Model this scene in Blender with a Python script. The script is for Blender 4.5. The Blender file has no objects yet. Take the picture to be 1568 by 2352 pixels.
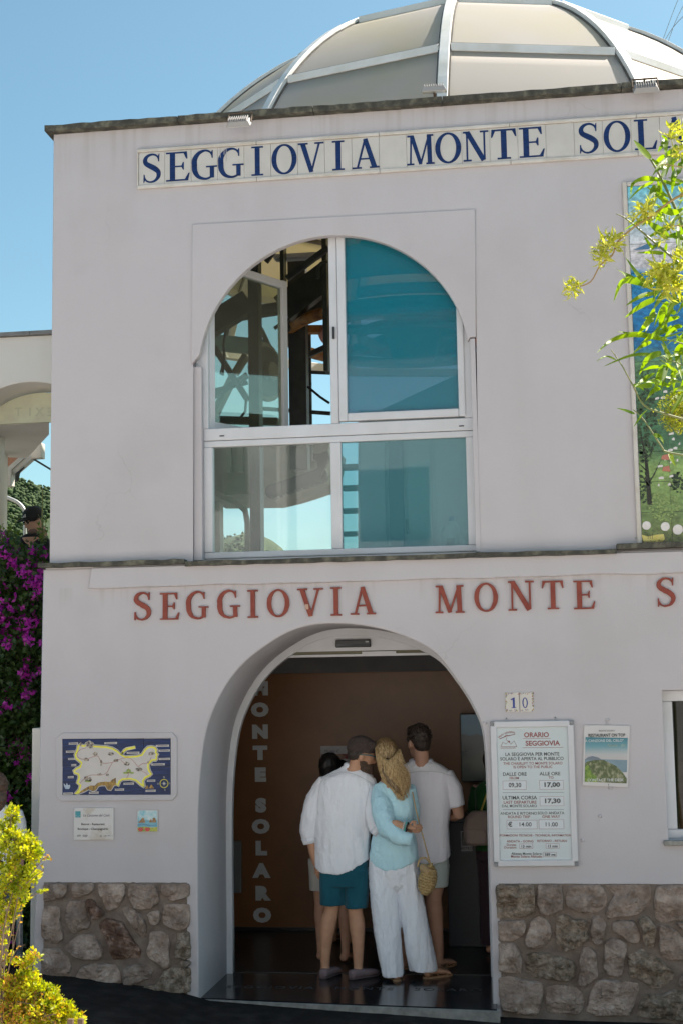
import bpy, bmesh, math, random
import numpy as np
from mathutils import Vector, Matrix, noise
random.seed(7)
SC = bpy.context.scene
COL = SC.collection

# ------------------------------------------------------------------ camera
FPX = 3251.0
psi, pit, rol = math.radians(8.0), math.radians(6.9), math.radians(0.96)
FW = Vector((-math.sin(psi)*math.cos(pit), math.cos(psi)*math.cos(pit), math.sin(pit)))
r0 = Vector((math.cos(psi), math.sin(psi), 0)); u0 = r0.cross(FW)
RT = r0*math.cos(rol) - u0*math.sin(rol)
UP = u0*math.cos(rol) + r0*math.sin(rol)
CAM = Vector((1.62, -9.9, 2.16))
cd = bpy.data.cameras.new('camera'); co = bpy.data.objects.new('camera', cd); COL.objects.link(co)
m = Matrix.Identity(4)
for i in range(3):
    m[i][0] = RT[i]; m[i][1] = UP[i]; m[i][2] = -FW[i]; m[i][3] = CAM[i]
co.matrix_world = m
cd.sensor_fit = 'VERTICAL'; cd.sensor_height = 36; cd.lens = 36*FPX/2352.0
cd.clip_start = 0.05; cd.clip_end = 5000
SC.camera = co

# ------------------------------------------------------------------ sky, sun, exposure
SUN = Vector((0.54, 0.35, 0.78)).normalized()
wd = bpy.data.worlds.new('World'); SC.world = wd; wd.use_nodes = True
wn = wd.node_tree
sky = wn.nodes.new('ShaderNodeTexSky'); sky.sky_type = 'NISHITA'; sky.sun_disc = False
sky.sun_elevation = math.asin(SUN.z); sky.sun_rotation = math.atan2(SUN.x, SUN.y)
sky.air_density = 1.0; sky.dust_density = 1.6; sky.ozone_density = 1.0; sky.altitude = 200
bg = wn.nodes['Background']; bg.inputs['Strength'].default_value = 0.088
tint = wn.nodes.new('ShaderNodeMix'); tint.data_type = 'RGBA'; tint.blend_type = 'MULTIPLY'; tint.inputs[0].default_value = 1.0
tint.inputs[7].default_value = (.78, 1.0, .90, 1)   # the photograph's clear cyan sky
wn.links.new(sky.outputs[0], tint.inputs[6]); wn.links.new(tint.outputs[2], bg.inputs[0])
sl = bpy.data.lights.new('sun', 'SUN'); so = bpy.data.objects.new('sun', sl); COL.objects.link(so)
sl.energy = 5.0; sl.angle = math.radians(0.53); sl.color = (1.0, 0.93, 0.82)
so.rotation_euler = SUN.to_track_quat('Z', 'Y').to_euler(); so.location = SUN*60
SC.view_settings.view_transform = 'Standard'; SC.view_settings.look = 'None'
SC.view_settings.exposure = 1.14; SC.view_settings.gamma = 1.0
SC.view_settings.use_curve_mapping = False
SC.render.engine = 'CYCLES'
SC.cycles.max_bounces = 10; SC.cycles.diffuse_bounces = 5; SC.cycles.transparent_max_bounces = 16

# ------------------------------------------------------------------ placement
def at(px, py, Y=0.0):
    "point of the plane y=Y that lies on the sight line of a point measured on the photograph (1568 x 2352 scale)"
    d = FW + RT*((px-784)/FPX) - UP*((py-1176)/FPX)
    return CAM + d*((Y-CAM.y)/d.y)
def zm(x0, y0, w, ow):
    "measured on an enlargement: returns a function to the 1568 scale"
    k = w/ow
    return lambda zx, zy: ((x0+zx*k)*0.574149, (y0+zy*k)*0.574149)
def WP(zx, zy, Y):            # enlargement of the doorway
    return at(631.6+.3296*zx, 1607.6+.3296*zy, Y)

# ------------------------------------------------------------------ objects
def place(o, parent=None):
    COL.objects.link(o)
    if parent is not None:
        o.parent = parent
        mw = Matrix.Translation(parent.location) if parent.type == 'EMPTY' else Matrix.Identity(4)
        o.matrix_parent_inverse = mw.inverted()
    return o
def tag(o, label=None, cat=None, group=None, kind=None):
    if label: o['label'] = label
    if cat: o['category'] = cat
    if group: o['group'] = group
    if kind: o['kind'] = kind
    return o
def thing(name, label, cat, loc=(0, 0, 0), group=None):
    o = bpy.data.objects.new(name, None); o.empty_display_size = 0.1
    o.location = loc; COL.objects.link(o)
    return tag(o, label, cat, group)
def add(name, me, mt, parent=None, smooth=False, label=None):
    o = bpy.data.objects.new(name, me)
    if mt is not None:
        if len(me.materials) == 0: me.materials.append(mt)
    if smooth:
        me.polygons.foreach_set('use_smooth', [True]*len(me.polygons))
    place(o, parent)
    if label: o['label'] = label
    return o
def pyd(v, f, name='m'):
    me = bpy.data.meshes.new(name); me.from_pydata([tuple(p) for p in v], [], f); me.update(); return me

class MB:
    "collects simple solids into one mesh"
    def __init__(s): s.v = []; s.f = []
    def raw(s, v, f):
        n = len(s.v); s.v += [tuple(p) for p in v]; s.f += [tuple(i+n for i in q) for q in f]; return s
    def box(s, x0, x1, y0, y1, z0, z1, R=None, c=None):
        v = [Vector((x, y, z)) for x in (x0, x1) for y in (y0, y1) for z in (z0, z1)]
        if R is not None: v = [R @ (p-c) + c for p in v]
        return s.raw(v, [(0,1,3,2),(4,6,7,5),(0,4,5,1),(2,3,7,6),(0,2,6,4),(1,5,7,3)])
    def tube(s, pts, r, n=8, cap=True, flat=None):
        pts = [Vector(p) for p in pts]; k = len(pts)
        if not hasattr(r, '__len__'): r = [r]*k
        t = (pts[1]-pts[0]).normalized()
        a = t.cross(Vector((0, 0, 1)))
        if a.length < .05: a = t.cross(Vector((0, 1, 0)))
        a.normalize(); v = []
        for i in range(k):
            t = (pts[min(i+1, k-1)]-pts[max(i-1, 0)]).normalized()
            a = (a - t*a.dot(t)).normalized(); b = t.cross(a)
            for j in range(n):
                w = 2*math.pi*j/n
                v.append(pts[i] + (a*math.cos(w) + b*math.sin(w)*(flat or 1))*r[i])
        f = []
        for i in range(k-1):
            for j in range(n):
                f.append((i*n+j, i*n+(j+1) % n, (i+1)*n+(j+1) % n, (i+1)*n+j))
        if cap: f += [tuple(reversed(range(n))), tuple(range((k-1)*n, k*n))]
        return s.raw(v, f)
    def bar(s, p, q, w, h=None):
        "rectangular bar from p to q"
        p = Vector(p); q = Vector(q); t = (q-p).normalized(); h = h or w
        a = t.cross(Vector((0, 0, 1)))
        if a.length < .05: a = Vector((1, 0, 0))
        a.normalize(); b = t.cross(a)
        v = [e + a*(w/2*i) + b*(h/2*j) for e in (p, q) for i, j in ((-1,-1),(1,-1),(1,1),(-1,1))]
        return s.raw(v, [(0,3,2,1),(4,5,6,7),(0,1,5,4),(1,2,6,5),(2,3,7,6),(3,0,4,7)])
    def ell(s, c, r, R=None, n=16, k=10):
        c = Vector(c); v = []
        for i in range(k+1):
            th = math.pi*i/k
            for j in range(n):
                w = 2*math.pi*j/n
                p = Vector((math.sin(th)*math.cos(w)*r[0], math.sin(th)*math.sin(w)*r[1], math.cos(th)*r[2]))
                v.append(c + (R @ p if R is not None else p))
        f = []
        for i in range(k):
            for j in range(n):
                f.append((i*n+j, (i+1)*n+j, (i+1)*n+(j+1) % n, i*n+(j+1) % n))
        return s.raw(v, f)
    def loft(s, secs, n=28, p=2.4):
        "secs: (centre, half width x, half depth y[, zfun]) stacked; closed"
        v = []
        for sc in secs:
            c, a, b = sc[0], sc[1], sc[2]
            for j in range(n):
                w = 2*math.pi*j/n; cx, sy = math.cos(w), math.sin(w)
                x = c[0] + a*math.copysign(abs(cx)**(2/p), cx); y = c[1] + b*math.copysign(abs(sy)**(2/p), sy)
                z = c[2] if len(sc) < 4 else sc[3](x)
                v.append((x, y, z))
        k = len(secs); f = []
        for i in range(k-1):
            for j in range(n):
                f.append((i*n+j, i*n+(j+1) % n, (i+1)*n+(j+1) % n, (i+1)*n+j))
        f += [tuple(reversed(range(n))), tuple(range((k-1)*n, k*n))]
        return s.raw(v, f)
    def prism(s, pts, y0, y1):
        "outline in (x, z), from y0 (front) to y1"
        n = len(pts); v = [(x, y0, z) for x, z in pts] + [(x, y1, z) for x, z in pts]
        A = sum(pts[i][0]*pts[(i+1) % n][1]-pts[(i+1) % n][0]*pts[i][1] for i in range(n))
        f = [tuple(range(n)), tuple(reversed(range(n, 2*n)))] + [(i, n+i, n+(i+1) % n, (i+1) % n) for i in range(n)]
        if A < 0: f = [tuple(reversed(q)) for q in f]
        return s.raw(v, f)
    def mesh(s): return pyd(s.v, s.f)
    def build(s, name, mt, parent=None, smooth=False, bevel=0, label=None, seg=2):
        me = s.mesh(); o = add(name, me, mt, parent, smooth, label)
        if bevel:
            b = o.modifiers.new('b', 'BEVEL'); b.width = bevel; b.segments = seg; b.limit_method = 'ANGLE'; b.angle_limit = .6
        return o

def box(name, x0, x1, y0, y1, z0, z1, mt, parent=None, bevel=0, label=None):
    return MB().box(x0, x1, y0, y1, z0, z1).build(name, mt, parent, bevel=bevel, label=label)
def evaluated(o):
    bpy.context.view_layer.update()
    dg = bpy.context.evaluated_depsgraph_get()
    return bpy.data.meshes.new_from_object(o.evaluated_get(dg))
def plate(outer, holes, y0, y1, bev=0.0):
    "outline in (x, z) with holes, solid between y0 and y1"
    cu = bpy.data.curves.new('c', 'CURVE'); cu.dimensions = '2D'; cu.fill_mode = 'BOTH'
    cu.extrude = (y1-y0)/2-bev; cu.bevel_depth = bev; cu.bevel_resolution = 2; cu.offset = -bev
    for loop in [outer]+list(holes):
        sp = cu.splines.new('POLY'); sp.points.add(len(loop)-1); sp.use_cyclic_u = True
        for p, q in zip(sp.points, loop): p.co = (q[0], q[1], 0, 1)
    o = bpy.data.objects.new('t', cu); COL.objects.link(o)
    me = evaluated(o); bpy.data.objects.remove(o); bpy.data.curves.remove(cu)
    c = (y0+y1)/2
    for v in me.vertices: v.co = (v.co.x, c-v.co.z, v.co.y)
    me.materials.clear(); me.update()
    return me
def fuse(mb, voxel=.01, smooth=3, fac=.5):
    "one continuous skin round all solids collected in mb"
    o = bpy.data.objects.new('t', mb.mesh()); COL.objects.link(o)
    r = o.modifiers.new('r', 'REMESH'); r.mode = 'VOXEL'; r.voxel_size = voxel
    if smooth:
        s = o.modifiers.new('s', 'SMOOTH'); s.iterations = smooth; s.factor = fac
    me = evaluated(o); old = o.data
    bpy.data.objects.remove(o); bpy.data.meshes.remove(old)
    return me
def displace(me, fn):
    "moves every vertex along its normal by fn(co, normal)"
    n = len(me.vertices)
    co = [v.co.copy() for v in me.vertices]; no = [v.normal.copy() for v in me.vertices]
    for i in range(n): me.vertices[i].co = co[i] + no[i]*fn(co[i], no[i])
    me.update(); return me
def catmull(pts, k=6, closed=False):
    pts = [Vector(p) for p in pts]; n = len(pts); out = []
    rng = range(n) if closed else range(n-1)
    for i in rng:
        g = lambda j: pts[j % n] if closed else pts[max(0, min(n-1, j))]
        a, b, c, d = g(i-1), g(i), g(i+1), g(i+2)
        for t in range(k):
            u = t/k
            out.append(.5*((2*b) + (c-a)*u + (2*a-5*b+4*c-d)*u*u + (3*b-a-3*c+d)*u**3))
    if not closed: out.append(pts[-1])
    return out
def text(name, body, x, z, size, mt, parent, y=-.03, align='CENTER', bold=0, ext=.0006, sx=1.0, shear=0, label=None, rot=0, spacing=1.0):
    cu = bpy.data.curves.new('t', 'FONT'); cu.body = body; cu.size = size; cu.align_x = align; cu.align_y = 'CENTER'
    cu.extrude = ext; cu.offset = bold*size; cu.resolution_u = 3; cu.shear = shear; cu.space_character = spacing
    o = bpy.data.objects.new('t', cu); COL.objects.link(o)
    me = evaluated(o); bpy.data.objects.remove(o); bpy.data.curves.remove(cu)
    c, s = math.cos(rot), math.sin(rot)
    for v in me.vertices:
        a, b = v.co.x*sx, v.co.y
        v.co = (x+a*c-b*s, y-v.co.z, z+a*s+b*c)
    me.materials.clear(); me.update()
    return add(name, me, mt, parent, label=label)

# ------------------------------------------------------------------ materials
def M(name, c1, c2=None, scale=4, rough=.7, bump=0, bscale=40, metal=0, stretch=(1, 1, 1), spec=.5, c3=None,
      contrast=(.35, .65), rand=0, detail=6, bdist=.01, coat=0, sheen=0, b2=0, b2scale=6):
    mt = bpy.data.materials.new(name); mt.use_nodes = True; nt = mt.node_tree; N = nt.nodes; L = nt.links
    b = N['Principled BSDF']; b.inputs['Roughness'].default_value = rough; b.inputs['Metallic'].default_value = metal
    b.inputs['Specular IOR Level'].default_value = spec
    if coat: b.inputs['Coat Weight'].default_value = coat; b.inputs['Coat Roughness'].default_value = .1
    if sheen: b.inputs['Sheen Weight'].default_value = sheen
    tc = N.new('ShaderNodeTexCoord'); mp = N.new('ShaderNodeMapping'); mp.inputs['Scale'].default_value = stretch
    L.new(tc.outputs['Object'], mp.inputs[0])
    out = None
    if c2 is not None:
        ns = N.new('ShaderNodeTexNoise'); ns.inputs['Scale'].default_value = scale; ns.inputs['Detail'].default_value = detail
        ns.inputs['Roughness'].default_value = .6
        L.new(mp.outputs[0], ns.inputs[0])
        cr = N.new('ShaderNodeValToRGB'); cr.color_ramp.elements[0].position = contrast[0]; cr.color_ramp.elements[1].position = contrast[1]
        cr.color_ramp.elements[0].color = (*c1, 1); cr.color_ramp.elements[1].color = (*c2, 1)
        if c3 is not None:
            e = cr.color_ramp.elements.new((contrast[0]+contrast[1])/2); e.color = (*c3, 1)
        L.new(ns.outputs['Fac'], cr.inputs[0]); out = cr.outputs[0]
    else:
        rg = N.new('ShaderNodeRGB'); rg.outputs[0].default_value = (*c1, 1); out = rg.outputs[0]
    if rand:
        oi = N.new('ShaderNodeObjectInfo'); hs = N.new('ShaderNodeHueSaturation')
        mr = N.new('ShaderNodeMapRange'); mr.inputs[3].default_value = 1-rand; mr.inputs[4].default_value = 1+rand
        L.new(oi.outputs['Random'], mr.inputs[0]); L.new(mr.outputs[0], hs.inputs['Value']); L.new(out, hs.inputs['Color'])
        out = hs.outputs[0]
    L.new(out, b.inputs['Base Color'])
    if bump:
        n2 = N.new('ShaderNodeTexNoise'); n2.inputs['Scale'].default_value = bscale; n2.inputs['Detail'].default_value = 8
        L.new(mp.outputs[0], n2.inputs[0])
        bp = N.new('ShaderNodeBump'); bp.inputs['Strength'].default_value = bump; bp.inputs['Distance'].default_value = bdist
        L.new(n2.outputs['Fac'], bp.inputs['Height'])
        if b2:
            n3 = N.new('ShaderNodeTexNoise'); n3.inputs['Scale'].default_value = b2scale; n3.inputs['Detail'].default_value = 3
            L.new(mp.outputs[0], n3.inputs[0])
            bq = N.new('ShaderNodeBump'); bq.inputs['Strength'].default_value = b2; bq.inputs['Distance'].default_value = .03
            L.new(n3.outputs['Fac'], bq.inputs['Height']); L.new(bq.outputs[0], bp.inputs['Normal'])
        L.new(bp.outputs[0], b.inputs['Normal'])
    return mt
def leafmat(name, c1, c2, trans=.5, tcol=None, scale=12, rough=.45, rand=0, c3=None):
    mt = M(name, c1, c2, scale=scale, rough=rough, contrast=(.3, .7), c3=c3, detail=2)
    nt = mt.node_tree; N = nt.nodes; L = nt.links; b = N['Principled BSDF']; o = N['Material Output']
    src = b.inputs['Base Color'].links[0].from_socket
    t = N.new('ShaderNodeBsdfTranslucent'); hs = N.new('ShaderNodeHueSaturation')
    hs.inputs['Saturation'].default_value = 1.15; hs.inputs['Value'].default_value = 1.6
    L.new(src, hs.inputs['Color']); L.new(hs.outputs[0], t.inputs[0])
    if tcol: t.inputs[0].default_value = (*tcol, 1); nt.links.remove(t.inputs[0].links[0])
    mx = N.new('ShaderNodeMixShader'); mx.inputs[0].default_value = trans
    L.new(b.outputs[0], mx.inputs[1]); L.new(t.outputs[0], mx.inputs[2]); L.new(mx.outputs[0], o.inputs[0])
    return mt
def glassmat(name, tint, film=None, ffac=0.0, refl=1.0, smear=0.0):
    "window glass: clear or tinted, with an optional scattering sun film"
    mt = bpy.data.materials.new(name); mt.use_nodes = True; nt = mt.node_tree; N = nt.nodes; L = nt.links
    N.remove(N['Principled BSDF']); o = N['Material Output']
    tr = N.new('ShaderNodeBsdfTransparent'); tr.inputs[0].default_value = (*tint, 1)
    gl = N.new('ShaderNodeBsdfGlossy'); gl.inputs['Roughness'].default_value = .02
    fr = N.new('ShaderNodeFresnel'); fr.inputs[0].default_value = 1.5
    mul = N.new('ShaderNodeMath'); mul.operation = 'MULTIPLY'; mul.inputs[1].default_value = refl
    L.new(fr.outputs[0], mul.inputs[0])
    base = tr.outputs[0]
    if film:
        df = N.new('ShaderNodeBsdfDiffuse'); df.inputs[0].default_value = (*film, 1)
        mx = N.new('ShaderNodeMixShader'); mx.inputs[0].default_value = ffac
        if smear:
            tc = N.new('ShaderNodeTexCoord'); ns = N.new('ShaderNodeTexNoise'); ns.inputs['Scale'].default_value = 3
            ns.inputs['Detail'].default_value = 5
            mr = N.new('ShaderNodeMapRange'); mr.inputs[1].default_value = .3; mr.inputs[2].default_value = .7
            mr.inputs[3].default_value = ffac-smear; mr.inputs[4].default_value = ffac+smear
            L.new(tc.outputs['Object'], ns.inputs[0]); L.new(ns.outputs['Fac'], mr.inputs[0]); L.new(mr.outputs[0], mx.inputs[0])
        L.new(tr.outputs[0], mx.inputs[1]); L.new(df.outputs[0], mx.inputs[2]); base = mx.outputs[0]
    m2 = N.new('ShaderNodeMixShader'); L.new(mul.outputs[0], m2.inputs[0]); L.new(base, m2.inputs[1]); L.new(gl.outputs[0], m2.inputs[2])
    L.new(m2.outputs[0], o.inputs[0])
    return mt

def plastermat(name, c, stain):
    "uneven lime-washed plaster: broad blotches, vertical rain streaks, trowel relief"
    mt = M(name, c, tuple(x*.965 for x in c), scale=1.3, rough=.9, bump=.25, bscale=90, bdist=.004, b2=.22, b2scale=3.5, spec=.2)
    nt = mt.node_tree; N = nt.nodes; L = nt.links; b = N['Principled BSDF']
    src = b.inputs['Base Color'].links[0].from_socket
    tc = [n for n in N if n.type == 'TEX_COORD'][0]
    def layer(src, sc, stretch, lo, hi, col, amt):
        mp = N.new('ShaderNodeMapping'); mp.inputs['Scale'].default_value = stretch; L.new(tc.outputs['Object'], mp.inputs[0])
        ns = N.new('ShaderNodeTexNoise'); ns.inputs['Scale'].default_value = sc; ns.inputs['Detail'].default_value = 7
        L.new(mp.outputs[0], ns.inputs[0])
        mr = N.new('ShaderNodeMapRange'); mr.inputs[1].default_value = lo; mr.inputs[2].default_value = hi
        mr.inputs[3].default_value = 0; mr.inputs[4].default_value = amt; L.new(ns.outputs['Fac'], mr.inputs[0])
        mx = N.new('ShaderNodeMix'); mx.data_type = 'RGBA'; L.new(mr.outputs[0], mx.inputs[0]); L.new(src, mx.inputs[6])
        mx.inputs[7].default_value = (*col, 1); return mx.outputs[2]
    src = layer(src, 2.2, (1, 1, .18), .5, .8, stain, .35)
    src = layer(src, 1.1, (1, 1, 1), .52, .75, tuple(x*.85 for x in stain), .3)
    src = layer(src, 55, (1, 1, 1), .74, .8, (.25, .22, .2), .5)
    # grime washed down from the copings, hairline cracks
    sp = N.new('ShaderNodeSeparateXYZ'); L.new(tc.outputs['Object'], sp.inputs[0])
    def below(z, h):
        m1 = N.new('ShaderNodeMapRange'); m1.inputs[1].default_value = z-h; m1.inputs[2].default_value = z; L.new(sp.outputs[2], m1.inputs[0])
        lt = N.new('ShaderNodeMath'); lt.operation = 'LESS_THAN'; lt.inputs[1].default_value = z+.005; L.new(sp.outputs[2], lt.inputs[0])
        ml = N.new('ShaderNodeMath'); ml.operation = 'MULTIPLY'; L.new(m1.outputs[0], ml.inputs[0]); L.new(lt.outputs[0], ml.inputs[1]); return ml.outputs[0]
    ad = N.new('ShaderNodeMath'); ad.operation = 'MAXIMUM'; L.new(below(6.35, .42), ad.inputs[0]); L.new(below(2.875, .16), ad.inputs[1])
    ad2 = N.new('ShaderNodeMath'); ad2.operation = 'MAXIMUM'; L.new(ad.outputs[0], ad2.inputs[0]); ad2.inputs[1].default_value = 0
    mp = N.new('ShaderNodeMapping'); mp.inputs['Scale'].default_value = (1, 1, .05); L.new(tc.outputs['Object'], mp.inputs[0])
    ns = N.new('ShaderNodeTexNoise'); ns.inputs['Scale'].default_value = 16; ns.inputs['Detail'].default_value = 5; L.new(mp.outputs[0], ns.inputs[0])
    mr = N.new('ShaderNodeMapRange'); mr.inputs[1].default_value = .5; mr.inputs[2].default_value = .72; mr.inputs[4].default_value = .40; L.new(ns.outputs['Fac'], mr.inputs[0])
    mm = N.new('ShaderNodeMath'); mm.operation = 'MULTIPLY'; L.new(mr.outputs[0], mm.inputs[0]); L.new(ad2.outputs[0], mm.inputs[1])
    mx = N.new('ShaderNodeMix'); mx.data_type = 'RGBA'; L.new(mm.outputs[0], mx.inputs[0]); L.new(src, mx.inputs[6]); mx.inputs[7].default_value = (.30, .26, .22, 1); src = mx.outputs[2]
    wn_ = N.new('ShaderNodeTexNoise'); wn_.inputs['Scale'].default_value = 2.5; wn_.inputs['Detail'].default_value = 6; L.new(tc.outputs['Object'], wn_.inputs[0])
    wm = N.new('ShaderNodeVectorMath'); wm.operation = 'MULTIPLY_ADD'; wm.inputs[1].default_value = (.6, .6, .6); L.new(wn_.outputs['Color'], wm.inputs[0]); L.new(tc.outputs['Object'], wm.inputs[2])
    vo = N.new('ShaderNodeTexVoronoi'); vo.feature = 'DISTANCE_TO_EDGE'; vo.inputs['Scale'].default_value = .75; L.new(wm.outputs[0], vo.inputs['Vector'])
    cl = N.new('ShaderNodeMapRange'); cl.inputs[1].default_value = .0015; cl.inputs[2].default_value = .004; cl.inputs[3].default_value = .20; cl.inputs[4].default_value = 0; L.new(vo.outputs['Distance'], cl.inputs[0])
    ms = N.new('ShaderNodeTexNoise'); ms.inputs['Scale'].default_value = 1.1; L.new(tc.outputs['Object'], ms.inputs[0])
    mk = N.new('ShaderNodeMapRange'); mk.inputs[1].default_value = .56; mk.inputs[2].default_value = .66; L.new(ms.outputs['Fac'], mk.inputs[0])
    m3 = N.new('ShaderNodeMath'); m3.operation = 'MULTIPLY'; L.new(cl.outputs[0], m3.inputs[0]); L.new(mk.outputs[0], m3.inputs[1])
    mx = N.new('ShaderNodeMix'); mx.data_type = 'RGBA'; L.new(m3.outputs[0], mx.inputs[0]); L.new(src, mx.inputs[6]); mx.inputs[7].default_value = (.22, .2, .19, 1); src = mx.outputs[2]
    L.new(src, b.inputs['Base Color'])
    return mt

PL = plastermat('white_plaster', (.515, .48, .495), (.43, .385, .38))
PL2 = plastermat('cream_plaster', (.78, .72, .66), (.62, .55, .46))
COPE = M('dark_stone', (.045, .042, .034), (.16, .15, .11), scale=14, rough=.9, bump=.6, bscale=60, c3=(.075, .07, .055))
PVC = M('white_upvc', (.60, .60, .63), (.545, .54, .555), scale=3, rough=.35, bump=.03, bscale=20)
MORTAR = M('mortar', (.15, .115, .095), (.24, .19, .16), scale=9, spec=.15, rough=.95, bump=.7, bscale=120, bdist=.008, b2=.5, b2scale=14)
BLACK = M('black_plastic', (.012, .012, .014), (.02, .02, .022), rough=.35)
STEEL = M('steel', (.55, .55, .55), (.42, .42, .43), scale=20, rough=.35, metal=.8)
ASPH = M('asphalt', (.017, .0135, .012), (.038, .031, .028), scale=7, spec=.12, rough=.95, bump=.9, bscale=170, bdist=.006, c3=(.024, .0195, .018))
CONC = M('worn_concrete', (.19, .18, .165), (.33, .31, .28), scale=12, rough=.95, bump=.6, bscale=70)
GREENSTEEL = M('dark_green_paint', (.014, .021, .018), (.03, .04, .033), scale=9, rough=.5, bump=.1, bscale=30)
RED = M('brick_red_letter', (.215, .040, .026), (.265, .058, .036), scale=12, rough=.75, bump=.3, bscale=60)
BLUE = M('cobalt_glaze', (.004, .016, .075), (.006, .032, .135), scale=22, spec=.3, rough=.4, bump=.2, bscale=40, stretch=(1, 1, 5))
# ================================================================== the setting
def gz(x, y):
    "street level: falls to the right along the facade, rises gently away from it"
    xs = [-30, -3, -1.95, -.88, -.74, .2, 1.2, 2.45, 30]; zs = [1.2, .24, .165, .05, -.004, -.05, -.078, -.11, -1.2]
    z = float(np.interp(x, xs, zs))
    return z + max(0, -y-.8)*.05 + max(0, y-.5)*0
gx = sorted(set([-60, -30, -20, -12, -8, -5] + [round(-4+.25*i, 2) for i in range(41)] + [8, 12, 20, 30, 60]))
gy = sorted(set([-60, -40, -25, -16, -12] + [round(-10+.4*i, 2) for i in range(29)] + [2, 4, 8, 14, 30, 60]))
v = [(x, y, gz(x, y) + .012*noise.noise((x*.9, y*.9, 0)) - (.25 if (y > .3 and -1.9 < x < 6) else 0)) for y in gy for x in gx]
f = [(j*len(gx)+i, j*len(gx)+i+1, (j+1)*len(gx)+i+1, (j+1)*len(gx)+i) for j in range(len(gy)-1) for i in range(len(gx)-1)]
tag(add('street', pyd(v, f), ASPH, None, True), 'dark patched asphalt street sloping along the white station', kind='structure')
# far ground reaching the horizon
FAR = M('far_ground', (.10, .12, .06), (.2, .19, .13), scale=.05, rough=1)
tag(add('terrain', pyd([(-3000, -3000, -3), (3000, -3000, -3), (3000, 3000, -3), (-3000, 3000, -3)], [(0, 1, 2, 3)]), FAR), kind='structure')
# pale paving added out of view, to bounce sun onto the station front
PAVE = M('sun_bounce_paving', (.50, .455, .43), (.60, .55, .52), scale=2, rough=.9, bump=.3, bscale=30)
px_ = [-14+i for i in range(29)]; py_ = [-26+i for i in range(21)]+[-4.4, -3.6, -2.9, -2.3]
v = [(x, y, gz(x, y)+.05) for y in py_ for x in px_]
f = [(j*29+i, j*29+i+1, (j+1)*29+i+1, (j+1)*29+i) for j in range(24) for i in range(28)]
tag(add('sun_bounce_pavement', pyd(v, f), PAVE, None, True), kind='structure')

# wooded hillside behind
HILL = M('wooded_hill', (.022, .045, .018), (.085, .11, .045), scale=.30, rough=1, c3=(.045, .07, .028), detail=8, contrast=(.32, .68))
hx = np.linspace(-260, 60, 150); hv = []; hf = []
NY = 26
def ridge(x):
    z = np.interp(x, [-300, -160, -130, -117, -108, -98, -85, -73, -62, -56, -48, -30, 0, 60], [70, 58, 53, 50, 46.5, 46, 41, 34, 36.2, 32, 27, 22, 16, 10])
    return float(z)
for j in range(NY):
    t = j/(NY-1)
    for x in hx:
        n1 = noise.fractal((x*.06, t*9, 1.3), 1, 2, 5)
        z = -8 + (ridge(x)+8)*t**.8 + n1*2.6*(.3+t*.4)
        hv.append((x+noise.noise((x*.2, t*13, 4))*2, 205+95*t, z))
for j in range(NY-1):
    for i in range(149): hf.append((j*150+i, j*150+i+1, (j+1)*150+i+1, (j+1)*150+i))
tag(add('hillside', pyd(hv, hf), HILL, None, True), kind='structure')
# individual crowns cannot be told apart on the far slope: one mass of rounded bushes
tv = []; tf = []
rg = random.Random(3)
ico = bmesh.new(); bmesh.ops.create_icosphere(ico, subdivisions=1, radius=1); iv = [v.co.copy() for v in ico.verts]; fi = [[q.index for q in p.verts] for p in ico.faces]; ico.free()
for k in range(7000):
    x = rg.uniform(-123, -105) if k % 4 else rg.uniform(-80, -48); t = rg.random()**.6
    z = -8+(ridge(x)+8)*t**.8 + rg.uniform(-.6, .8); y = 205+95*t
    r = rg.uniform(.2, .6)*(1.0 if rg.random() < .8 else 1.5)
    n0 = len(tv)
    for p in iv:
        q = p*(r*(1+.55*noise.noise(p*1.7+Vector((k, 0, 0)))+.3*noise.noise(p*4.5+Vector((k, 3, 0)))))
        tv.append((x+q.x, y+q.y, z+q.z*.8))
    tf += [[a+n0 for a in q] for q in fi]
HT = M('far_scrub', (.016, .034, .012), (.10, .125, .05), scale=.5, rough=1, c3=(.045, .075, .024), contrast=(.3, .7))
tag(add('hillside_scrub', pyd(tv, tf), HT, None, True), 'dark green scrub covering the far hillside', 'scrub', kind='stuff')

# ================================================================== the station
B = thing('station_building', 'white plastered two storey chairlift station with arched doorway and arched window', 'building', (.2, 1, 0))
archpx = [(455,2000),(457,1830),(470,1700),(495,1620),(540,1545),(600,1490),(680,1445),(770,1432),(880,1446),(985,1490),(1040,1550),(1085,1620),(1110,1690),(1119,1838),(1123,2003)]
ap = [(p.x, p.z) for p in (at(*q) for q in archpx)]
ap = [(p.x, p.y) for p in catmull([(-.825, .3, 0)]+[(a, b, 0) for a, b in ap]+[(1.2, .3, 0)], 5)]
LX0, LX1 = -1.975, 6.2
w0 = at(1525, 1585); w1 = at(1530, 1930)
rw = [(2.405, 1.08), (3.25, 1.08), (3.25, 2.075), (2.405, 2.075)]
outer = [(-2.045, -.5), (-2.03, .2), (-1.995, 1.2), (LX0, 3.02), (LX1, 3.02), (LX1, -.5), (1.2, -.5)] + list(reversed(ap)) + [(-.825, -.5)]
me = plate(outer, [rw], 0, .9, .012)
add('lower_wall', me, PL, B, label='white plastered ground storey wall')
# upper storey
UY = .035
hole = [(-.868, 3.0), (1.20, 3.0), (1.238, 5.545), (-.858, 5.565)]
ux = [(-1.94, 3.0), (6.2, 3.0), (6.2, 6.34), (-1.935, 6.34)]
add('upper_wall', plate(ux, [hole], UY, .30, .008), PL, B, label='white plastered upper storey wall')
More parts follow.
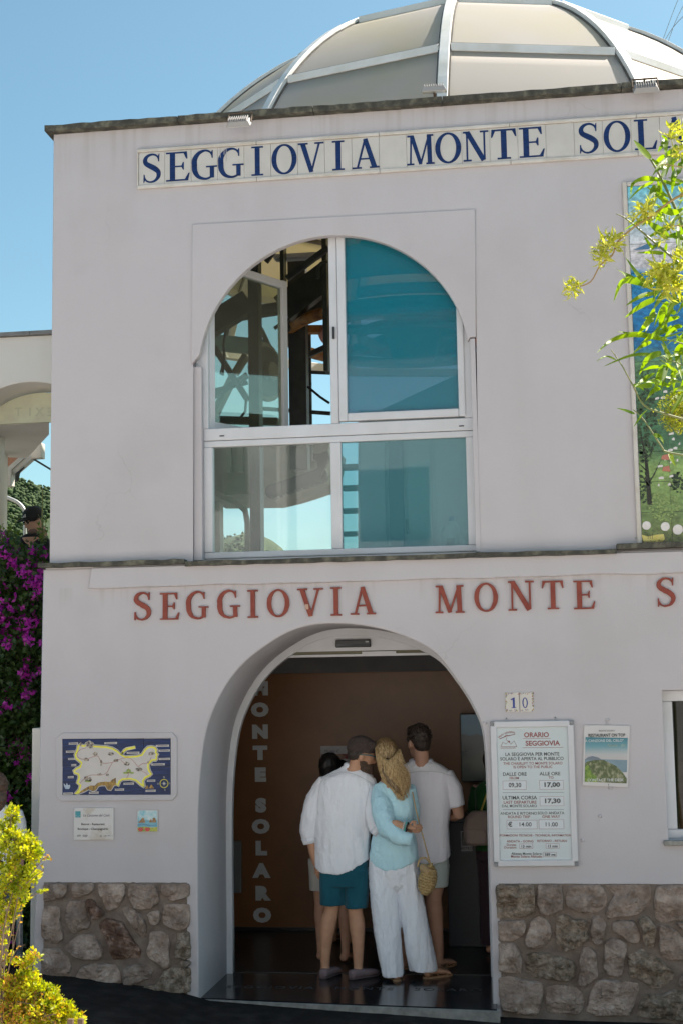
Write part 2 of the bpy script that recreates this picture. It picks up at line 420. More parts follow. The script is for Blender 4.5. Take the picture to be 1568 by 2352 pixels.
# rendered board round the arched window
wp = [(-.815, 4.42)]
for i in range(41):
    a = math.pi - math.pi*i/40
    wp.append((.176+.990*math.cos(a), 4.42+.992*math.sin(a)))
bo = [(-.864, 4.50), (-.854, 5.560), (1.233, 5.541), (1.212, 4.60), (1.172, 4.60)] + [q for q in reversed(wp) if q[1] > 4.50]
add('arch_board', plate(bo, [], UY-.012, UY+.05, .004), PL, B, label='rendered board with the round top of the window cut out')
# filled strips between wall opening and window frame
box('jamb_strip', -.864, -.80, UY+.03, UY+.20, 3.06, 4.49, PL, B, bevel=.003); box('jamb_strip', 1.170, 1.205, UY-.006, UY+.2, 3.06, 4.59, PL, B, bevel=.003)
# side and rear of the upper hall
MB().box(-1.93, -1.68, .302, 2.2, 3.0, 6.34).build('side_wall', PL, B); MB().box(-1.985, -1.91, .902, 9.4, -.4, 2.748).build('side_wall', PL, B)
MB().box(-1.955, 6.2, .904, 9.6, 2.75, 3.015).build('upper_floor', CONC, B)
for x, y in ((1.0, 8.75), (4.7, 5.3)):
    MB().box(x-.16, x+.16, y-.16, y+.16, 3.04, 6.1).build('column', PL, B)
# roof slab with the round opening of the dome
DC = Vector((1.0, 5.05, 0))
ring = [(DC.x+3.66*math.sin(math.radians(15+30*k-1.3)), DC.y-3.66*math.cos(math.radians(15+30*k-1.3))) for k in range(12)]
fr_ = sorted([q for q in ring if q[1] < 5.0], key=lambda q: -q[0])
rs = plate([(-1.9, .30), (6.2, .30), (6.2, 5.05), (4.66, 5.05)]+fr_+[(-2.66, 5.05), (-2.78, 5.05), (-2.6, 3.2), (-1.9, 1.2)], [], 0, .2)
for q in rs.vertices: q.co = (q.co.x, q.co.z, 6.31-q.co.y)
rs.flip_normals()
add('roof_slab', rs, PL, B)
# coping stones along the roof edge
xs = [-1.985, -.95, .07, 1.02, 2.30, 3.4, 4.6, 6.2]
rg = random.Random(5)
def cope(name, x0, x1, y0, y1, z0, z1, n=14):
    mb = MB(); vs = []; 
    for i in range(n+1):
        x = x0+(x1-x0)*i/n
        e = [rg.uniform(-.004, .004) for _ in range(4)]
        vs += [(x, y0+e[0], z0+e[1]), (x, y0+e[0]*.5, z1+e[2]), (x, y1, z1), (x, y1, z0)]
    fs = [(i*4+j, i*4+(j+1) % 4, i*4+4+(j+1) % 4, i*4+4+j) for i in range(n) for j in range(4)] + [(3, 2, 1, 0), (n*4, n*4+1, n*4+2, n*4+3)]
    return mb.raw(vs, [tuple(reversed(q)) for q in fs]).build(name, COPE, B, bevel=.003)
for a, b in zip(xs, xs[1:]):
    dz = rg.uniform(-.003, .003)
    cope('coping_stone', a+.002, b-.002, -.035, .34, 6.338+dz, 6.384+dz)
MB().box(-1.985, -1.66, .342, 2.3, 6.338, 6.382).build('coping_stone', COPE, B)
# ledge between the storeys
cope('ledge_stone', -2.0, -.905, -.045, .30, 3.030, 3.064)
cope('ledge_stone', -.90, 2.135, -.060, .085, 3.012, 3.046, 30)
cope('ledge_stone', 2.138, 6.2, -.055, .085, 3.044, 3.082, 30)
# moulded band under the ledge, uneven lower edge
bz = [(-1.625+8.0*i/60, 2.872+.012*noise.noise((i*.35, 0, 7))) for i in range(61)]
add('fascia_band', plate(bz+[(6.375, 3.018), (-1.60, 3.018)], [], -.026, .004, .006), PL, B)
MB().box(-1.955, 6.2, .002, .3, 3.02, 3.03).build('ledge_bed', PL, B)

# ---------------------------------------------------------------- window of the upper hall
FY = .125                     # front of the frame
WN = box('window', -.80, 1.172, FY+.012, FY+.06, 3.06, 3.072, PVC, B, label='large arched white window with one casement open inward')
def fr(x0, x1, z0, z1, y0=FY, y1=FY+.07, name='frame_bar', mt=PVC): return box(name, x0, x1, y0, y1, z0, z1, mt, WN, bevel=.006)
zt0, zt1 = 3.945, 4.035
fr(-.80, 1.172, 3.075, 3.12); fr(-.80, 1.172, zt0-.048, zt0-.003, FY+.004); fr(-.80, 1.172, zt0, zt1)
fr(-.80, -.735, 3.121, zt0-.049, FY-.002); fr(1.115, 1.172, 3.121, zt0-.049, FY-.002)
fr(.135, .215, 3.121, zt0-.049, FY+.002)
fr(-.86, -.765, zt1+.001, 5.5, FY+.002); fr(1.11, 1.172, zt1+.001, 5.5, FY+.002)
fr(.145, .205, zt1+.001, 5.46, FY+.003)
# drain slots
for x in (-.68, 1.07): box('drain_slot', x, x+.035, FY-.003, FY+.01, zt0+.028, zt0+.036, BLACK, WN)
# fixed sash, right: stiles and bottom rail
fr(.208, .268, zt1+.012, 5.5, FY-.012, FY+.05, 'sash_stile'); fr(1.072, 1.120, zt1+.012, 5.5, FY-.012, FY+.05, 'sash_stile')
fr(.269, 1.071, zt1+.012, zt1+.07, FY-.011, FY+.05, 'sash_rail')
box('handle', .168, .184, FY-.02, FY+.003, 4.66, 4.75, BLACK, WN, bevel=.004)
CLEAR = glassmat('clear_glass', (.93, .96, .96), (.55, .62, .6), .06, 1.0, .03)
MILK = glassmat('hazy_glass', (.94, .97, .97), (.6, .66, .62), .09, 1.1, .04)
FILM = glassmat('teal_film_glass', (.66, .56, .62), (.0, .25, .34), .52, .7, 0)
FILM2 = glassmat('pale_teal_glass', (.72, .88, .90), (.13, .36, .42), .30, 1.0, 0)
def pane(x0, x1, z0, z1, mt, y=FY+.03): return box('pane', x0, x1, y, y+.006, z0, z1, mt, WN)
pane(-.735, .135, 3.12, zt0-.048, MILK); pane(.215, 1.115, 3.12, zt0-.048, FILM2); pane(.268, 1.072, zt1+.07, 5.5, FILM)
# open casement, swung inward on its left stile
th = math.radians(60); hx0, hy0 = -.762, FY+.06
Rz = Matrix.Rotation(th, 3, 'Z'); hc = Vector((hx0, hy0, 0))
CS = MB().box(hx0, hx0+.055, hy0, hy0+.055, zt1+.01, 5.3, Rz, hc).build('casement', PVC, WN, bevel=.005)
MB().box(hx0+.84, hx0+.90, hy0, hy0+.055, zt1+.01, 5.36, Rz, hc).build('stile', PVC, CS, bevel=.005)
MB().box(hx0+.056, hx0+.839, hy0, hy0+.055, 5.295, 5.355, Rz, hc).build('rail', PVC, CS, bevel=.005)
MB().box(hx0+.056, hx0+.839, hy0, hy0+.055, zt1+.01, zt1+.07, Rz, hc).build('rail', PVC, CS, bevel=.005)
MB().box(hx0+.056, hx0+.839, hy0+.025, hy0+.031, zt1+.07, 5.295, Rz, hc).build('pane', glassmat('casement_glass', (.80, .84, .76), (.3, .32, .25), .015, .35), CS)

# ---------------------------------------------------------------- dome of curved panels and white ribs
DZ, DR = 5.41, 3.80
def dome(az, z, r=0.0):
    R = math.sqrt((DR+r)**2-(z-DZ)**2); a = math.radians(az)
    return Vector((DC.x+R*math.sin(a), DC.y-R*math.cos(a), z))
PAN = bpy.data.materials.new('dome_panel'); PAN.use_nodes = True
nt = PAN.node_tree; pb = nt.nodes['Principled BSDF']; pb.inputs['Roughness'].default_value = .55
tc = nt.nodes.new('ShaderNodeTexCoord'); ns = nt.nodes.new('ShaderNodeTexNoise'); ns.inputs['Scale'].default_value = .9; ns.inputs['Detail'].default_value = 4
cr = nt.nodes.new('ShaderNodeValToRGB'); cr.color_ramp.elements[0].color = (.52, .475, .39, 1); cr.color_ramp.elements[1].color = (.54, .50, .49, 1)
cr.color_ramp.elements[0].position = .36; cr.color_ramp.elements[1].position = .58
nt.links.new(tc.outputs['Object'], ns.inputs[0]); nt.links.new(ns.outputs['Fac'], cr.inputs[0]); nt.links.new(cr.outputs[0], pb.inputs['Base Color'])
tl = nt.nodes.new('ShaderNodeBsdfTranslucent'); tl.inputs[0].default_value = (.95, .83, .50, 1)
mx = nt.nodes.new('ShaderNodeMixShader'); mx.inputs[0].default_value = .36
nt.links.new(pb.outputs[0], mx.inputs[1]); nt.links.new(tl.outputs[0], mx.inputs[2]); nt.links.new(mx.outputs[0], nt.nodes['Material Output'].inputs[0])
RIB = M('white_rib_paint', (.72, .70, .68), (.6, .57, .52), scale=3, rough=.5, bump=.08, bscale=25)
SEAL = M('dark_rubber_seal', (.07, .062, .055), (.16, .14, .12), scale=8, rough=.9)
ZS = [6.22, 7.70, 8.67, 9.12]
DM = None
A0 = -1.3
def patch(a0, a1, z0, z1, n=8):
    vs = []
    for i in range(n+1):
        z = z0+(z1-z0)*i/n
        p, q = dome(a0, z), dome(a1, z)
        vs += [p, q, p-Vector((0, 0, .02))+(DC-p).normalized()*0.02, q-Vector((0, 0, .02))+(DC-q).normalized()*0.02]
    fs = []
    for i in range(n):
        b = i*4; fs += [(b, b+1, b+5, b+4), (b+3, b+2, b+6, b+7)]
    fs += [(b+4, b+5, b+7, b+6) for b in ((n-1)*4,)]
    return MB().raw(vs, fs)
basepts = [dome(A0+30*k, 6.24) for k in range(13)]
DM = MB()
for p, q in zip(basepts, basepts[1:]): DM.bar(p, q, .10, .10)
DM = DM.build('dome', RIB, B, bevel=.006, label='translucent twelve sided dome with white curved ribs')
for k in range(12):
    a = A0+30*k
    rb = MB(); vs = []; n = 18
    for i in range(n+1):
        z = 6.2+(9.06-6.2)*i/n
        t = Vector((math.cos(math.radians(a)), math.sin(math.radians(a)), 0))
        o_, i_ = dome(a, z, .045), dome(a, z, -.06)
        vs += [o_-t*.045, o_+t*.045, i_+t*.045, i_-t*.045]
    fs = [(i*4+j, i*4+(j+1) % 4, i*4+4+(j+1) % 4, i*4+4+j) for i in range(n) for j in range(4)] + [(n*4+3, n*4+2, n*4+1, n*4)]
    rb.raw(vs, fs).build('rib', RIB, DM, bevel=.006)
    vs = []
    for i in range(n+1):
        z = 6.2+(9.06-6.2)*i/n; o_, i_ = dome(a, z, .010), dome(a, z, -.03)
        vs += [o_-t*.060, o_+t*.060, i_+t*.060, i_-t*.060]
    MB().raw(vs, fs).build('seal', SEAL, DM)
    for z0, z1 in zip(ZS, ZS[1:]):
        back = 95 < (a+15) % 360 < 265 and z0 < 7   # the rear of the lowest row stays open above the ring beam
        patch(a+.7, a+29.3, 6.97 if back else z0+.02, z1-.02).build('panel', PAN, DM, True)
        if back: p, q = dome(a, 6.95), dome(a+30, 6.95); MB().bar(p, q, .06, .09).build('rail', RIB, DM)
    for z in ZS[1:3]:
        p, q = dome(a, z, .012), dome(a+30, z, .012); d = (q-p).normalized()
        MB().bar(p+d*.05, q-d*.05, .06, .075).build('rail', RIB, DM, bevel=.005)
        p, q = dome(a, z, -.004), dome(a+30, z, -.004); MB().bar(p+d*.05, q-d*.05, .04, .105).build('seal', SEAL, DM)
cap = [dome(A0+30*k, 9.12) for k in range(12)]
MB().raw(cap+[(DC.x, DC.y, 9.3)], [(k, (k+1) % 12, 12) for k in range(12)]).build('crown', PAN, DM)

# ---------------------------------------------------------------- doorway and hall
HALLF = M('polished_dark_tile', (.010, .011, .012), (.028, .028, .03), scale=3, rough=.14, spec=.5, c3=(.016, .016, .018))
slab = [(-.86, .07), (-.3, .0), (.4, -.075), (1.23, -.155), (1.23, .93), (-.86, .93)]
n = len(slab)
sl_ = MB().raw([(x, y, 0) for x, y in slab]+[(x, y, -.035) for x, y in slab], [tuple(range(n)), tuple(reversed(range(n, 2*n)))]+[(i, i+n, (i+1) % n+n, (i+1) % n) for i in range(n)])
sl_.build('threshold_slab', HALLF, B, label='polished black threshold slab with engraved lettering')
lip = [(-.84, .05, 0), (-.3, -.02, 0), (.4, -.095, 0), (1.25, -.178, 0)]
lp = catmull(lip, 12); vs = []
for i, p in enumerate(lp):
    e = .006*noise.noise((i*.7, 2, 0)); 
    vs += [(p.x, p.y+e, -.012), (p.x, p.y+.06, -.004), (p.x, p.y+.06, -.4), (p.x, p.y+e-.012, -.4)]
n = len(lp)-1
MB().raw(vs, [(i*4+j, i*4+4+j, i*4+4+(j+1) % 4, i*4+(j+1) % 4) for i in range(n) for j in range(4)]+[(0, 1, 2, 3), (n*4+3, n*4+2, n*4+1, n*4)]).build('threshold_kerb', CONC, B)
MB().box(-1.84, 3.4, .94, 2.75, -.03, -.002).build('hall_floor', M('dark_hall_floor', (.012, .012, .013), (.022, .021, .02), scale=4, rough=.3), B)
box('floor_track', -.82, 1.2, .931, .955, -.02, .004, M('worn_track', (.05, .05, .052), rough=.45, metal=.5), B)
BROWN = M('brown_hall_wall', (.175, .072, .024), (.22, .092, .03), scale=2, rough=.38, bump=.15, bscale=200, bdist=.002)
box('hall_wall', -1.90, 3.45, 2.75, 2.85, -.02, 2.74, BROWN, B, label='brown hall wall')
box('hall_side_wall', -1.90, -1.84, .902, 2.748, -.02, 2.74, BROWN, B); box('hall_side_wall', 3.4, 3.5, .9, 2.75, -.02, 2.74, BROWN, B)
box('hall_ceiling', -1.838, 3.4, .9, 2.75, 2.62, 2.74, M('grey_ceiling', (.14, .135, .135), (.17, .165, .16), rough=.9), B)
box('ceiling_beam', -1.836, 3.4, 2.45, 2.748, 2.255, 2.619, M('grey_beam', (.10, .10, .105), (.13, .125, .125), rough=.9), B)
box('skirting', -1.834, 3.4, 2.735, 2.749, 0, .03, BLACK, B)
# arched door frame at the inner end of the passage
ip = [(x*.955+.0085, z if z < .4 else .3+(z-.3)*.975) for x, z in ap]
fo = [(-.845, -.02)]+[(x, z) for x, z in ap]+[(1.215, -.02)]
fi_ = [(ip[0][0], -.02)]+ip+[(ip[-1][0], -.02)]
me = plate(fo+list(reversed(fi_)), [], .885, .955, .004)
DF = add('door_frame', me, PVC, B, label='white arched door frame')
zb = 2.405
lun = [q for q in ip if q[1] > zb]
def cut(z):
    l = [q for q in ip if q[0] < .2 and q[1] <= z][-1]; r = [q for q in ip if q[0] > .2 and q[1] <= z][0]; return l[0]+.0, r[0]-.0
l, r = cut(zb)
MB().prism([(l, zb)]+lun+[(r, zb)], .90, .94).build('lunette_panel', PVC, DF)
l2, r2 = cut(2.36)
box('track_cover', l2-.02, r2+.02, .915, .95, 2.363, 2.381, PVC, DF)
box('track_recess', l2-.02, r2+.02, .93, .945, 2.381, 2.406, M('olive_seal', (.16, .15, .10), rough=.8), DF)
box('track_clip', .24, .50, .905, .914, 2.381, 2.398, PVC, DF)
SE = thing('door_sensor', 'slim black automatic door sensor fixed above the doorway', 'sensor', (.18, .88, 2.43))
box('housing', .044, .312, .865, .899, 2.432, 2.490, BLACK, SE, bevel=.006)
box('sensor_window', .05, .306, .860, .864, 2.438, 2.455, M('sensor_glass', (.03, .03, .035), rough=.08), SE)
text('lettering', 'bea', .285, 2.474, .018, STEEL, SE, y=.8635)
# white letters down the hall wall
WHITEVINYL = M('white_vinyl', (.62, .64, .66), (.55, .57, .58), rough=.5)
VL = thing('wall_lettering', 'column of bold white capitals down the brown hall wall', 'lettering', (-.95, 2.74, .2))
zl = zm(900, 2600, 400, 724)
for ch, cx, cy in [('M', 255, 283), ('O', 253, 438), ('N', 255, 597), ('T', 255, 750), ('E', 255, 908), ('S', 260, 1130), ('O', 260, 1283), ('L', 260, 1440), ('A', 265, 1603), ('R', 267, 1767), ('O', 270, 1926)]:
    p = at(*zl(cx, cy), 2.745)
    text('letter', ch, p.x, p.z, .150, WHITEVINYL, VL, y=2.7475, bold=.085, sx=1.2)
# engraved lettering on the threshold
EN = M('engraved_line', (.06, .06, .062), rough=.6)
me = text('engraved_lettering', 'SEGGIOVIA   MONTE   SOLARO', 0, 0, .115, EN, B, y=0, ext=.0004, spacing=1.25)
for q in me.data.vertices: q.co = (q.co.x*.93+.19, q.co.z*1.0+.42, .0012-q.co.y*.5)
# poster on the hall wall behind the visitors
def W2(x, y, Y=2.745): return WP(x, y, Y)
a, b = W2(318, 322), W2(520, 560)
PO = thing('museum_poster', 'pale museum poster pinned to the brown hall wall', 'poster', ((a.x+b.x)/2, 2.74, b.z))
PW = M('poster_paper', (.50, .49, .52), (.46, .45, .48), rough=.6)
box('sheet', a.x, b.x, 2.738, 2.7485, b.z, a.z, PW, PO)
text('lettering', 'Museo C', a.x+.10, a.z-.045, .036, M('dim_ink', (.08, .06, .10)), PO, y=2.7375, shear=.2)
box('picture', a.x+.006, b.x-.006, 2.736, 2.7376, a.z-.115, a.z-.07, M('poster_red', (.20, .03, .03), (.35, .25, .2), scale=20), PO)
# screen, counter, door of a cupboard in the hall
a, b = WP(1283, 95, 2.6), WP(1490, 570, 2.6)
TV = thing('wall_screen', 'tall dark screen showing a mountain under blue sky on the hall wall', 'screen', (1.0, 2.7, 1.3))
box('bezel', a.x, a.x+.42, 2.58, 2.64, b.z, a.z, BLACK, TV, bevel=.006)
SCR = bpy.data.materials.new('screen_picture'); SCR.use_nodes = True; nt = SCR.node_tree
tc = nt.nodes.new('ShaderNodeTexCoord'); sp = nt.nodes.new('ShaderNodeSeparateXYZ'); ns = nt.nodes.new('ShaderNodeTexNoise'); ns.inputs['Scale'].default_value = 7; ns.inputs['Detail'].default_value = 8
ad = nt.nodes.new('ShaderNodeMath'); ad.operation = 'MULTIPLY_ADD'; ad.inputs[1].default_value = .22
cr = nt.nodes.new('ShaderNodeValToRGB'); e = cr.color_ramp.elements
e[0].position = .0; e[0].color = (.012, .018, .016, 1); e[1].position = 1; e[1].color = (.004, .05, .09, 1)
for p_, c_ in ((.25, (.03, .035, .028, 1)), (.5, (.006, .010, .014, 1)), (.70, (.004, .012, .018, 1)), (.72, (.004, .045, .075, 1))):
    q = e.new(p_); q.color = c_
nt.links.new(tc.outputs['Generated'], sp.inputs[0]); nt.links.new(tc.outputs['Object'], ns.inputs[0]); nt.links.new(ns.outputs['Fac'], ad.inputs[0]); nt.links.new(sp.outputs[2], ad.inputs[2])
sb = nt.nodes.new('ShaderNodeMath'); sb.operation = 'SUBTRACT'; sb.inputs[1].default_value = .11; nt.links.new(ad.outputs[0], sb.inputs[0]); nt.links.new(sb.outputs[0], cr.inputs[0])
pb = nt.nodes['Principled BSDF']; nt.links.new(cr.outputs[0], pb.inputs['Base Color']); pb.inputs['Roughness'].default_value = .25
nt.links.new(cr.outputs[0], pb.inputs['Emission Color']); pb.inputs['Emission Strength'].default_value = .12
box('screen', a.x+.012, a.x+.408, 2.574, 2.5795, b.z+.012, a.z-.012, SCR, TV)
NAVY = M('navy_laminate', (.006, .011, .022), (.009, .016, .03), rough=.4)
CT = thing('ticket_counter', 'dark navy ticket counter at the end of the hall', 'counter', (1.2, 2.2, 0))
cx0 = WP(1190, 900, 2.05).x
box('body', cx0, 2.6, 2.05, 2.55, 0, 1.0, NAVY, CT, bevel=.005); box('top', cx0-.03, 2.63, 2.0, 2.6, 1.002, 1.04, NAVY, CT, bevel=.006)
a, b = WP(1290, 915, 2.04), WP(1372, 1055, 2.04)
STK = thing('counter_sticker', 'small black and white sticker on the navy counter front', 'sticker', (a.x, 2.045, b.z))
box('sheet', a.x, b.x, 2.044, 2.0495, b.z, a.z, PW, STK); box('picture', a.x+.007, b.x-.007, 2.0425, 2.0438, b.z+.045, a.z-.007, BLACK, STK)
text('lettering', 'BISTRO', (a.x+b.x)/2, b.z+.022, .028, BLACK, STK, y=2.0432, bold=.02)
a = WP(-280, 1365, 2.7)
MB().box(a.x-.1, a.x+.06, 2.70, 2.748, .33, .78).build('wall_cabinet', M('grey_cabinet', (.16, .17, .18), rough=.5), B, bevel=.004)

# ---------------------------------------------------------------- window beside the notice boards
W2N = box('side_window', 2.406, 3.249, .10, .16, 1.081, 1.14, PVC, B, bevel=.006, label='white framed window with a dark room behind')
for args in ((2.406, 2.475, 1.141, 2.0), (3.18, 3.249, 1.141, 2.0), (2.406, 3.249, 2.001, 2.074)):
    box('frame_bar', args[0], args[1], .10, .16, args[2], args[3], PVC, W2N, bevel=.006)
box('pane', 2.475, 3.18, .13, .136, 1.14, 2.0, glassmat('dark_glass', (.07, .07, .07), (.01, .01, .01), .5), W2N)
cope2 = MB().box(2.37, 3.3, -.035, .099, 1.045, 1.079); cope2.build('sill', CONC, W2N, bevel=.006)
# small plaster plugs and holes round the boards
for px, py in ((1394, 1653), (1401, 1810), (1377, 1874), (1337, 1930), (1113, 1660)):
    p = at(px, py); MB().ell((p.x, -.004, p.z), (.014, .006, .012), n=10, k=6).build('filled_screw_hole', PL, B, True)

# ---------------------------------------------------------------- rubble stone panels
STONE = M('limestone_rubble', (.165, .112, .085), (.48, .375, .315), scale=11, rough=.95, bump=1.0, bscale=45, bdist=.02, c3=(.30, .225, .185), rand=.2, contrast=(.28, .72), b2=.8, b2scale=20)
STONE2 = M('rusty_rubble', (.09, .04, .025), (.42, .28, .22), scale=14, rough=.9, bump=1.0, bscale=45, bdist=.02, c3=(.15, .085, .06), rand=.15, contrast=(.3, .7), b2=.8, b2scale=22)
STONE3 = M('ochre_pitted_rubble', (.13, .092, .06), (.44, .35, .28), scale=18, rough=.95, bump=1.0, bscale=60, bdist=.03, c3=(.27, .205, .155), rand=.15, contrast=(.32, .68), b2=1, b2scale=28)
def stone(poly, zf, panel, mt=STONE, h=.034, rough=1.0, seed=0):
    pts = [at(*zf(*q)) for q in poly]; pts = [Vector((p.x, 0, p.z)) for p in pts]
    c = sum(pts, Vector())/len(pts)
    loop = []
    for i in range(len(pts)):
        a, b = pts[i], pts[(i+1) % len(pts)]; k = max(2, int((b-a).length/.014))
        for j in range(k): loop.append(a.lerp(b, j/k))
    n = len(loop); sm = []
    for i in range(n):
        p = (loop[i-1]+loop[i]*2+loop[(i+1) % n])/4; e = noise.noise((p.x*34, seed, p.z*34))*.0055*rough+noise.noise((p.x*9, seed, p.z*9))*.004
        sm.append(p+(p-c).normalized()*e)
    rs_ = random.Random(int(seed*97)); pls = [(rs_.uniform(-.26, .26), rs_.uniform(-.26, .26), rs_.uniform(.85, 1.5)) for _ in range(7)]
    def facet(q): return min(g2*h+gx_*(q.x-c.x)+gz_*(q.z-c.z) for gx_, gz_, g2 in pls)
    vs = []; lv = [(1.03, -.02), (1.0, .5), (.98, .82), (.93, .95), (.85, 1.0), (.75, 1.0), (.64, 1.0), (.52, 1.0), (.39, 1.0), (.25, 1.0), (.1, 1.0)]
    for s, hh in lv:
        for p in sm:
            q = c+(p-c)*s
            nz = noise.fractal((q.x*13+seed, seed*1.7, q.z*13), 1, 2, 4)*.55*rough + abs(noise.noise((q.x*30, seed, q.z*30)))*.3*rough
            vs.append((q.x, -(.006+max(.008, facet(q)+h*nz*.8)*hh) if hh > 0 else .01, q.z))
    vs.append((c.x, vs[-1][1], c.z)); L_ = len(lv)
    fs = [(i*n+j, i*n+(j+1) % n, (i+1)*n+(j+1) % n, (i+1)*n+j) for i in range(L_-1) for j in range(n)]
    fs += [((L_-1)*n+j, (L_-1)*n+(j+1) % n, L_*n) for j in range(n)]
    me = pyd(vs, fs); bm = bmesh.new(); bm.from_mesh(me); bmesh.ops.recalc_face_normals(bm, faces=bm.faces); bm.to_mesh(me); bm.free()
    return add('stone', me, mt, panel, False)
def bed(px0, px1, x0, x1):
    t = [(x0+(x1-x0)*i/40, .792+.006*noise.noise((i*.9, 3, px0))) for i in range(41)]
    return add('stone_panel', plate([(x0, -.4), (x1, -.4)]+list(reversed(t)), [], -.008, .01), MORTAR, B, label='rubble stone plinth panel in grey mortar')
SPL = bed(100, 440, -1.945, -.905)
zL = zm(130, 3500, 670, 1568)
left = [
 ([(105,80),(330,75),(345,110),(320,190),(300,215),(210,235),(110,258)],0),
 ([(378,95),(400,75),(585,75),(592,135),(545,180),(450,205),(395,205)],0),
 ([(622,95),(640,80),(865,80),(878,140),(870,210),(800,310),(720,335),(690,300),(660,210),(625,165)],0),
 ([(915,85),(1165,80),(1190,180),(1188,255),(1120,310),(1030,320),(960,310),(920,250),(905,190)],0),
 ([(1215,85),(1470,80),(1480,150),(1475,200),(1360,235),(1290,240),(1260,195),(1210,180)],0),
 ([(110,300),(160,285),(265,300),(280,370),(268,430),(290,520),(300,590),(250,640),(150,620),(95,570),(100,430)],0),
 ([(345,240),(480,235),(505,270),(525,390),(555,440),(540,490),(450,520),(385,548),(330,450),(308,380),(320,310)],0),
 ([(515,225),(585,228),(620,280),(675,325),(680,365),(630,405),(555,410),(535,350)],1),
 ([(840,305),(890,290),(935,310),(1010,360),(1045,405),(1075,470),(1078,570),(1035,600),(990,540),(950,480),(900,400),(850,350)],0),
 ([(1075,370),(1140,335),(1200,335),(1205,390),(1195,440),(1150,475),(1110,450),(1100,400)],0),
 ([(1235,275),(1290,265),(1470,275),(1482,350),(1480,440),(1465,490),(1390,520),(1300,490),(1235,460),(1225,380)],0),
 ([(640,440),(700,400),(745,398),(780,425),(850,435),(880,500),(930,560),(960,620),(1005,670),(1030,730),(1010,775),(900,780),(780,793),(745,740),(720,640),(660,520),(630,480)],1),
 ([(300,670),(360,620),(440,560),(520,550),(570,540),(600,580),(640,640),(665,700),(660,770),(590,795),(490,785),(390,760),(360,720),(305,700)],0),
 ([(1105,530),(1190,520),(1270,540),(1300,600),(1285,700),(1300,790),(1290,850),(1240,880),(1180,820),(1090,770),(1075,700),(1100,640)],0),
 ([(1360,540),(1470,530),(1485,640),(1480,780),(1420,790),(1345,770),(1355,660)],2),
 ([(105,690),(270,690),(300,740),(340,760),(370,840),(365,960),(330,1030),(200,1060),(100,1030),(90,880)],0),
 ([(395,1010),(420,930),(470,850),(600,820),(700,830),(790,840),(825,900),(840,1000),(830,1080),(700,1100),(500,1090),(400,1060)],0),
 ([(855,870),(980,830),(1090,830),(1140,870),(1120,960),(1000,1010),(870,1050),(855,960)],0),
 ([(1240,890),(1330,860),(1480,870),(1485,980),(1480,1090),(1300,1110),(1100,1110),(990,1090),(1070,1030),(1170,1020),(1210,950)],2),
 ([(1390,800),(1480,795),(1485,855),(1420,850)],2)]
MT = [STONE, STONE2, STONE3]
for i, (p, k) in enumerate(left): stone(p, zL, SPL, MT[k], .038 if k == 0 else .05, 1.0 if k == 0 else 1.5, i*3.1)
SPR = bed(1137, 1568, 1.262, 4.6)
zR = zm(1960, 3500, 771, 1568)
right = [
 ([(45,80),(355,75),(365,200),(360,320),(200,345),(55,355)],2),
 ([(385,80),(580,75),(590,180),(585,280),(520,310),(450,328),(405,300),(380,230)],0),
 ([(635,85),(880,75),(930,120),(948,190),(930,260),(860,305),(760,305),(680,290),(615,250),(605,180)],0),
 ([(930,80),(1300,75),(1312,150),(1290,240),(1200,320),(1120,335),(1000,340),(950,360),(938,300),(970,220),(1010,160)],0),
 ([(1345,90),(1400,80),(1640,80),(1650,330),(1560,365),(1400,385),(1340,360),(1325,230)],0),
 ([(60,375),(280,360),(292,430),(270,480),(200,530),(70,540)],0),
 ([(330,370),(390,330),(450,350),(490,420),(505,480),(470,560),(380,600),(290,590),(275,530),(300,470)],0),
 ([(530,350),(590,312),(640,330),(670,370),(740,350),(775,370),(790,440),(800,490),(760,560),(690,605),(630,605),(605,630),(590,590),(535,560),(528,450)],2),
 ([(830,340),(870,320),(915,350),(945,400),(925,460),(915,550),(860,570),(820,540),(815,450)],0),
 ([(990,380),(1060,362),(1150,370),(1190,410),(1215,470),(1205,548),(1130,545),(1060,490),(985,450)],0),
 ([(1190,370),(1240,325),(1290,345),(1318,385),(1345,420),(1340,500),(1322,605),(1260,580),(1240,530),(1235,440)],2),
 ([(1370,395),(1420,400),(1510,450),(1560,510),(1660,560),(1660,660),(1560,690),(1430,690),(1380,650),(1365,520)],0),
 ([(1500,380),(1650,380),(1660,450),(1560,440)],0),
 ([(65,560),(200,548),(240,630),(262,700),(250,800),(150,790),(70,785)],0),
 ([(290,640),(350,625),(500,640),(520,660),(600,665),(670,700),(695,750),(670,840),(620,860),(550,850),(400,835),(290,800)],2),
 ([(730,640),(760,568),(810,590),(860,640),(870,730),(875,820),(800,880),(750,915),(705,880),(725,790),(720,700)],0),
 ([(930,540),(1000,510),(1080,530),(1120,570),(1100,640),(1080,700),(1085,780),(1050,830),(960,820),(915,750),(920,650)],0),
 ([(1110,660),(1150,630),(1240,600),(1290,640),(1350,670),(1400,700),(1440,750),(1500,790),(1480,850),(1400,910),(1300,920),(1250,860),(1120,820),(1130,740)],2),
 ([(1525,850),(1580,780),(1660,780),(1660,920),(1530,910)],0),
 ([(70,840),(140,820),(300,850),(430,875),(435,940),(420,1040),(390,1130),(250,1130),(90,1100),(70,980)],0),
 ([(455,910),(550,890),(690,905),(740,950),(765,1020),(750,1090),(700,1135),(560,1125),(460,1110),(450,1010)],0),
 ([(850,860),(930,840),(1060,860),(1200,875),(1218,910),(1190,980),(1160,1070),(1130,1140),(960,1140),(840,1145),(770,1110),(800,1000),(830,920)],0),
 ([(1210,1040),(1260,970),(1400,965),(1480,930),(1580,940),(1660,1000),(1660,1190),(1500,1180),(1300,1165),(1190,1150)],2)]
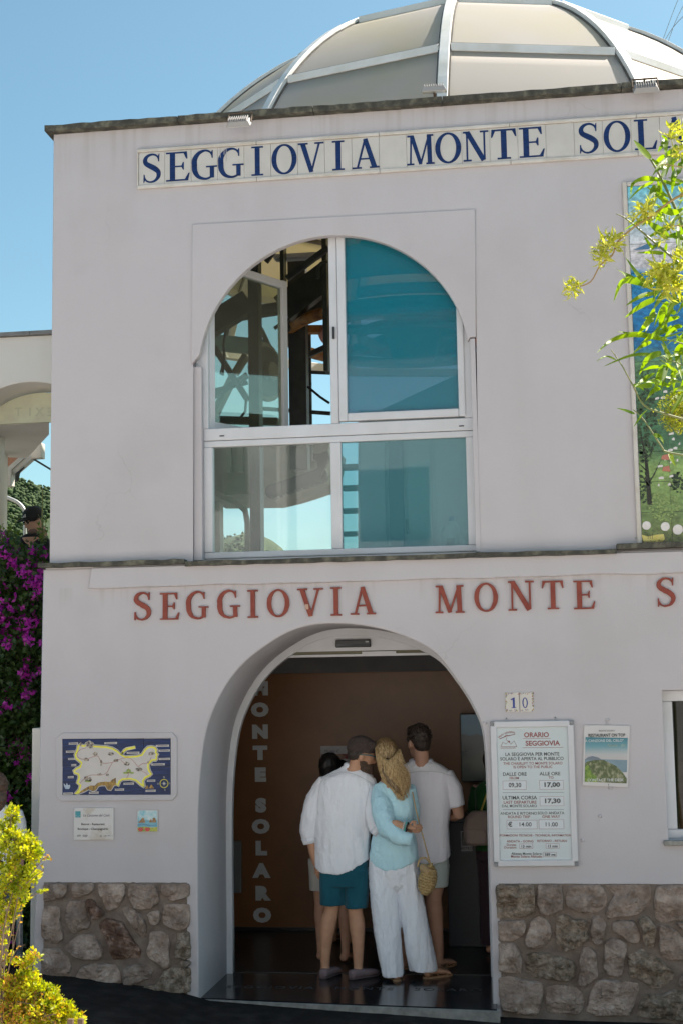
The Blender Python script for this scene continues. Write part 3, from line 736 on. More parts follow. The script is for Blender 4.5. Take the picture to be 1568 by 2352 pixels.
for i, (p, k) in enumerate(right): stone(p, zR, SPR, MT[k], .040 if k == 0 else .05, .9 if k == 0 else 1.4, 70+i*2.7)
# the same walling goes on past the last traced stones
rg = random.Random(12)
for r_ in range(4):
    x = 2.62
    while x < 4.5:
        w = rg.uniform(.16, .30); z0 = -.12+.225*r_
        q = [(x+.012, z0+.02+rg.uniform(0, .03)), (x+w*.5, z0+.012+rg.uniform(0, .02)), (x+w-.012, z0+.03), (x+w-.01+rg.uniform(-.02, .0), z0+.12), (x+w-.03, z0+.205), (x+w*.5, z0+.21-rg.uniform(0, .02)), (x+.025, z0+.2), (x+.008, z0+.11)]
        stone(q, lambda a, b: (a, b), SPR, STONE, .03, .9, rg.uniform(0, 90)) if False else None
        pts = [Vector((a, 0, b)) for a, b in q]
        old = at; at = lambda a, b, Y=0: Vector((a, 0, b))
        stone(q, lambda a, b: (a, b), SPR, STONE, .03, .9, rg.uniform(0, 90)); at = old
        x += w
# ================================================================== lettering and signs
# serif capitals built stroke by stroke in a box one unit high
def _seg(p, w0, q, w1):
    p = Vector((*p, 0)); q = Vector((*q, 0)); d = (q-p).normalized(); a = Vector((-d.y, d.x, 0))
    return [tuple((p-a*w0/2).xy), tuple((q-a*w1/2).xy), tuple((q+a*w1/2).xy), tuple((p+a*w0/2).xy)]
def _curve(pts, ws, k=5):
    c = catmull([(x, y, w) for (x, y), w in zip(pts, ws)], k); L1 = []; L2 = []
    for i, p in enumerate(c):
        d = (c[min(i+1, len(c)-1)]-c[max(i-1, 0)]); d = Vector((d.x, d.y, 0)).normalized(); a = Vector((-d.y, d.x, 0))
        L1.append((p.x+a.x*p.z/2, p.y+a.y*p.z/2)); L2.append((p.x-a.x*p.z/2, p.y-a.y*p.z/2))
    return ('strip', L1, L2)
def _r(x0, y0, x1, y1): return [(x0, y0), (x1, y0), (x1, y1), (x0, y1)]
def _ring(cx, cy, a, b, a2, b2, n=36):
    o = [(cx+a*math.cos(2*math.pi*i/n), cy+b*math.sin(2*math.pi*i/n)) for i in range(n+1)]
    q = [(cx+a2*math.cos(2*math.pi*i/n), cy+b2*math.sin(2*math.pi*i/n)) for i in range(n+1)]
    return ('strip', o, q)
SF = .055
GL = {
 'I': (.40, [_r(.12, SF, .28, 1-SF), _r(.01, 0, .39, SF), _r(.01, 1-SF, .39, 1)]),
 'E': (.70, [_r(.11, SF, .27, 1-SF), _r(.0, 0, .66, SF), _r(.0, 1-SF, .62, 1), _r(.27, .475, .50, .525), [(.50, .38), (.53, .38), (.53, .64), (.50, .64), (.46, .525), (.46, .475)],
            [(.62, .01), (.66, .05), (.70, .26), (.665, .26), (.56, .055)], [(.62, 1), (.58, 1), (.52, .945), (.60, .75), (.635, .75)]]),
 'L': (.64, [_r(.11, SF, .27, 1-SF), _r(.0, 0, .60, SF), _r(.0, 1-SF, .38, 1), [(.56, .01), (.60, .05), (.64, .28), (.605, .28), (.50, .055)]]),
 'T': (.72, [_r(.28, SF, .44, 1-SF), _r(.17, 0, .55, SF), _r(.02, 1-SF, .70, 1), [(.0, .74), (.035, .74), (.12, .945), (.05, 1), (.02, 1)], [(.72, .74), (.685, .74), (.60, .945), (.67, 1), (.70, 1)]]),
 'N': (.78, [_seg((.12, .03), .055, (.12, .97), .055), _seg((.13, .985), .15, (.62, .01), .15), _seg((.65, .03), .055, (.65, .97), .055), _r(.0, 0, .25, SF), _r(.0, 1-SF, .20, 1), _r(.52, 1-SF, .78, 1)]),
 'M': (.92, [_seg((.12, .03), .06, (.15, .97), .06), _seg((.17, .98), .14, (.46, .02), .12), _seg((.46, .02), .06, (.74, .97), .06), _seg((.77, .03), .15, (.75, .97), .15), _r(.0, 0, .24, SF), _r(.64, 0, .92, SF), _r(.02, 1-SF, .22, 1), _r(.68, 1-SF, .90, 1)]),
 'V': (.78, [_seg((.14, .98), .15, (.40, .0), .13), _seg((.40, .0), .06, (.64, .98), .06), _r(.0, 1-SF, .30, 1), _r(.50, 1-SF, .78, 1)]),
 'A': (.78, [_seg((.15, .02), .06, (.38, 1.0), .06), _seg((.38, 1.0), .13, (.64, .02), .15), _r(.24, .30, .55, .35), _r(.0, 0, .27, SF), _r(.50, 0, .78, SF)]),
 'R': (.80, [_r(.11, SF, .27, 1-SF), _r(.0, 0, .38, SF), _r(.0, 1-SF, .30, 1), _curve([(.27, .97), (.45, .965), (.60, .86), (.60, .66), (.45, .53), (.27, .52)], [.06, .065, .12, .14, .07, .055]), _seg((.40, .53), .12, (.70, .02), .15), _r(.60, 0, .80, SF)]),
 'O': (.80, [_ring(.40, .5, .40, .52, .245, .455)]),
 'G': (.80, [_curve([(.66, .80), (.58, .93), (.42, .985), (.22, .90), (.09, .70), (.08, .5), (.10, .28), (.22, .09), (.42, .015), (.58, .05), (.66, .13)], [.04, .06, .075, .12, .165, .175, .165, .12, .075, .07, .06]),
            _r(.58, .04, .72, .40), _r(.46, .40, .82, .45), [(.645, .72), (.68, .72), (.68, .98), (.655, .98), (.62, .90)]]),
 'S': (.62, [_curve([(.53, .78), (.48, .91), (.34, .975), (.18, .925), (.10, .80), (.13, .67), (.27, .57), (.41, .48), (.52, .36), (.52, .20), (.42, .07), (.27, .025), (.14, .08), (.07, .22)], [.03, .06, .07, .10, .135, .155, .175, .175, .15, .125, .085, .06, .055, .03]),
            [(.515, .72), (.55, .72), (.56, .99), (.535, .99), (.50, .88)], [(.045, .01), (.07, .01), (.105, .12), (.085, .29), (.05, .29)]]),
}
def glyph(ch, x, z, h, y0, y1, w=1.0, wob=0.0, italic=0):
    "centre x, baseline z, height h; front at y0"
    W_, parts = GL[ch]; mb = MB()
    T = lambda p: (x+(p[0]-W_/2)*h*w+italic*p[1]*h, z+p[1]*h)
    for i, pt in enumerate(parts):
        e = i*.00035
        if pt[0] == 'strip':
            a = [T(q) for q in pt[1]]; b = [T(q) for q in pt[2]]; n = len(a)
            vs = [(p[0], y0-e, p[1]) for p in a]+[(p[0], y0-e, p[1]) for p in b]+[(p[0], y1, p[1]) for p in a]+[(p[0], y1, p[1]) for p in b]
            fs = []
            for k in range(n-1):
                fs += [(k, n+k, n+k+1, k+1), (k, k+1, 2*n+k+1, 2*n+k), (n+k+1, n+k, 3*n+k, 3*n+k+1)]
            fs += [(0, 2*n, 3*n, n), (n-1, 2*n-1, 4*n-1, 3*n-1)]
            mb.raw(vs, fs)
        else: mb.prism([T(q) for q in pt], y0-e, y1)
    me = mb.mesh()
    if wob:
        for v in me.vertices:
            v.co.x += noise.noise((v.co.x*60, v.co.z*60, 1))*wob; v.co.z += noise.noise((v.co.x*60, v.co.z*60, 9))*wob
    bm = bmesh.new(); bm.from_mesh(me); bmesh.ops.recalc_face_normals(bm, faces=bm.faces); bm.to_mesh(me); bm.free()
    return me
# red letters over the doorway
RS = thing('red_letter_sign', 'raised brick red serif letters along the wall above the doorway', 'sign', (0, 0, 2.6))
z4 = zm(450, 2250, 1250, 1568); z5 = zm(1600, 2250, 1131, 1568)
for zf, row in ((z4, [('S', 153, 150, 291), ('E', 290, 153, 288), ('G', 428, 146, 283), ('G', 585, 140, 279), ('I', 707, 139, 278), ('O', 834, 137, 273), ('V', 995, 131, 270), ('I', 1123, 125, 268), ('A', 1257, 124, 262)]),
                (z5, [('M', 276, 128, 281), ('O', 477, 116, 272), ('N', 672, 103, 267), ('T', 848, 102, 260), ('E', 1022, 101, 259), ('S', 1474, 85, 246)])):
    for ch, zx, t, b in row:
        p = at(*zf(zx, b)); q = at(*zf(zx, t))
        o = add('letter', glyph(ch, p.x, p.z, q.z-p.z, -.018, .004, {'M': 1.14, 'E': 1.06, 'O': 1.05, 'A': 1.18, 'V': 1.2, 'N': 1.12, 'T': 1.05, 'S': 1.08}.get(ch, 1.0), .0022), RED, RS)
for k, ch in enumerate('OLARO'): add('letter', glyph(ch, 2.82+.29*k, 2.665, .205, -.018, .004, .92, .0022), RED, RS)
p = at(*z4(978, 222)); MB().box(p.x-.012, p.x+.012, -.0205, -.0185, p.z-.02, p.z+.016).build('chipped_patch', M('bare_letter_core', (.45, .27, .19), (.5, .33, .25), scale=40), RS)
# blue letters on ceramic tiles
TILE = M('cream_glazed_tile', (.58, .54, .50), (.53, .49, .45), scale=6, rough=.3, bump=.05, bscale=30, rand=.025)
TRIM = M('tile_trim', (.62, .58, .54), (.50, .45, .39), scale=5, rough=.5, bump=.2, bscale=40)
TS = thing('tile_sign', 'row of cream ceramic tiles with cobalt blue serif capitals under the roof edge', 'sign', (0, 0, 5.9))
tx, tw, tz0, tz1 = -1.263, .2012, 5.886, 6.138
rg = random.Random(2)
for i, ch in enumerate('SEGGIOVIA MONTE SOLARO'):
    x0 = tx+i*tw
    t = box('tile', x0+.0012, x0+tw-.0012, .0235-rg.uniform(0, .002), .034, tz0+.0015, tz1-.0015, TILE, TS)
    if ch != ' ':
        wd_ = {'M': .96, 'E': 1.15, 'O': 1.05, 'A': 1.14, 'N': 1.05, 'V': 1.1, 'T': 1.13, 'S': 1.07, 'L': 1.1}.get(ch, 1.04)
        add('letter', glyph(ch, x0+tw/2, tz0+.014, .225, .0205, .0225, wd_), BLUE, t)
x1 = tx+22*tw
bx_ = [tx-.01, tx+.9, 0.55, 1.5, 2.4, x1]
for a, b in zip(bx_, bx_[1:]):
    box('border_strip', a+.001, b-.001, .010, .034, tz1+.001, tz1+.028, TRIM, TS, bevel=.006); box('border_strip', a+.001, b-.001, .010, .034, tz0-.030, tz0-.001, TRIM, TS, bevel=.006)
box('border_strip', tx-.011, tx-.001, .012, .034, tz0, tz1, TRIM, TS)
# drips of whitewash across the second G
for dx, l in ((.02, .07), (.05, .05), (.066, .10)):
    box('whitewash_drip', tx+3*tw+dx, tx+3*tw+dx+.004, .0185, .020, tz1-l-.01, tz1-.002, PL, TS)

# ---------------------------------------------------------------- tiled mural
MU = thing('tile_mural', 'tall tiled mural of sea, village and garden tree on the upper wall', 'mural', (3.2, 0, 3.08))
mx0, mz0, mz1 = 2.315, 3.085, 5.635
MP = bpy.data.materials.new('mural_glaze'); MP.use_nodes = True; nt = MP.node_tree; N = nt.nodes; L = nt.links
pb = N['Principled BSDF']; pb.inputs['Roughness'].default_value = .25
tc = N.new('ShaderNodeTexCoord'); sp = N.new('ShaderNodeSeparateXYZ'); L.new(tc.outputs['Object'], sp.inputs[0])
ns = N.new('ShaderNodeTexNoise'); ns.inputs['Scale'].default_value = 5; ns.inputs['Detail'].default_value = 8; L.new(tc.outputs['Object'], ns.inputs[0])
ma = N.new('ShaderNodeMath'); ma.operation = 'MULTIPLY_ADD'; ma.inputs[1].default_value = .16; L.new(ns.outputs['Fac'], ma.inputs[0]); L.new(sp.outputs[2], ma.inputs[2])
mr = N.new('ShaderNodeMapRange'); mr.inputs[1].default_value = mz0+.08; mr.inputs[2].default_value = mz1+.08; L.new(ma.outputs[0], mr.inputs[0])
cr = N.new('ShaderNodeValToRGB'); E_ = cr.color_ramp.elements; E_[0].position = 0; E_[0].color = (.14, .16, .06, 1); E_[1].position = 1; E_[1].color = (.16, .50, .60, 1)
for p_, c_ in ((.08, (.13, .20, .07)), (.20, (.22, .33, .10)), (.27, (.05, .14, .07)), (.40, (.04, .13, .06)), (.50, (.10, .22, .10)), (.535, (.02, .16, .30)), (.57, (.01, .14, .33)), (.66, (.015, .17, .38)), (.745, (.02, .21, .42)), (.765, (.55, .53, .56)), (.82, (.60, .56, .58)), (.90, (.42, .56, .62))):
    q = E_.new(p_); q.color = (*c_, 1)
L.new(mr.outputs[0], cr.inputs[0])
n2 = N.new('ShaderNodeTexNoise'); n2.inputs['Scale'].default_value = 30; n2.inputs['Detail'].default_value = 6
mpp = N.new('ShaderNodeMapping'); mpp.inputs['Scale'].default_value = (1, 1, 1.4); L.new(tc.outputs['Object'], mpp.inputs[0]); L.new(mpp.outputs[0], n2.inputs[0])
hs = N.new('ShaderNodeHueSaturation'); m2 = N.new('ShaderNodeMapRange'); m2.inputs[1].default_value = .3; m2.inputs[2].default_value = .7; m2.inputs[3].default_value = .62; m2.inputs[4].default_value = 1.4
L.new(n2.outputs['Fac'], m2.inputs[0]); L.new(m2.outputs[0], hs.inputs['Value']); L.new(cr.outputs[0], hs.inputs['Color']); L.new(hs.outputs[0], pb.inputs['Base Color'])
tw2 = .2125
for j in range(12):
    for i in range(6):
        box('tile', mx0+i*.205+.0012, mx0+(i+1)*.205-.0012, .0225-rg.uniform(0, .0015), .034, mz0+j*tw2+.0015, mz0+(j+1)*tw2-.0015, MP, MU)
box('border_strip', mx0-.034, mx0-.002, .010, .034, mz0-.003, mz1+.034, TRIM, MU, bevel=.007); box('border_strip', mx0-.001, mx0+1.24, .010, .034, mz1+.002, mz1+.034, TRIM, MU, bevel=.007)
MY = .0195
BARK = M('painted_bark', (.012, .014, .009), rough=.3); LEAFP = M('painted_leaves', (.012, .035, .014), (.07, .12, .04), scale=55, rough=.3)
LEAFQ = M('painted_bush', (.13, .22, .06), (.30, .38, .13), scale=50, rough=.3); HOUSE = M('painted_house', (.62, .56, .54), (.70, .66, .64), scale=30, rough=.3)
ROOFP = M('painted_roof', (.45, .16, .11), rough=.3); SEAI = M('painted_island', (.07, .17, .30), rough=.3); SCRL = M('painted_scroll', (.62, .50, .10), (.72, .60, .2), scale=20, rough=.3)
def blob(name, cx, cz, rx, rz, mt, y=MY, n=26, wob=.25, seed=0.0):
    pts = []
    for i in range(n):
        a = 2*math.pi*i/n; r = 1+wob*noise.noise((math.cos(a)*2.2+seed, math.sin(a)*2.2, seed))
        pts.append((cx+rx*r*math.cos(a), cz+rz*r*math.sin(a)))
    return MB().prism(pts, y, y+.003).build(name, mt, MU)
zM = zm(2400, 1300, 331, 819)
def mp(x, y): p = at(*zM(x, y), .02); return p.x, p.z
def mblob(name, x, y, rx, ry, mt, dy=0, seed=0.0, wob=.25, n=26):
    c = mp(x, y); e = mp(x+rx, y); g = mp(x, y-ry); return blob(name, c[0], c[1], abs(e[0]-c[0]), abs(g[1]-c[1]), mt, MY-dy, n, wob, seed)
def clump(nm, x, y, rx, ry, mt, n, r0, r1, dy):
    q = random.Random(int(x+y)); mb = MB()
    for k in range(n):
        a = q.uniform(0, 6.28); s = math.sqrt(q.random()); c = mp(x+rx*s*math.cos(a), y+ry*s*math.sin(a)); R0 = q.uniform(r0, r1)*.00045; pts = []
        for i in range(9): t = 2*math.pi*i/9; rr = R0*(1+.6*noise.noise((math.cos(t)*2+k, math.sin(t)*2, x))); pts.append((c[0]+rr*math.cos(t), c[1]+rr*math.sin(t)*.8))
        mb.prism(pts, MY-dy-.00004*(k % 12), MY+.002)
    tag(mb.build(nm, mt, MU), kind='stuff')
LEAFD = M('painted_dark_leaves', (.006, .02, .009), (.03, .06, .022), scale=60, rough=.3)
clump('painted_crown', 450, 980, 100, 400, LEAFD, 110, 14, 38, 0); clump('painted_crown', 440, 1000, 90, 390, LEAFP, 90, 8, 24, .0005)
clump('painted_bush', 420, 1600, 70, 170, LEAFD, 60, 12, 30, .0); clump('painted_bush', 630, 1790, 150, 150, LEAFQ, 130, 8, 24, .0005); clump('painted_bush', 770, 1560, 80, 100, LEAFD, 60, 10, 30, .0002); clump('painted_bush', 560, 480, 260, 70, LEAFP, 120, 6, 20, .0003); clump('painted_bush', 560, 2120, 220, 90, LEAFP, 90, 5, 14, .0003)
tr = [(490, 1780, 26), (470, 1560, 20), (455, 1380, 15), (430, 1230, 9), (400, 1090, 4)]
def stroke(pl, dy=.0008, nm='painted_branch'):
    L1 = []; L2 = []
    for i, (x, y, w) in enumerate(pl): L1.append(mp(x-w, y)); L2.append(mp(x+w, y))
    MB().prism(L1+list(reversed(L2)), MY-dy, MY-dy+.001).build(nm, BARK, MU)
stroke(tr); stroke([(475, 1590, 9), (430, 1520, 7), (360, 1470, 4)]); stroke([(450, 1440, 9), (400, 1390, 6), (350, 1350, 3)]); stroke([(480, 1560, 8), (530, 1480, 6), (590, 1350, 3)])
stroke([(455, 1320, 7), (500, 1270, 5), (525, 1150, 2)]); stroke([(432, 1250, 6), (390, 1215, 4), (345, 1205, 2)])
for k, (x, y) in enumerate(((575, 1585), (680, 1580), (700, 1500), (600, 1515), (640, 1330), (700, 1360), (740, 1220), (690, 1240), (780, 1180), (720, 1130), (770, 1060), (700, 1080), (760, 1340), (810, 1290), (560, 730), (620, 720), (650, 590), (700, 560), (640, 660), (590, 1400))):
    c = mp(x, y); w = .006+.004*(k % 4); j = .003*(k % 3); MB().prism([(c[0]-w, c[1]-.007), (c[0]+w*.9, c[1]-.009+j), (c[0]+w, c[1]+.006+j), (c[0]+w*.2, c[1]+.011), (c[0]-w*.9, c[1]+.005)], MY-.0014, MY).build('painted_house', HOUSE, MU)
for x, y in ((650, 1425), (640, 1310)):
    c = mp(x, y); MB().prism([(c[0]-.028, c[1]-.014), (c[0]+.028, c[1]-.02), (c[0]+.02, c[1]+.022), (c[0]-.02, c[1]+.014)], MY-.0016, MY).build('painted_roof', ROOFP, MU)
for x, y, r in ((455, 1985, 42), (640, 1995, 44), (765, 2025, 50)): mblob('painted_flower', x, y, r, r, HOUSE, .0018, .5, .06)
c = mp(520, 2110); MB().prism([mp(405, 2075), mp(470, 2095), mp(560, 2075), mp(625, 2070), (mp(635, 2120)[0], mp(635, 2120)[1]), mp(610, 2150), mp(520, 2155), mp(430, 2160)], MY-.0012, MY).build('painted_scroll', SCRL, MU)
p = mp(520, 2130); text('lettering', 'Belvedere  B\u00fccci', p[0], p[1]-.008, .026, BARK, MU, y=MY-.0022, shear=.2)
for x in (470, 490, 512):
    p = mp(x, 2088); box('painted_mast', p[0]-.0015, p[0]+.0015, MY-.0020, MY-.0013, p[1]-.02, p[1]+.016, BARK, MU)
zM2 = zm(2400, 700, 331, 1298)
p = at(*zM2(740, 1165), .02); MB().prism([(p.x-.10, p.z), (p.x-.05, p.z+.02), (p.x, p.z+.042), (p.x+.05, p.z+.03), (p.x+.12, p.z)], MY, MY+.003).build('painted_island', SEAI, MU)

# ---------------------------------------------------------------- ceramic island map
MPN = thing('ceramic_map', 'ceramic tile map of an island in blue and yellow with plaster border', 'map', (-1.42, 0, 1.36))
NAVYG = M('map_sea_glaze', (.004, .012, .05), (.006, .03, .13), scale=14, spec=.3, rough=.35, stretch=(.5, 1, 5), bump=.1, bscale=20)
LAND = M('map_land_glaze', (.54, .50, .48), (.49, .45, .43), scale=8, rough=.25); YEL = M('map_yellow', (.72, .66, .03), (.78, .72, .10), scale=18, rough=.25)
INK = M('map_ink', (.02, .018, .03), rough=.4); OCH = M('map_cliff', (.10, .05, .01), (.42, .24, .03), scale=40, rough=.3, stretch=(2, 1, 1)); REDL = M('map_route', (.45, .09, .06), rough=.3)
zp = zm(200, 2900, 550, 1568)
def mq(x, y): p = at(*zp(x, y)); return p.x, p.z
bd = [mq(80, 150), mq(150, 90), mq(1400, 85), mq(1455, 150), mq(1455, 800), mq(1405, 858), mq(140, 870), mq(82, 820)]
add('border', plate(bd, [[mq(150, 158), mq(1385, 150), mq(1385, 795), mq(150, 800)]], -.012, .004, .003), PL, MPN)
for i in range(4):
    for j in range(2):
        a = mq(150+i*308, 157+j*322); b = mq(150+(i+1)*308, 157+(j+1)*320)
        box('tile', a[0]+.0012, b[0]-.0012, -.008, .003, b[1]+.0012, a[1]-.0012, NAVYG, MPN)
isl = [(285,785),(330,735),(345,690),(310,660),(330,600),(325,570),(285,555),(270,520),(310,485),(345,470),(360,440),(300,390),(285,340),(315,270),(320,235),(350,215),(400,230),(420,205),(460,185),(495,205),(510,232),(650,240),(720,255),(775,285),(815,325),(850,280),(880,262),(975,245),(985,262),(885,285),(850,320),(835,335),(870,355),(1000,345),(1050,330),(1085,275),(1120,245),(1165,238),(1210,250),(1232,280),(1225,310),(1245,335),(1230,360),(1235,390),(1215,410),(1180,410),(1140,450),(1140,485),(1150,520),(1175,560),(1150,585),(1100,610),(1080,640),(1090,700),(1080,715),(1040,690),(980,640),(920,625),(840,630),(810,650),(790,700),(765,685),(735,690),(700,745),(665,735),(640,690),(590,690),(560,700),(530,745),(500,755),(450,735),(400,760),(330,790)]
cx_ = sum(p[0] for p in isl)/len(isl); cy_ = sum(p[1] for p in isl)/len(isl)
def scaled(pl, off):
    out = []; n = len(pl)
    A = sum(pl[i][0]*pl[(i+1) % n][1]-pl[(i+1) % n][0]*pl[i][1] for i in range(n))
    for i in range(n):
        d = Vector((pl[(i+1) % n][0]-pl[i-1][0], pl[(i+1) % n][1]-pl[i-1][1])).normalized(); s = 1 if A > 0 else -1
        out.append((pl[i][0]-d.y*-off*s*-1*-1, pl[i][1]+d.x*-off*s*-1*-1) if False else (pl[i][0]+d.y*off*s, pl[i][1]-d.x*off*s))
    return out
def mprint(name, pl, mt, y): add(name, plate([mq(*q) for q in pl], [], y, y+.0006), mt, MPN)
for nm, pl_, mt_, y_ in (('island_edge', scaled(isl, 9), LAND, -.0090), ('island_ink', scaled(isl, 1), INK, -.0096), ('island_land', scaled(isl, -3), LAND, -.0102)):
    add(nm, plate([mq(*q) for q in pl_], [], y_, y_+.0005), mt_, MPN)
o1 = [mq(*q) for q in scaled(isl, -4)]; o2 = [mq(*q) for q in scaled(isl, -24)]; n_ = len(o1)
vv = []; ff = []
for i in range(n_):
    j = (i+1) % n_; y_ = -.0108-.00003*(i % 3); k = len(vv)
    vv += [(o1[i][0], y_, o1[i][1]), (o1[j][0], y_, o1[j][1]), (o2[j][0], y_, o2[j][1]), (o2[i][0], y_, o2[i][1])]; ff.append((k, k+1, k+2, k+3))
MB().raw(vv, ff).build('island_shore', YEL, MPN)
mprint('cliff', [(330,785),(400,755),(450,730),(500,752),(530,740),(560,700),(600,685),(640,690),(665,733),(700,742),(735,690),(762,680),(760,600),(720,620),(690,650),(640,645),(590,650),(550,660),(520,690),(470,690),(430,710),(380,740)], OCH, -.0118)
for pl in ([(330,370),(360,385),(420,395),(480,370),(520,355),(560,360),(600,430),(690,432),(760,410),(820,385),(890,372),(950,400),(1015,480)], [(820,405),(860,440)], [(720,435),(690,480),(660,540),(600,570),(500,570),(450,580),(380,630),(355,665)], [(1015,480),(1060,440),(1130,430),(1165,360)], [(1060,530),(1100,545),(1120,575)], [(905,490),(905,560),(880,610)], [(330,370),(320,320),(360,280),(420,262)]):
    c = catmull([(*mq(*q), 0) for q in pl], 5); MB().tube([(p.x, -.0122, p.y) for p in c], .0011, 4).build('route_line', REDL, MPN)
vig = M('map_vignette', (.05, .045, .05), (.45, .38, .30), scale=70, rough=.3, contrast=(.42, .6)); vig2 = M('map_garden', (.10, .22, .04), (.4, .45, .12), scale=60, rough=.3)
for x, y, w, h, mt in ((460,225,45,42,vig),(360,220,14,22,vig),(525,330,28,25,vig),(705,330,36,20,vig),(425,395,28,22,vig),(762,405,30,18,vig),(885,440,34,22,vig),(1165,325,40,22,vig),(1025,505,42,22,vig),(425,610,24,30,vig),(465,620,22,26,vig),(575,560,26,14,vig),(593,430,10,40,vig),(665,568,18,12,vig),(905,525,24,24,vig2),(870,545,30,12,vig2),(940,545,30,12,vig2),(440,640,40,12,vig2),(1128,425,10,18,vig)):
    pts = []
    for i in range(12):
        a = 2*math.pi*i/12; r = 1+.35*noise.noise((math.cos(a)*3+x, math.sin(a)*3, y)); pts.append((x+w*r*math.cos(a), y+h*r*math.sin(a)))
    mprint('vignette', pts, mt, -.0126)
for x, y, w in ((275,210,55),(240,302,52),(255,385,42),(280,455,30),(245,593,36),(215,780,58),(700,205,75),(955,315,75),(1290,235,78),(1310,290,68),(1315,385,66),(1240,448,80),(1160,633,50),(905,667,62),(800,735,55),(1155,748,60),(508,770,58)):
    mprint('name_ribbon', [(x-w, y-7), (x+w, y-11), (x+w-6, y+2), (x+w, y+12), (x-w, y+14), (x-w+6, y+3)], LAND, -.0094)
    a = mq(x-w*.75, y+5); b = mq(x+w*.75, y-1); box('ribbon_lettering', a[0], b[0], -.0099, -.0095, a[1]-.0005, a[1]+.0035, INK, MPN)
c = mq(1308, 667); cw = M('compass_yellow', (.72, .62, .05), rough=.3)
MB().tube([(c[0]+.029*math.cos(2*math.pi*i/32), -.0092, c[1]+.029*math.sin(2*math.pi*i/32)) for i in range(33)], .0028, 5).build('compass_ring', cw, MPN)
st = []
for i in range(16):
    a = 2*math.pi*i/16; r = .021 if i % 4 == 0 else (.014 if i % 2 == 0 else .005); st.append((c[0]+r*math.sin(a), c[1]+r*math.cos(a)))
MB().prism(st, -.0094, -.008).build('compass_star', LAND, MPN)
for s, dx, dz in (('N', 0, .044), ('S', .006, -.044), ('O', -.043, -.002), ('E', .043, 0)): text('lettering', s, c[0]+dx, c[1]+dz, .017, LAND, MPN, y=-.0092)
for x, y, w, mt in ((1115, 710, 22, OCH), (1165, 705, 30, OCH)): mprint('sea_stack', [(x-w, y+18), (x-w*.5, y-10), (x, y-28), (x+w*.5, y-8), (x+w, y+18)], mt, -.0094)
mprint('painted_ship', [(170, 700), (165, 665), (190, 690), (200, 660), (215, 688), (235, 680), (240, 705), (225, 730), (185, 730)], M('ship_white', (.3, .4, .55), (.6, .6, .6), scale=60), -.0094)

# ---------------------------------------------------------------- small plaques
PQ = thing('restaurant_plaque', 'weathered white restaurant plaque with black lettering on the plaster wall', 'plaque', (-1.58, 0, 1.09))
PQM = M('plaque_enamel', (.56, .54, .53), (.47, .42, .37), scale=7, rough=.35, contrast=(.5, .62))
a = mq(283, 945); b = mq(735, 1310)
box('plate', a[0], b[0], -.014, .004, b[1], a[1], PQM, PQ, bevel=.002)
TEAL = M('logo_teal', (.03, .25, .30), (.05, .32, .36), scale=20, rough=.4); TXT = M('print_black', (.03, .03, .035), rough=.5)
a2 = mq(300, 982); b2 = mq(360, 1053); LG = box('logo', a2[0], b2[0], -.0152, -.0141, b2[1], a2[1], TEAL, PQ)
w_ = b2[0]-a2[0]; MB().tube([(a2[0]+w_*t, -.0154, b2[1]+.009+.004*math.sin(t*9)) for t in [i/8 for i in range(9)]], .0008, 4).build('wave_line', WHITEVINYL, LG)
p = mq(540, 1030); text('lettering', 'La Canzone del Cielo', p[0], p[1], .027, M('script_ink', (.16, .14, .19)), PQ, y=-.0147, shear=.35, sx=.84)
p = mq(500, 1130); text('lettering', 'Bistrot - Restaurant', p[0], p[1], .0215, TXT, PQ, y=-.0147, bold=.012)
p = mq(498, 1184); text('lettering', 'Boutique - Champagneria', p[0], p[1], .0215, TXT, PQ, y=-.0147, bold=.012)
p = mq(378, 1258); text('lettering', 'on  top', p[0], p[1], .026, TXT, PQ, y=-.0147, shear=.15)
p = mq(650, 1262); text('lettering', '@ ...dic Wi  l', p[0], p[1], .017, M('faded_ink', (.2, .19, .19)), PQ, y=-.0147)
SP = thing('painted_tile', 'small square tile painted with sea stacks and red flowers', 'tile', (-1.19, 0, 1.14))
a = mq(1000, 970); b = mq(1238, 1218); X0, X1, Z0, Z1 = a[0], b[0], b[1], a[1]; hh = Z1-Z0; ww = X1-X0
box('plate', X0, X1, -.010, .004, Z0, Z1, LAND, SP, bevel=.0015)
def tl(name, pl, mt, k): MB().prism([(X0+ww*u, Z0+hh*w) for u, w in pl], -.0106-.0006*k, -.0098).build(name, mt, SP)
tl('painted_sky', [(.03, .53), (.97, .53), (.97, .94), (.9, .97), (.1, .98), (.03, .9)], M('tile_sky', (.16, .42, .50), (.55, .62, .62), scale=25, rough=.2), 0)
tl('painted_sea', [(.03, .22), (.97, .22), (.97, .525), (.03, .525)], M('tile_sea', (.02, .16, .30), (.16, .45, .52), scale=18, rough=.2, stretch=(.5, 1, 4)), 0)
tl('painted_grass', [(.03, .02), (.97, .02), (.97, .23), (.7, .19), (.4, .25), (.03, .21)], M('tile_grass', (.10, .22, .02), (.5, .45, .04), scale=60, rough=.2), 1)
RK = M('tile_rock', (.12, .05, .02), (.40, .20, .05), scale=50, rough=.2)
tl('painted_rock', [(.04, .42), (.16, .52), (.27, .66), (.34, .62), (.40, .42)], RK, 2); tl('painted_rock', [(.57, .43), (.63, .55), (.68, .60), (.74, .43)], RK, 2); tl('painted_rock', [(.73, .43), (.76, .64), (.83, .66), (.90, .58), (.93, .43)], RK, 3)
PP = M('tile_poppy', (.42, .01, .015), (.5, .03, .02), scale=40, rough=.2)
for cx in (.18, .50): tl('painted_poppy', [(cx+.13*math.cos(a)*(1+.15*math.sin(3*a)), .11+.09*math.sin(a)) for a in [i*math.pi/8 for i in range(16)]], PP, 3)
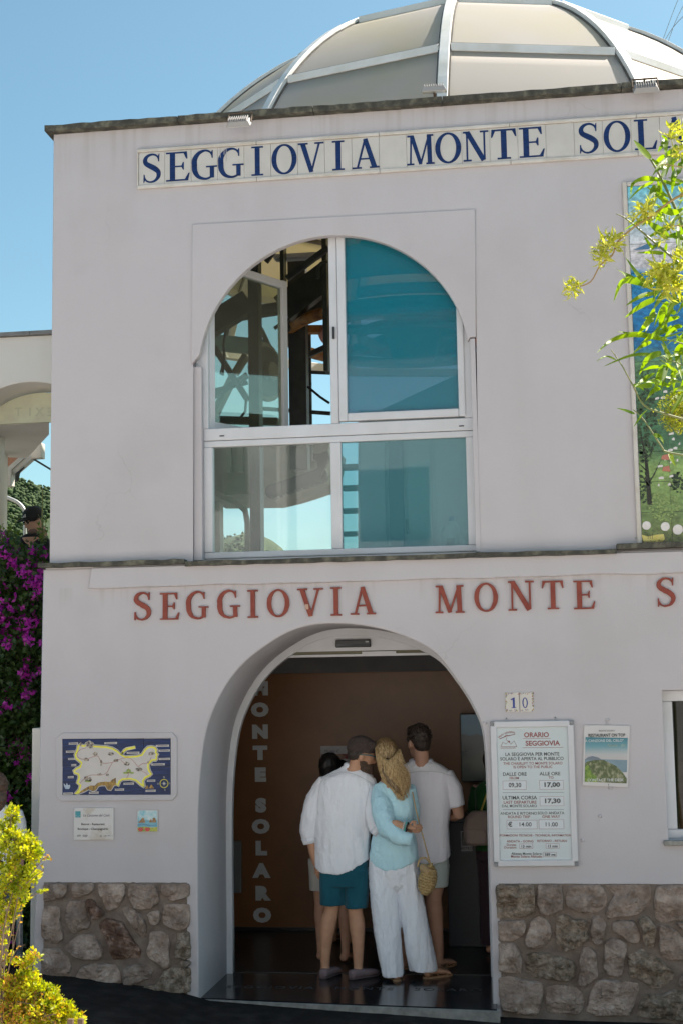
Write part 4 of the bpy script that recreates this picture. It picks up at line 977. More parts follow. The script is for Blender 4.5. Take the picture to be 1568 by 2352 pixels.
# house number
HN = thing('house_number', 'small flowered ceramic house number ten above the notice board', 'house number', (1.44, 0, 1.94))
zn = zm(1900, 2700, 831, 1568)
def nq(x, y): p = at(*zn(x, y)); return p.x, p.z
for x0, x1 in ((225, 332), (334, 440)):
    a, b = nq(x0, 132), nq(x1, 278); box('tile', a[0], b[0], -.010, .004, b[1], a[1], TILE, HN, bevel=.0015)
rg = random.Random(9)
FLm = [M('number_flower_red', (.42, .10, .09), rough=.3), M('number_leaf', (.16, .22, .05), rough=.3), M('number_blue', (.04, .07, .25), rough=.3), M('number_ochre', (.40, .28, .08), rough=.3)]
fl = [MB() for _ in FLm]
for k in range(110):
    s = rg.random(); e = rg.choice('tblr')
    x, y = {'t': (225+215*s, 142), 'b': (225+215*s, 268), 'l': (233, 132+146*s), 'r': (432, 132+146*s)}[e]
    c = nq(x+rg.uniform(-5, 5), y+rg.uniform(-5, 5)); fl[k % 4].ell((c[0], -.0102, c[1]), (.0028+.002*rg.random(), .0008, .0026), n=6, k=4)
for mb, mt in zip(fl, FLm): tag(mb.build('flower_border', mt, HN), kind='stuff')
NB = M('number_blue_glaze', (.01, .03, .22), rough=.25)
c = nq(290, 250); h = nq(290, 170)[1]-c[1]
me = MB(); 
for pl in ([(-.10, .05), (.10, .05), (.10, .8), (-.10, .8)], [(-.24, 0), (.24, 0), (.20, .07), (-.20, .07)], [(-.10, .8), (.10, .8), (.10, 1.0), (.02, 1.0), (-.30, .82), (-.26, .74)]): me.prism([(c[0]+u*h, c[1]+w*h) for u, w in pl], -.0112-.0003*len(me.v)/8, -.009)
me.build('numeral', NB, HN)
c = nq(374, 210); o_ = _ring(c[0], c[1], .0185, h*.5, .0105, h*.42)
n = len(o_[1]); vs = [(p[0], -.0112, p[1]) for p in o_[1]]+[(p[0], -.0112, p[1]) for p in o_[2]]
MB().raw(vs, [(k, k+1, n+k+1, n+k) for k in range(n-1)]).build('numeral', NB, HN)

# ---------------------------------------------------------------- timetable board
NBD = thing('timetable_board', 'aluminium framed chairlift timetable board hung beside the doorway', 'notice board', (1.53, 0, .91))
ALU = M('white_aluminium', (.57, .56, .58), (.52, .51, .53), rough=.35); GREYC = M('grey_corner', (.22, .22, .23), rough=.5); PAPER = M('board_paper', (.53, .58, .60), (.50, .545, .56), scale=3, rough=.35)
TB = M('board_dark_print', (.075, .08, .085), rough=.5); TR = M('board_red_print', (.27, .085, .085), rough=.5)
q00, q10, q01, q11 = nq(112, 352), nq(738, 342), nq(142, 1443), nq(777, 1438)
def bl(u, w):  # u 0..1 across, w 0..1 down; the board hangs slightly out of true
    t = (q00[0]*(1-u)+q10[0]*u, q00[1]*(1-u)+q10[1]*u); b = (q01[0]*(1-u)+q11[0]*u, q01[1]*(1-u)+q11[1]*u)
    return t[0]*(1-w)+b[0]*w, t[1]*(1-w)+b[1]*w
def quad(name, u0, w0, u1, w1, y0, y1, mt, par=NBD, bev=0): return MB().prism([bl(u0, w1), bl(u1, w1), bl(u1, w0), bl(u0, w0)], y0, y1).build(name, mt, par, bevel=bev)
quad('backing', .02, .012, .98, .988, -.018, .0, ALU); quad('sheet', .075, .043, .925, .957, -.0215, -.0185, PAPER)
quad('frame_side', 0, .03, .075, .97, -.036, -.012, ALU, bev=.005); quad('frame_side', .925, .03, 1, .97, -.036, -.012, ALU, bev=.005)
quad('frame_top', .045, 0, .955, .043, -.035, -.012, ALU, bev=.005); quad('frame_bottom', .045, .957, .955, 1, -.035, -.012, ALU, bev=.005)
for u in (0, .957):
    for w in (0, .973): quad('corner_cap', u, w, u+.043, w+.027, -.038, -.012, GREYC, bev=.003)
for u in (.195, .785):
    p = bl(u, -.008); MB().tube([(p[0]-.006, -.012, p[1]-.006), (p[0], -.012, p[1]+.012), (p[0]+.006, -.012, p[1]-.006)], .002, 6).build('hanger', STEEL, NBD); MB().ell((p[0], -.012, p[1]+.013), (.005, .01, .005), n=8, k=6).build('screw', GREYC, NBD)
def bt(s, x, y, size, mt, bold=.012, al='CENTER', sx=1.0):
    p = nq(x, y); text('lettering', s, p[0], p[1], size, mt, NBD, y=-.0224, bold=bold, align=al, sx=sx)
u_ = (nq(600, 800)[0]-nq(500, 800)[0])/100   # metres per enlargement pixel
def sz(capheight): return capheight*u_/.70
bt('ORARIO', 460, 453, sz(36), TR, .03, sx=.98); bt('SEGGIOVIA', 506, 516, sz(36), TR, .03, sx=1.0)
for x0, x1, y in ((358, 566, 480), (357, 662, 549)):
    a, b = nq(x0, y), nq(x1, y); box('underline', a[0], b[0], -.0226, -.0218, a[1]-.0012, a[1]+.0012, TR, NBD)
bt('LA SEGGIOVIA PER MONTE', 428, 598, sz(25), TB, .018, sx=.95); bt('SOLARO \u00c8 APERTA AL PUBBLICO', 425, 632, sz(24), TB, .018, sx=.95)
bt('THE CHAIRLIFT TO MONTE SOLARO', 433, 667, sz(20), TR, .01, sx=.95); bt('IS OPEN TO THE PUBLIC', 433, 694, sz(20), TR, .01, sx=.95)
bt('DALLE ORE', 296, 748, sz(25), TB, .018); bt('FROM', 292, 778, sz(19), TR, .01); bt('ALLE ORE', 562, 745, sz(25), TB, .018); bt('TO', 570, 774, sz(19), TR, .01)
CARD = M('price_card_white', (.57, .60, .63), rough=.4)
def frame(x0, y0, x1, y1, t=.0016, mt=TR, fill=True):
    a, b = nq(x0, y0), nq(x1, y1)
    if fill: box('price_card', a[0], b[0], -.0222, -.0216, b[1], a[1], CARD, NBD)
    add('price_frame', plate([(a[0], b[1]), (b[0], b[1]), (b[0], a[1]), (a[0], a[1])], [[(a[0]+t, b[1]+t), (b[0]-t, b[1]+t), (b[0]-t, a[1]-t), (a[0]+t, a[1]-t)]], -.0232, -.0223), mt, NBD)
for fx in ((206, 798, 385, 864), (482, 795, 665, 862), (485, 915, 668, 986), (236, 1094, 466, 1160), (478, 1090, 668, 1160), (332, 1272, 433, 1308), (531, 1270, 633, 1306), (511, 1335, 612, 1370)): frame(*fx)
def bt2(s, x, y, size, bold=.03, sx=1.0):
    p = nq(x, y); text('lettering', s, p[0], p[1], size, TB, NBD, y=-.0238, bold=bold, sx=sx)
bt2('09,30', 298, 831, sz(32), .02, .95); bt2('17,00', 574, 828, sz(32), .04, 1.25); bt2('17,30', 578, 950, sz(32), .04, 1.25); bt2('14.00', 374, 1127, sz(30), .008, 1.05); bt2('11.00', 571, 1127, sz(30), .008, 1.05); bt2('\u20ac', 263, 1128, sz(34), .03)
bt2('13 min', 382, 1292, sz(20), .02); bt2('13 min', 582, 1290, sz(20), .02); bt2('589 mt', 562, 1354, sz(20), .02)
for y in (887, 1015):
    a, b = nq(206, y), nq(668, y-2); box('rule', a[0], b[0], -.0226, -.0218, a[1]-.001, a[1]+.001, TB, NBD)
dash = MB()
for k in range(40):
    a = nq(212+k*11.6, 1187); dash.box(a[0], a[0]+.0036, -.0226, -.0218, a[1]-.0008, a[1]+.0008)
tag(dash.build('dashed_rule', TB, NBD), kind='stuff')
bt('ULTIMA CORSA', 333, 926, sz(26), TB, .018); bt('LAST DEPARTURE', 336, 960, sz(22), TR, .012); bt('DAL MONTE SOLARO', 331, 988, sz(19), TB, .012)
bt('ANDATA E RITORNO', 326, 1044, sz(20), TB, .01); bt('ROUND TRIP', 328, 1070, sz(20), TR, .01); bt('SOLO ANDATA', 569, 1041, sz(20), TB, .01); bt('ONE WAY', 570, 1068, sz(20), TR, .01)
bt('INFORMAZIONI TECNICHE - TECHNICAL INFORMATION', 443, 1209, sz(16), TR, .012, sx=.95); bt('ANDATA - GOING', 337, 1254, sz(17), TR, .012); bt('RITORNO - RETURN', 577, 1251, sz(17), TR, .012)
bt('Durata:', 272, 1280, sz(17), TR, .012); bt('Duration:', 264, 1300, sz(17), TR, .012); bt('Altezza Monte Solaro:', 388, 1347, sz(18), TB, .015); bt('Monte Solaro Altitude:', 386, 1368, sz(18), TR, .015)
# company mark: hills, a chair on a line and a curved legend
lg = lambda pl, r=.0014, mt=TR: MB().tube([(a, -.0226, b) for a, b in [nq(*q) for q in pl]], r, 4).build('company_mark', mt, NBD)
lg([(192, 538), (208, 505), (232, 520), (246, 500), (268, 522), (292, 496), (312, 538)]); lg([(192, 541), (313, 540)]); lg([(182, 482), (230, 462), (300, 447)], .002); lg([(212, 470), (236, 452), (258, 460)], .002); lg([(238, 470), (232, 490), (252, 500)])
a = nq(254, 503); MB().ell((a[0], -.0228, a[1]), (.006, .0012, .007), n=8, k=6).build('company_mark', TR, NBD)
for k, ch in enumerate('SACMIF ENGINEERING'):
    t = k/17; x = 176+118*t; y = 470-48*math.sin(t*1.9)+ (12*t); p = nq(x, y); text('lettering', ch, p[0], p[1], sz(13), TR, NBD, y=-.0224, rot=math.radians(65-75*t))
bt('SEGGIOVIA ANACAPRI', 246, 552, sz(8), TR, 0)
# restaurant poster
RP = thing('restaurant_poster', 'restaurant poster of a cliff top view hung on a triangular hook', 'poster', (2.0, 0, 1.43))
r00, r10, r01, r11 = nq(820, 378), nq(1163, 383), nq(808, 832), nq(1150, 846)
def rl(u, w):
    t = (r00[0]*(1-u)+r10[0]*u, r00[1]*(1-u)+r10[1]*u); b = (r01[0]*(1-u)+r11[0]*u, r01[1]*(1-u)+r11[1]*u)
    return t[0]*(1-w)+b[0]*w, t[1]*(1-w)+b[1]*w
def rq(name, pl, y0, y1, mt): return MB().prism([rl(*q) for q in pl], y0, y1).build(name, mt, RP)
rq('panel', [(0, 1), (1, 1), (1, 0), (0, 0)], -.014, -.002, M('poster_white', (.56, .53, .53), rough=.4))
sk = M('poster_sky', (.045, .20, .25), (.06, .26, .31), scale=6, rough=.35); hz = M('poster_haze', (.50, .46, .45), (.42, .44, .46), scale=7, rough=.35); sk2 = M('poster_pale_sky', (.16, .32, .36), (.24, .37, .40), scale=7, rough=.35)
PSK = bpy.data.materials.new('poster_sky_print'); PSK.use_nodes = True; nt = PSK.node_tree
tc = nt.nodes.new('ShaderNodeTexCoord'); sp = nt.nodes.new('ShaderNodeSeparateXYZ'); cr = nt.nodes.new('ShaderNodeValToRGB'); e = cr.color_ramp.elements
e[0].color = (.50, .45, .44, 1); e[1].color = (.03, .17, .22, 1); q = e.new(.25); q.color = (.45, .45, .45, 1); q = e.new(.6); q.color = (.13, .30, .35, 1)
nt.links.new(tc.outputs['Generated'], sp.inputs[0]); nt.links.new(sp.outputs[2], cr.inputs[0]); nt.links.new(cr.outputs[0], nt.nodes['Principled BSDF'].inputs['Base Color'])
rq('poster_sky', [(.035, .56), (.965, .56), (.965, .20), (.035, .20)], -.0152, -.0141, PSK)
rq('poster_sea', [(.035, .76), (.965, .76), (.965, .56), (.035, .56)], -.0152, -.0141, M('poster_sea', (.13, .22, .28), (.2, .28, .33), scale=9, rough=.35)); rq('poster_headland', [(.035, .575), (.1, .53), (.2, .51), (.33, .53), (.42, .575)], -.0158, -.0145, M('poster_headland', (.14, .17, .22), rough=.35))
rq('poster_cliff', [(.04, .94), (.965, .94), (.965, .86), (.87, .76), (.72, .66), (.60, .62), (.45, .57), (.25, .575), (.1, .60), (.04, .63)], -.0161, -.0145, M('poster_cliff', (.025, .04, .015), (.30, .29, .18), scale=38, rough=.35, c3=(.08, .11, .03), stretch=(1, 1, .7)))
rq('poster_scrub', [(.04, .94), (.04, .70), (.1, .65), (.16, .72), (.2, .8), (.3, .84), (.32, .94)], -.0166, -.0145, M('poster_scrub', (.05, .13, .01), (.22, .33, .03), scale=40, rough=.35))
def rt(s, u, w, size, mt, bold=.01, sx=1, shear=0):
    p = rl(u, w); text('lettering', s, p[0], p[1], size, mt, RP, y=-.0172, bold=bold, sx=sx, shear=shear)
rt('MONTE SOLARO', .5, .09, .014, M('poster_grey_print', (.2, .2, .2)), .005); rt('RESTAURANT ON TOP', .5, .165, .030, M('poster_green_print', (.035, .06, .05)), .02, .80)
rt('"LA CANZONE DEL CIELO"', .42, .255, .024, WHITEVINYL, .01, .95); rt('Natale   Bar', .72, .325, .026, M('poster_script', (.35, .42, .36)), 0, 1, .4); rt('CONTACT THE DESK', .5, .90, .025, WHITEVINYL, .01)
rt('f', .57, .975, .016, TXT, .03)
p = rl(.5, -.03); MB().tube([(p[0]-.011, -.008, p[1]-.012), (p[0], -.008, p[1]+.014), (p[0]+.011, -.008, p[1]-.012), (p[0]-.011, -.008, p[1]-.012)], .0018, 6).build('hook', STEEL, RP)

# ---------------------------------------------------------------- floodlights on the roof edge
FLB = M('flood_grey', (.36, .34, .33), (.30, .28, .27), rough=.45, bump=.05); RUST = M('rusty_bracket', (.10, .06, .04), (.2, .14, .10), scale=30, rough=.8)
def flood(px, py, Y, tilt, upright, label):
    c = at(px, py, Y); T = thing('floodlight', label, 'floodlight', (c.x, c.y, c.z), 'floodlights along the roof edge')
    Rt = Matrix.Rotation(math.radians(tilt), 3, 'X')
    def bx(name, x0, x1, y0, y1, z0, z1, mt, bev=.004):
        mb = MB().box(x0, x1, y0, y1, z0, z1, Rt, Vector()); mb.v = [tuple(Vector(p)+c) for p in mb.v]; return mb.build(name, mt, T, bevel=bev)
    mb = MB(); pr = [(-.092, -.06, 0), (.092, -.06, 0), (.092, .06, 0), (-.092, .06, 0), (-.075, -.045, .035), (.075, -.045, .035), (.075, .045, .035), (-.075, .045, .035)]
    mb.raw([Rt @ Vector(p)+c for p in pr], [(3, 2, 1, 0), (4, 5, 6, 7), (0, 1, 5, 4), (1, 2, 6, 5), (2, 3, 7, 6), (3, 0, 4, 7)]).build('housing', FLB, T, bevel=.003)
    for k in range(9): bx('cooling_fin', -.07+k*.0165, -.066+k*.0165, -.045, .045, .036, .054, FLB, .001)
    bx('lens', -.085, .085, -.053, .053, -.004, -.0005, M('flood_lens', (.45, .45, .42), rough=.1), 0)
    if upright == 0:
        MB().tube([c+Vector((0, .02, .0)), c+Vector((0, .05, -.03)), c+Vector((0, .06, -.06))], .009, 8).build('arm', RUST, T)
    else:
        for s in (-1, 1): MB().bar(c+Vector((s*.088, .0, .02)), c+Vector((s*.088, .07, .11)), .006, .016).build('bracket_side', RUST, T)
        MB().bar(c+Vector((-.091, .07, .113)), c+Vector((.091, .07, .113)), .02, .006).build('bracket_bar', RUST, T)
        MB().tube([c+Vector((.0, .07, .116)), c+Vector((0, .12, .10)), c+Vector((0, .14, .06))], .008, 8).build('arm', RUST, T)
        MB().tube([c+Vector((.045, .03, .04)), c+Vector((.06, .03, .07)), c+Vector((.05, .07, .10)), c+Vector((.02, .09, .1))], .004, 6).build('cable', M('cable_grey', (.5, .48, .45)), T)
flood(550, 286, -.10, 38, 1, 'grey finned floodlight on rusty bracket above the first blue tile letters')
flood(996, 211, -.02, 14, 0, 'grey finned floodlight standing upright on the roof edge before the dome')
flood(1482, 207, -.08, 40, 1, 'grey finned floodlight on tall bracket near the mural end of roof')
# ================================================================== machinery in the upper hall
zW = zm(700, 850, 1300, 1568)
def wq(x, y, Y): return at(*zW(x, y), Y)
RUSTO = M('rusty_orange_paint', (.16, .06, .02), (.42, .20, .05), scale=9, rough=.6, bump=.3, bscale=30, c3=(.30, .12, .03))
REDP = M('faded_red_paint', (.55, .22, .20), (.66, .30, .26), scale=6, rough=.5)
DGREY = M('dark_machine_grey', (.03, .032, .03), (.06, .06, .055), scale=8, rough=.6)
OLIVE = M('olive_machine_paint', (.17, .17, .12), (.24, .235, .17), scale=6, rough=.6, bump=.1)
c = wq(1150, 590, 3.5)
BW = thing('bullwheel', 'large rusty orange chairlift bullwheel hanging inside the upper hall', 'wheel', (c.x, c.y, c.z))
R_ = 1.22
def arcp(r, z, a0=-1.9, a1=1.9, n=50): return [(c.x+r*math.cos(a0+(a1-a0)*i/n), c.y+r*math.sin(a0+(a1-a0)*i/n), c.z+z) for i in range(n+1)]
def circ(r, z, n=72): return [(c.x+r*math.cos(2*math.pi*i/n), c.y+r*math.sin(2*math.pi*i/n), c.z+z) for i in range(n+1)]
MB().tube(circ(R_, 0), .055, 10, False).build('rim', RUSTO, BW, True); MB().tube(arcp(R_-.02, .13), .05, 10, True).build('upper_rim', REDP, BW, True)
MB().tube(circ(R_*.72, .02), .045, 8, False).build('inner_ring', REDP, BW, True); MB().tube(circ(R_*.42, .0), .05, 8, False).build('hub_ring', REDP, BW, True)
MB().tube(arcp(R_+.22, .34), .07, 8, True, 2.2).build('guard_ring', REDP, BW, True)
MB().tube(arcp(R_-.1, .52), .06, 8, True, 2.0).build('guard_ring', REDP, BW, True)
for k in range(6):
    a = math.pi*k/3+.3; MB().bar(c+Vector((.2*math.cos(a), .2*math.sin(a), .05)), c+Vector((1.18*math.cos(a), 1.18*math.sin(a), .02)), .10, .07).build('spoke', RUSTO, BW)
MB().tube([c+Vector((0, 0, -.25)), c+Vector((0, 0, .0)), c+Vector((0, 0, .35))], [.2, .28, .12], 20).build('hub', RUSTO, BW, True)
# steel frame carrying it
SF_ = thing('steel_gantry', 'dark green steel gantry of posts and beams inside the upper hall', 'gantry', (0, 2.5, 3.04))
def post(x0, x1, Y, z0, z1, mt=GREENSTEEL, d=.16):
    a = wq(x0, 700, Y).x; b = wq(x1, 700, Y).x; box('post', a, b, Y, Y+d, z0, z1, mt, SF_, bevel=.004)
def beam(p, q, Y, w, h=None, mt=GREENSTEEL, Y2=None, nm='beam'):
    MB().bar(wq(*p, Y), wq(*q, Y2 or Y), w, h or w).build(nm, mt, SF_, bevel=.004)
post(355, 405, 1.6, 3.04, 6.0); post(548, 632, 3.0, 4.15, 6.2, DGREY); post(512, 530, 2.2, 4.7, 6.3); post(715, 738, 2.2, 4.9, 6.3)
post(640, 655, 3.4, 4.3, 5.6, DGREY, .05)
beam((520, 470), (800, 260), 2.6, .12, .26); beam((520, 560), (800, 380), 2.9, .08, .10, DGREY)
beam((540, 320), (740, 170), 2.0, .05, .05); beam((150, 560), (360, 430), 2.4, .14, .20, DGREY); beam((130, 520), (560, 455), 2.9, .12, .10, DGREY)
beam((185, 640), (352, 905), 2.0, .09, .05, DGREY); beam((150, 910), (352, 785), 2.2, .05, .05, DGREY); beam((150, 870), (352, 820), 2.3, .035, .035, DGREY)
beam((130, 620), (445, 655), 4.2, .10, .16, M('weathered_blue_beam', (.10, .2, .22), (.16, .27, .28), rough=.6)); beam((190, 980), (285, 790), 2.6, .16, .05, OLIVE); beam((290, 780), (345, 690), 2.6, .12, .05, OLIVE)
beam((405, 945), (750, 970), 3.4, .035, .035, DGREY, nm='rail'); beam((632, 770), (748, 775), 3.4, .03, .03, DGREY, nm='rail'); beam((632, 828), (660, 828), 3.4, .03, .03, DGREY, nm='rail')
beam((480, 560), (600, 480), 2.6, .03, .03, DGREY); beam((415, 560), (500, 740), 2.4, .07, .04, OLIVE); beam((440, 240), (520, 130), 2.0, .04, .04, DGREY); beam((640, 690), (750, 640), 3.3, .05, .05, DGREY)
beam((180, 1000), (500, 1010), 2.4, .1, .06, DGREY)
for pl in ([(248, 555), (235, 640), (240, 700), (222, 780), (232, 786), (236, 720)], [(345, 900), (340, 960), (310, 1000)], [(640, 840), (700, 890), (745, 920)]):
    MB().tube([wq(x, y, 1.9) for x, y in pl], .012, 6).build('strap', BLACK, SF_)
MB().tube([wq(690, 320, 2.1), wq(690, 270, 2.1), wq(705, 245, 2.1), wq(735, 235, 2.1)], .016, 6).build('pipe', GREENSTEEL, SF_)
# small sheave seen nearly edge on
p = wq(440, 770, 2.0); SW = thing('sheave_wheel', 'small grey green sheave wheel beside the dark post', 'wheel', p)
Rw = Matrix.Rotation(math.radians(68), 3, 'Z') @ Matrix.Rotation(math.radians(90), 3, 'X')
def disc(r, h, z0): 
    mb = MB().tube([Vector((0, 0, z0)), Vector((0, 0, z0+h))], r, 28); mb.v = [tuple(Rw @ Vector(q)+p) for q in mb.v]; return mb
disc(.26, .03, -.015).build('rim', OLIVE, SW); disc(.22, .01, .016).build('web', DGREY, SW); disc(.08, .09, -.01).build('hub', OLIVE, SW)
# machine deck seen through the lower pane
DK = thing('machine_deck', 'olive grey chairlift machine deck with a row of rollers', 'machine', wq(400, 1300, 4.0))
pl = [(120, 1115), (745, 1100), (735, 1180), (700, 1275), (600, 1310), (520, 1335), (425, 1358), (120, 1362)]
MB().prism([(wq(x, y, 4.0).x, wq(x, y, 4.0).z) for x, y in pl], 4.0, 5.2).build('body', OLIVE, DK, bevel=.01)
for k in range(7):
    q = wq(470+38*k, 1345-13*k, 3.95); MB().tube([q+Vector((0, 0, 0)), q+Vector((0, .12, 0))], .075, 14).build('roller', DGREY, DK)
MB().prism([(wq(x, y, 3.9).x, wq(x, y, 3.9).z) for x, y in ((615, 1150), (690, 1165), (735, 1150), (745, 1185), (700, 1275), (680, 1190), (615, 1178))], 3.9, 3.98).build('bracket', DGREY, DK)
for x in (160, 250, 305): 
    a = wq(x, 1120, 3.95); box('deck_post', a.x, a.x+.05, 3.93, 3.98, a.z-.28, a.z+.05, OLIVE, DK)
a = wq(140, 1400, 3.6); box('deck_post', a.x, a.x+.16, 3.6, 3.76, 3.04, 3.95, OLIVE, DK)
q0 = wq(165, 1340, 3.2); MB().tube([q0, wq(240, 1375, 3.2), wq(300, 1400, 3.2), wq(340, 1440, 3.2), wq(350, 1500, 3.2), wq(350, 1640, 3.2)], .028, 8).build('handrail', OLIVE, DK, True)
# cupboards and bottles on the sill side
CB = thing('white_cupboard', 'tall pale cupboard with sloping side behind the tinted window panes', 'cupboard', wq(1150, 1600, .9))
CW = M('pale_cupboard', (.62, .64, .64), (.56, .58, .58), rough=.5)
pl = [(882, 1660), (1460, 1660), (1460, 740), (1395, 765), (985, 955), (882, 955)]
MB().prism([(wq(x, y, .9).x, wq(x, y, .9).z) for x, y in pl], .9, 1.4).build('carcass', CW, CB)
for x0, x1, mt in ((890, 1020, CW), (1026, 1108, M('cupboard_grey', (.22, .27, .30), rough=.5)), (1114, 1240, CW), (1248, 1440, CW)):
    a = wq(x0, 1090, .88); b = wq(x1, 1640, .88); box('door', a.x, b.x, .872, .898, b.z, a.z, mt, CB, bevel=.004)
a = wq(1118, 1480, .85); MB().tube([a, a+Vector((0, -.02, -.01)), a+Vector((0, -.02, -.10)), a+Vector((0, 0, -.11))], .008, 6).build('handle', DGREY, CB)
SHF = thing('shelf_rack', 'thin dark shelf rack against the sky beside the pale cupboard', 'rack', wq(840, 1600, 1.0))
for y in (1220, 1322, 1433, 1545):
    a = wq(795, y, 1.0); b = wq(885, y, 1.0); box('shelf', a.x, b.x, 1.0, 1.25, a.z-.008, a.z+.008, DGREY, SHF)
a = wq(870, 1150, 1.0); box('upright', a.x, a.x+.012, 1.26, 1.28, 3.05, a.z, DGREY, SHF)
def bottle(px, py, h, label, cap):
    b = wq(px, py, .32); b.z = 3.075
    T = thing('detergent_bottle', label, 'bottle', b, 'detergent bottles on the window sill')
    wm = M('bottle_white', (.62, .64, .64), rough=.4)
    mb = MB().loft([((b.x, b.y, b.z), .055, .038), ((b.x, b.y, b.z+.02*h), .066, .045), ((b.x, b.y, b.z+.55*h), .064, .045), ((b.x+.01, b.y, b.z+.72*h), .05, .04), ((b.x+.012, b.y, b.z+.84*h), .026, .026), ((b.x+.012, b.y, b.z+.88*h), .024, .024)], 20)
    mb.build('body', wm, T, True)
    MB().tube([b+Vector((-.055, 0, .45*h)), b+Vector((-.074, 0, .55*h)), b+Vector((-.066, 0, .70*h)), b+Vector((-.02, 0, .80*h))], .012, 8).build('handle', wm, T, True)
    MB().tube([b+Vector((.012, 0, .885*h)), b+Vector((.012, 0, h))], .025, 16).build('cap', cap, T)
    box('sticker', b.x-.03, b.x+.03, b.y-.0475, b.y-.0462, b.z+.12*h, b.z+.42*h, M('bottle_sticker', (.5, .5, .42), (.2, .25, .28), scale=40), T)
bottle(1330, 1610, .27, 'white detergent bottle with blue cap behind the tinted pane', M('cap_blue', (.02, .18, .36), rough=.4))
bottle(1445, 1610, .22, 'smaller white bottle half hidden by the window frame', M('cap_white', (.6, .6, .6), rough=.4))
LT = thing('tube_lamp', 'unlit white tube lamp under the dome', 'lamp', wq(590, 215, 2.4)); p = wq(590, 215, 2.4)
MB().box(p.x-.22, p.x+.22, p.y, p.y+.09, p.z, p.z+.04).build('body', PVC, LT, bevel=.004); MB().tube([p+Vector((-.2, .045, -.01)), p+Vector((.2, .045, -.01))], .014, 8).build('tube', WHITEVINYL, LT)

# ================================================================== neighbouring terrace building
NB_ = thing('terrace_building', 'cream plastered terrace building with an arch beside the station', 'building', (-3.2, 2.5, 0))
zA = zm(0, 1300, 300, 743)
def aq(x, y, Y): return at(*zA(x, y), Y)
ac = aq(290, 565, 2.5); R1 = .56
arc = [(ac.x+R1*1.15*math.cos(math.pi-math.pi*i/24), ac.z-R1*.92+R1*.92*math.sin(math.pi*i/24)) for i in range(25)]
outer = [(-9, 2.0), (arc[0][0], 2.0)]+arc+[(arc[-1][0], 2.0), (-1.96, 2.0), (-1.96, 5.43), (-9, 5.43)]
add('arch_wall', plate(outer, [], 2.5, 3.0, .01), PL2, NB_)
for a, b in ((-9, -5), (-4.995, -3.02), (-3.015, -1.96)): box('coping_stone', a, b, 2.46, 3.04, 5.432, 5.47, M('grey_coping', (.2, .19, .18), (.27, .26, .25), scale=9, rough=.9, bump=.3), NB_, bevel=.004)
def atz(px, py, z):
    d = FW + RT*((px-784)/FPX) - UP*((py-1176)/FPX); return CAM + d*((z-CAM.z)/d.z)
lz = aq(240, 978, 2.88).z
GRN = M('lunette_cream', (.62, .62, .44), (.55, .52, .38), scale=6, rough=.8)
arc2 = [(ac.x+R1*1.15*math.cos(math.pi-math.pi*i/24), ac.z-R1*.92+(R1*.92-.03)*math.sin(math.pi*i/24)) for i in range(25)]
LU = MB().prism([(q[0], q[1]) for q in arc2 if q[1] > lz]+[(ac.x+R1*1.15, lz), (ac.x-R1*1.15, lz)], 2.85, 2.89).build('lunette_panel', GRN, NB_, label='cream lunette with faint reversed exit lettering')
for ch, x in (('T', 185), ('I', 300), ('X', 395), ('E', 500)):
    p = aq(x, 865, 2.85); text('letter', ch, p.x, p.z, .115, M('ghost_lettering', (.50, .50, .36), rough=.9), LU, y=2.8492, bold=.02, sx=-1 if ch == 'E' else 1)
pg = [atz(*zA(x, y), lz) for x, y in ((-200, 1010), (487, 968), (489, 1085), (270, 1320), (60, 1310), (-200, 1100))]
n = len(pg); MB().raw(pg+[q+Vector((0, 0, .12)) for q in pg], [tuple(range(n)), tuple(reversed(range(n, 2*n)))]+[(i, (i+1) % n, n+(i+1) % n, n+i) for i in range(n)]).build('passage_ceiling', PL2, NB_)
a = aq(52, 1500, 3.6); box('pier', a.x-.9, a.x, 3.0, 3.6, 1.5, 5.2, PL2, NB_, bevel=.01)
a2 = aq(82, 1500, 4.6); box('far_pier', a.x-.5, a2.x, 4.3, 4.6, 1.5, 5.2, PL2, NB_, bevel=.01)
AW = thing('folded_awning', 'white folded awning arm hanging under the terrace arch', 'awning', aq(250, 1300, 5.0))
AWM = M('awning_white', (.62, .58, .52), (.54, .5, .44), rough=.6)
MB().bar(aq(95, 1480, 5.0), aq(395, 1215, 5.0), .10, .12).build('arm', AWM, AW, bevel=.01); MB().bar(aq(85, 1440, 4.95), aq(230, 1310, 4.95), .03, .05).build('rail', AWM, AW)
for x, y in ((80, 1525), (380, 1250)): p = aq(x, y, 4.96); box('bracket', p.x-.06, p.x+.06, 4.9, 5.02, p.z-.085, p.z+.085, AWM, AW, bevel=.006)
p = aq(130, 1345, 5.1); box('fabric_roll', p.x-.07, p.x+.08, 5.06, 5.2, p.z-.08, p.z+.06, M('terracotta_fabric', (.30, .12, .07), (.36, .18, .10), scale=30), AW)
MB().tube([aq(245, 1410, 4.9), aq(200, 1450, 4.9), aq(175, 1480, 4.9), aq(172, 1550, 4.9)], [.008, .012, .03, .02], 8).build('cord', DGREY, AW)
MB().tube([aq(330, 1325, 5.0), aq(520, 1440, 5.0)], .012, 6).build('stay', DGREY, AW)
HRm = M('galvanised_pipe', (.5, .5, .48), (.42, .42, .4), rough=.4, metal=.5)
HR = thing('terrace_rail', 'bent galvanised pipe rail on the terrace behind the man in the cap', 'railing', aq(200, 1900, 5.6))
MB().tube(catmull([aq(30, 1690, 5.6), aq(100, 1720, 5.6), aq(180, 1760, 5.6), aq(235, 1820, 5.6), aq(250, 1900, 5.6), aq(250, 2100, 5.6), aq(250, 2300, 5.6)], 4), .022, 8).build('pipe', HRm, HR, True)
TW = thing('retaining_wall', 'shaded terrace wall behind the bougainvillea', 'wall', (-4, 1.5, 0))
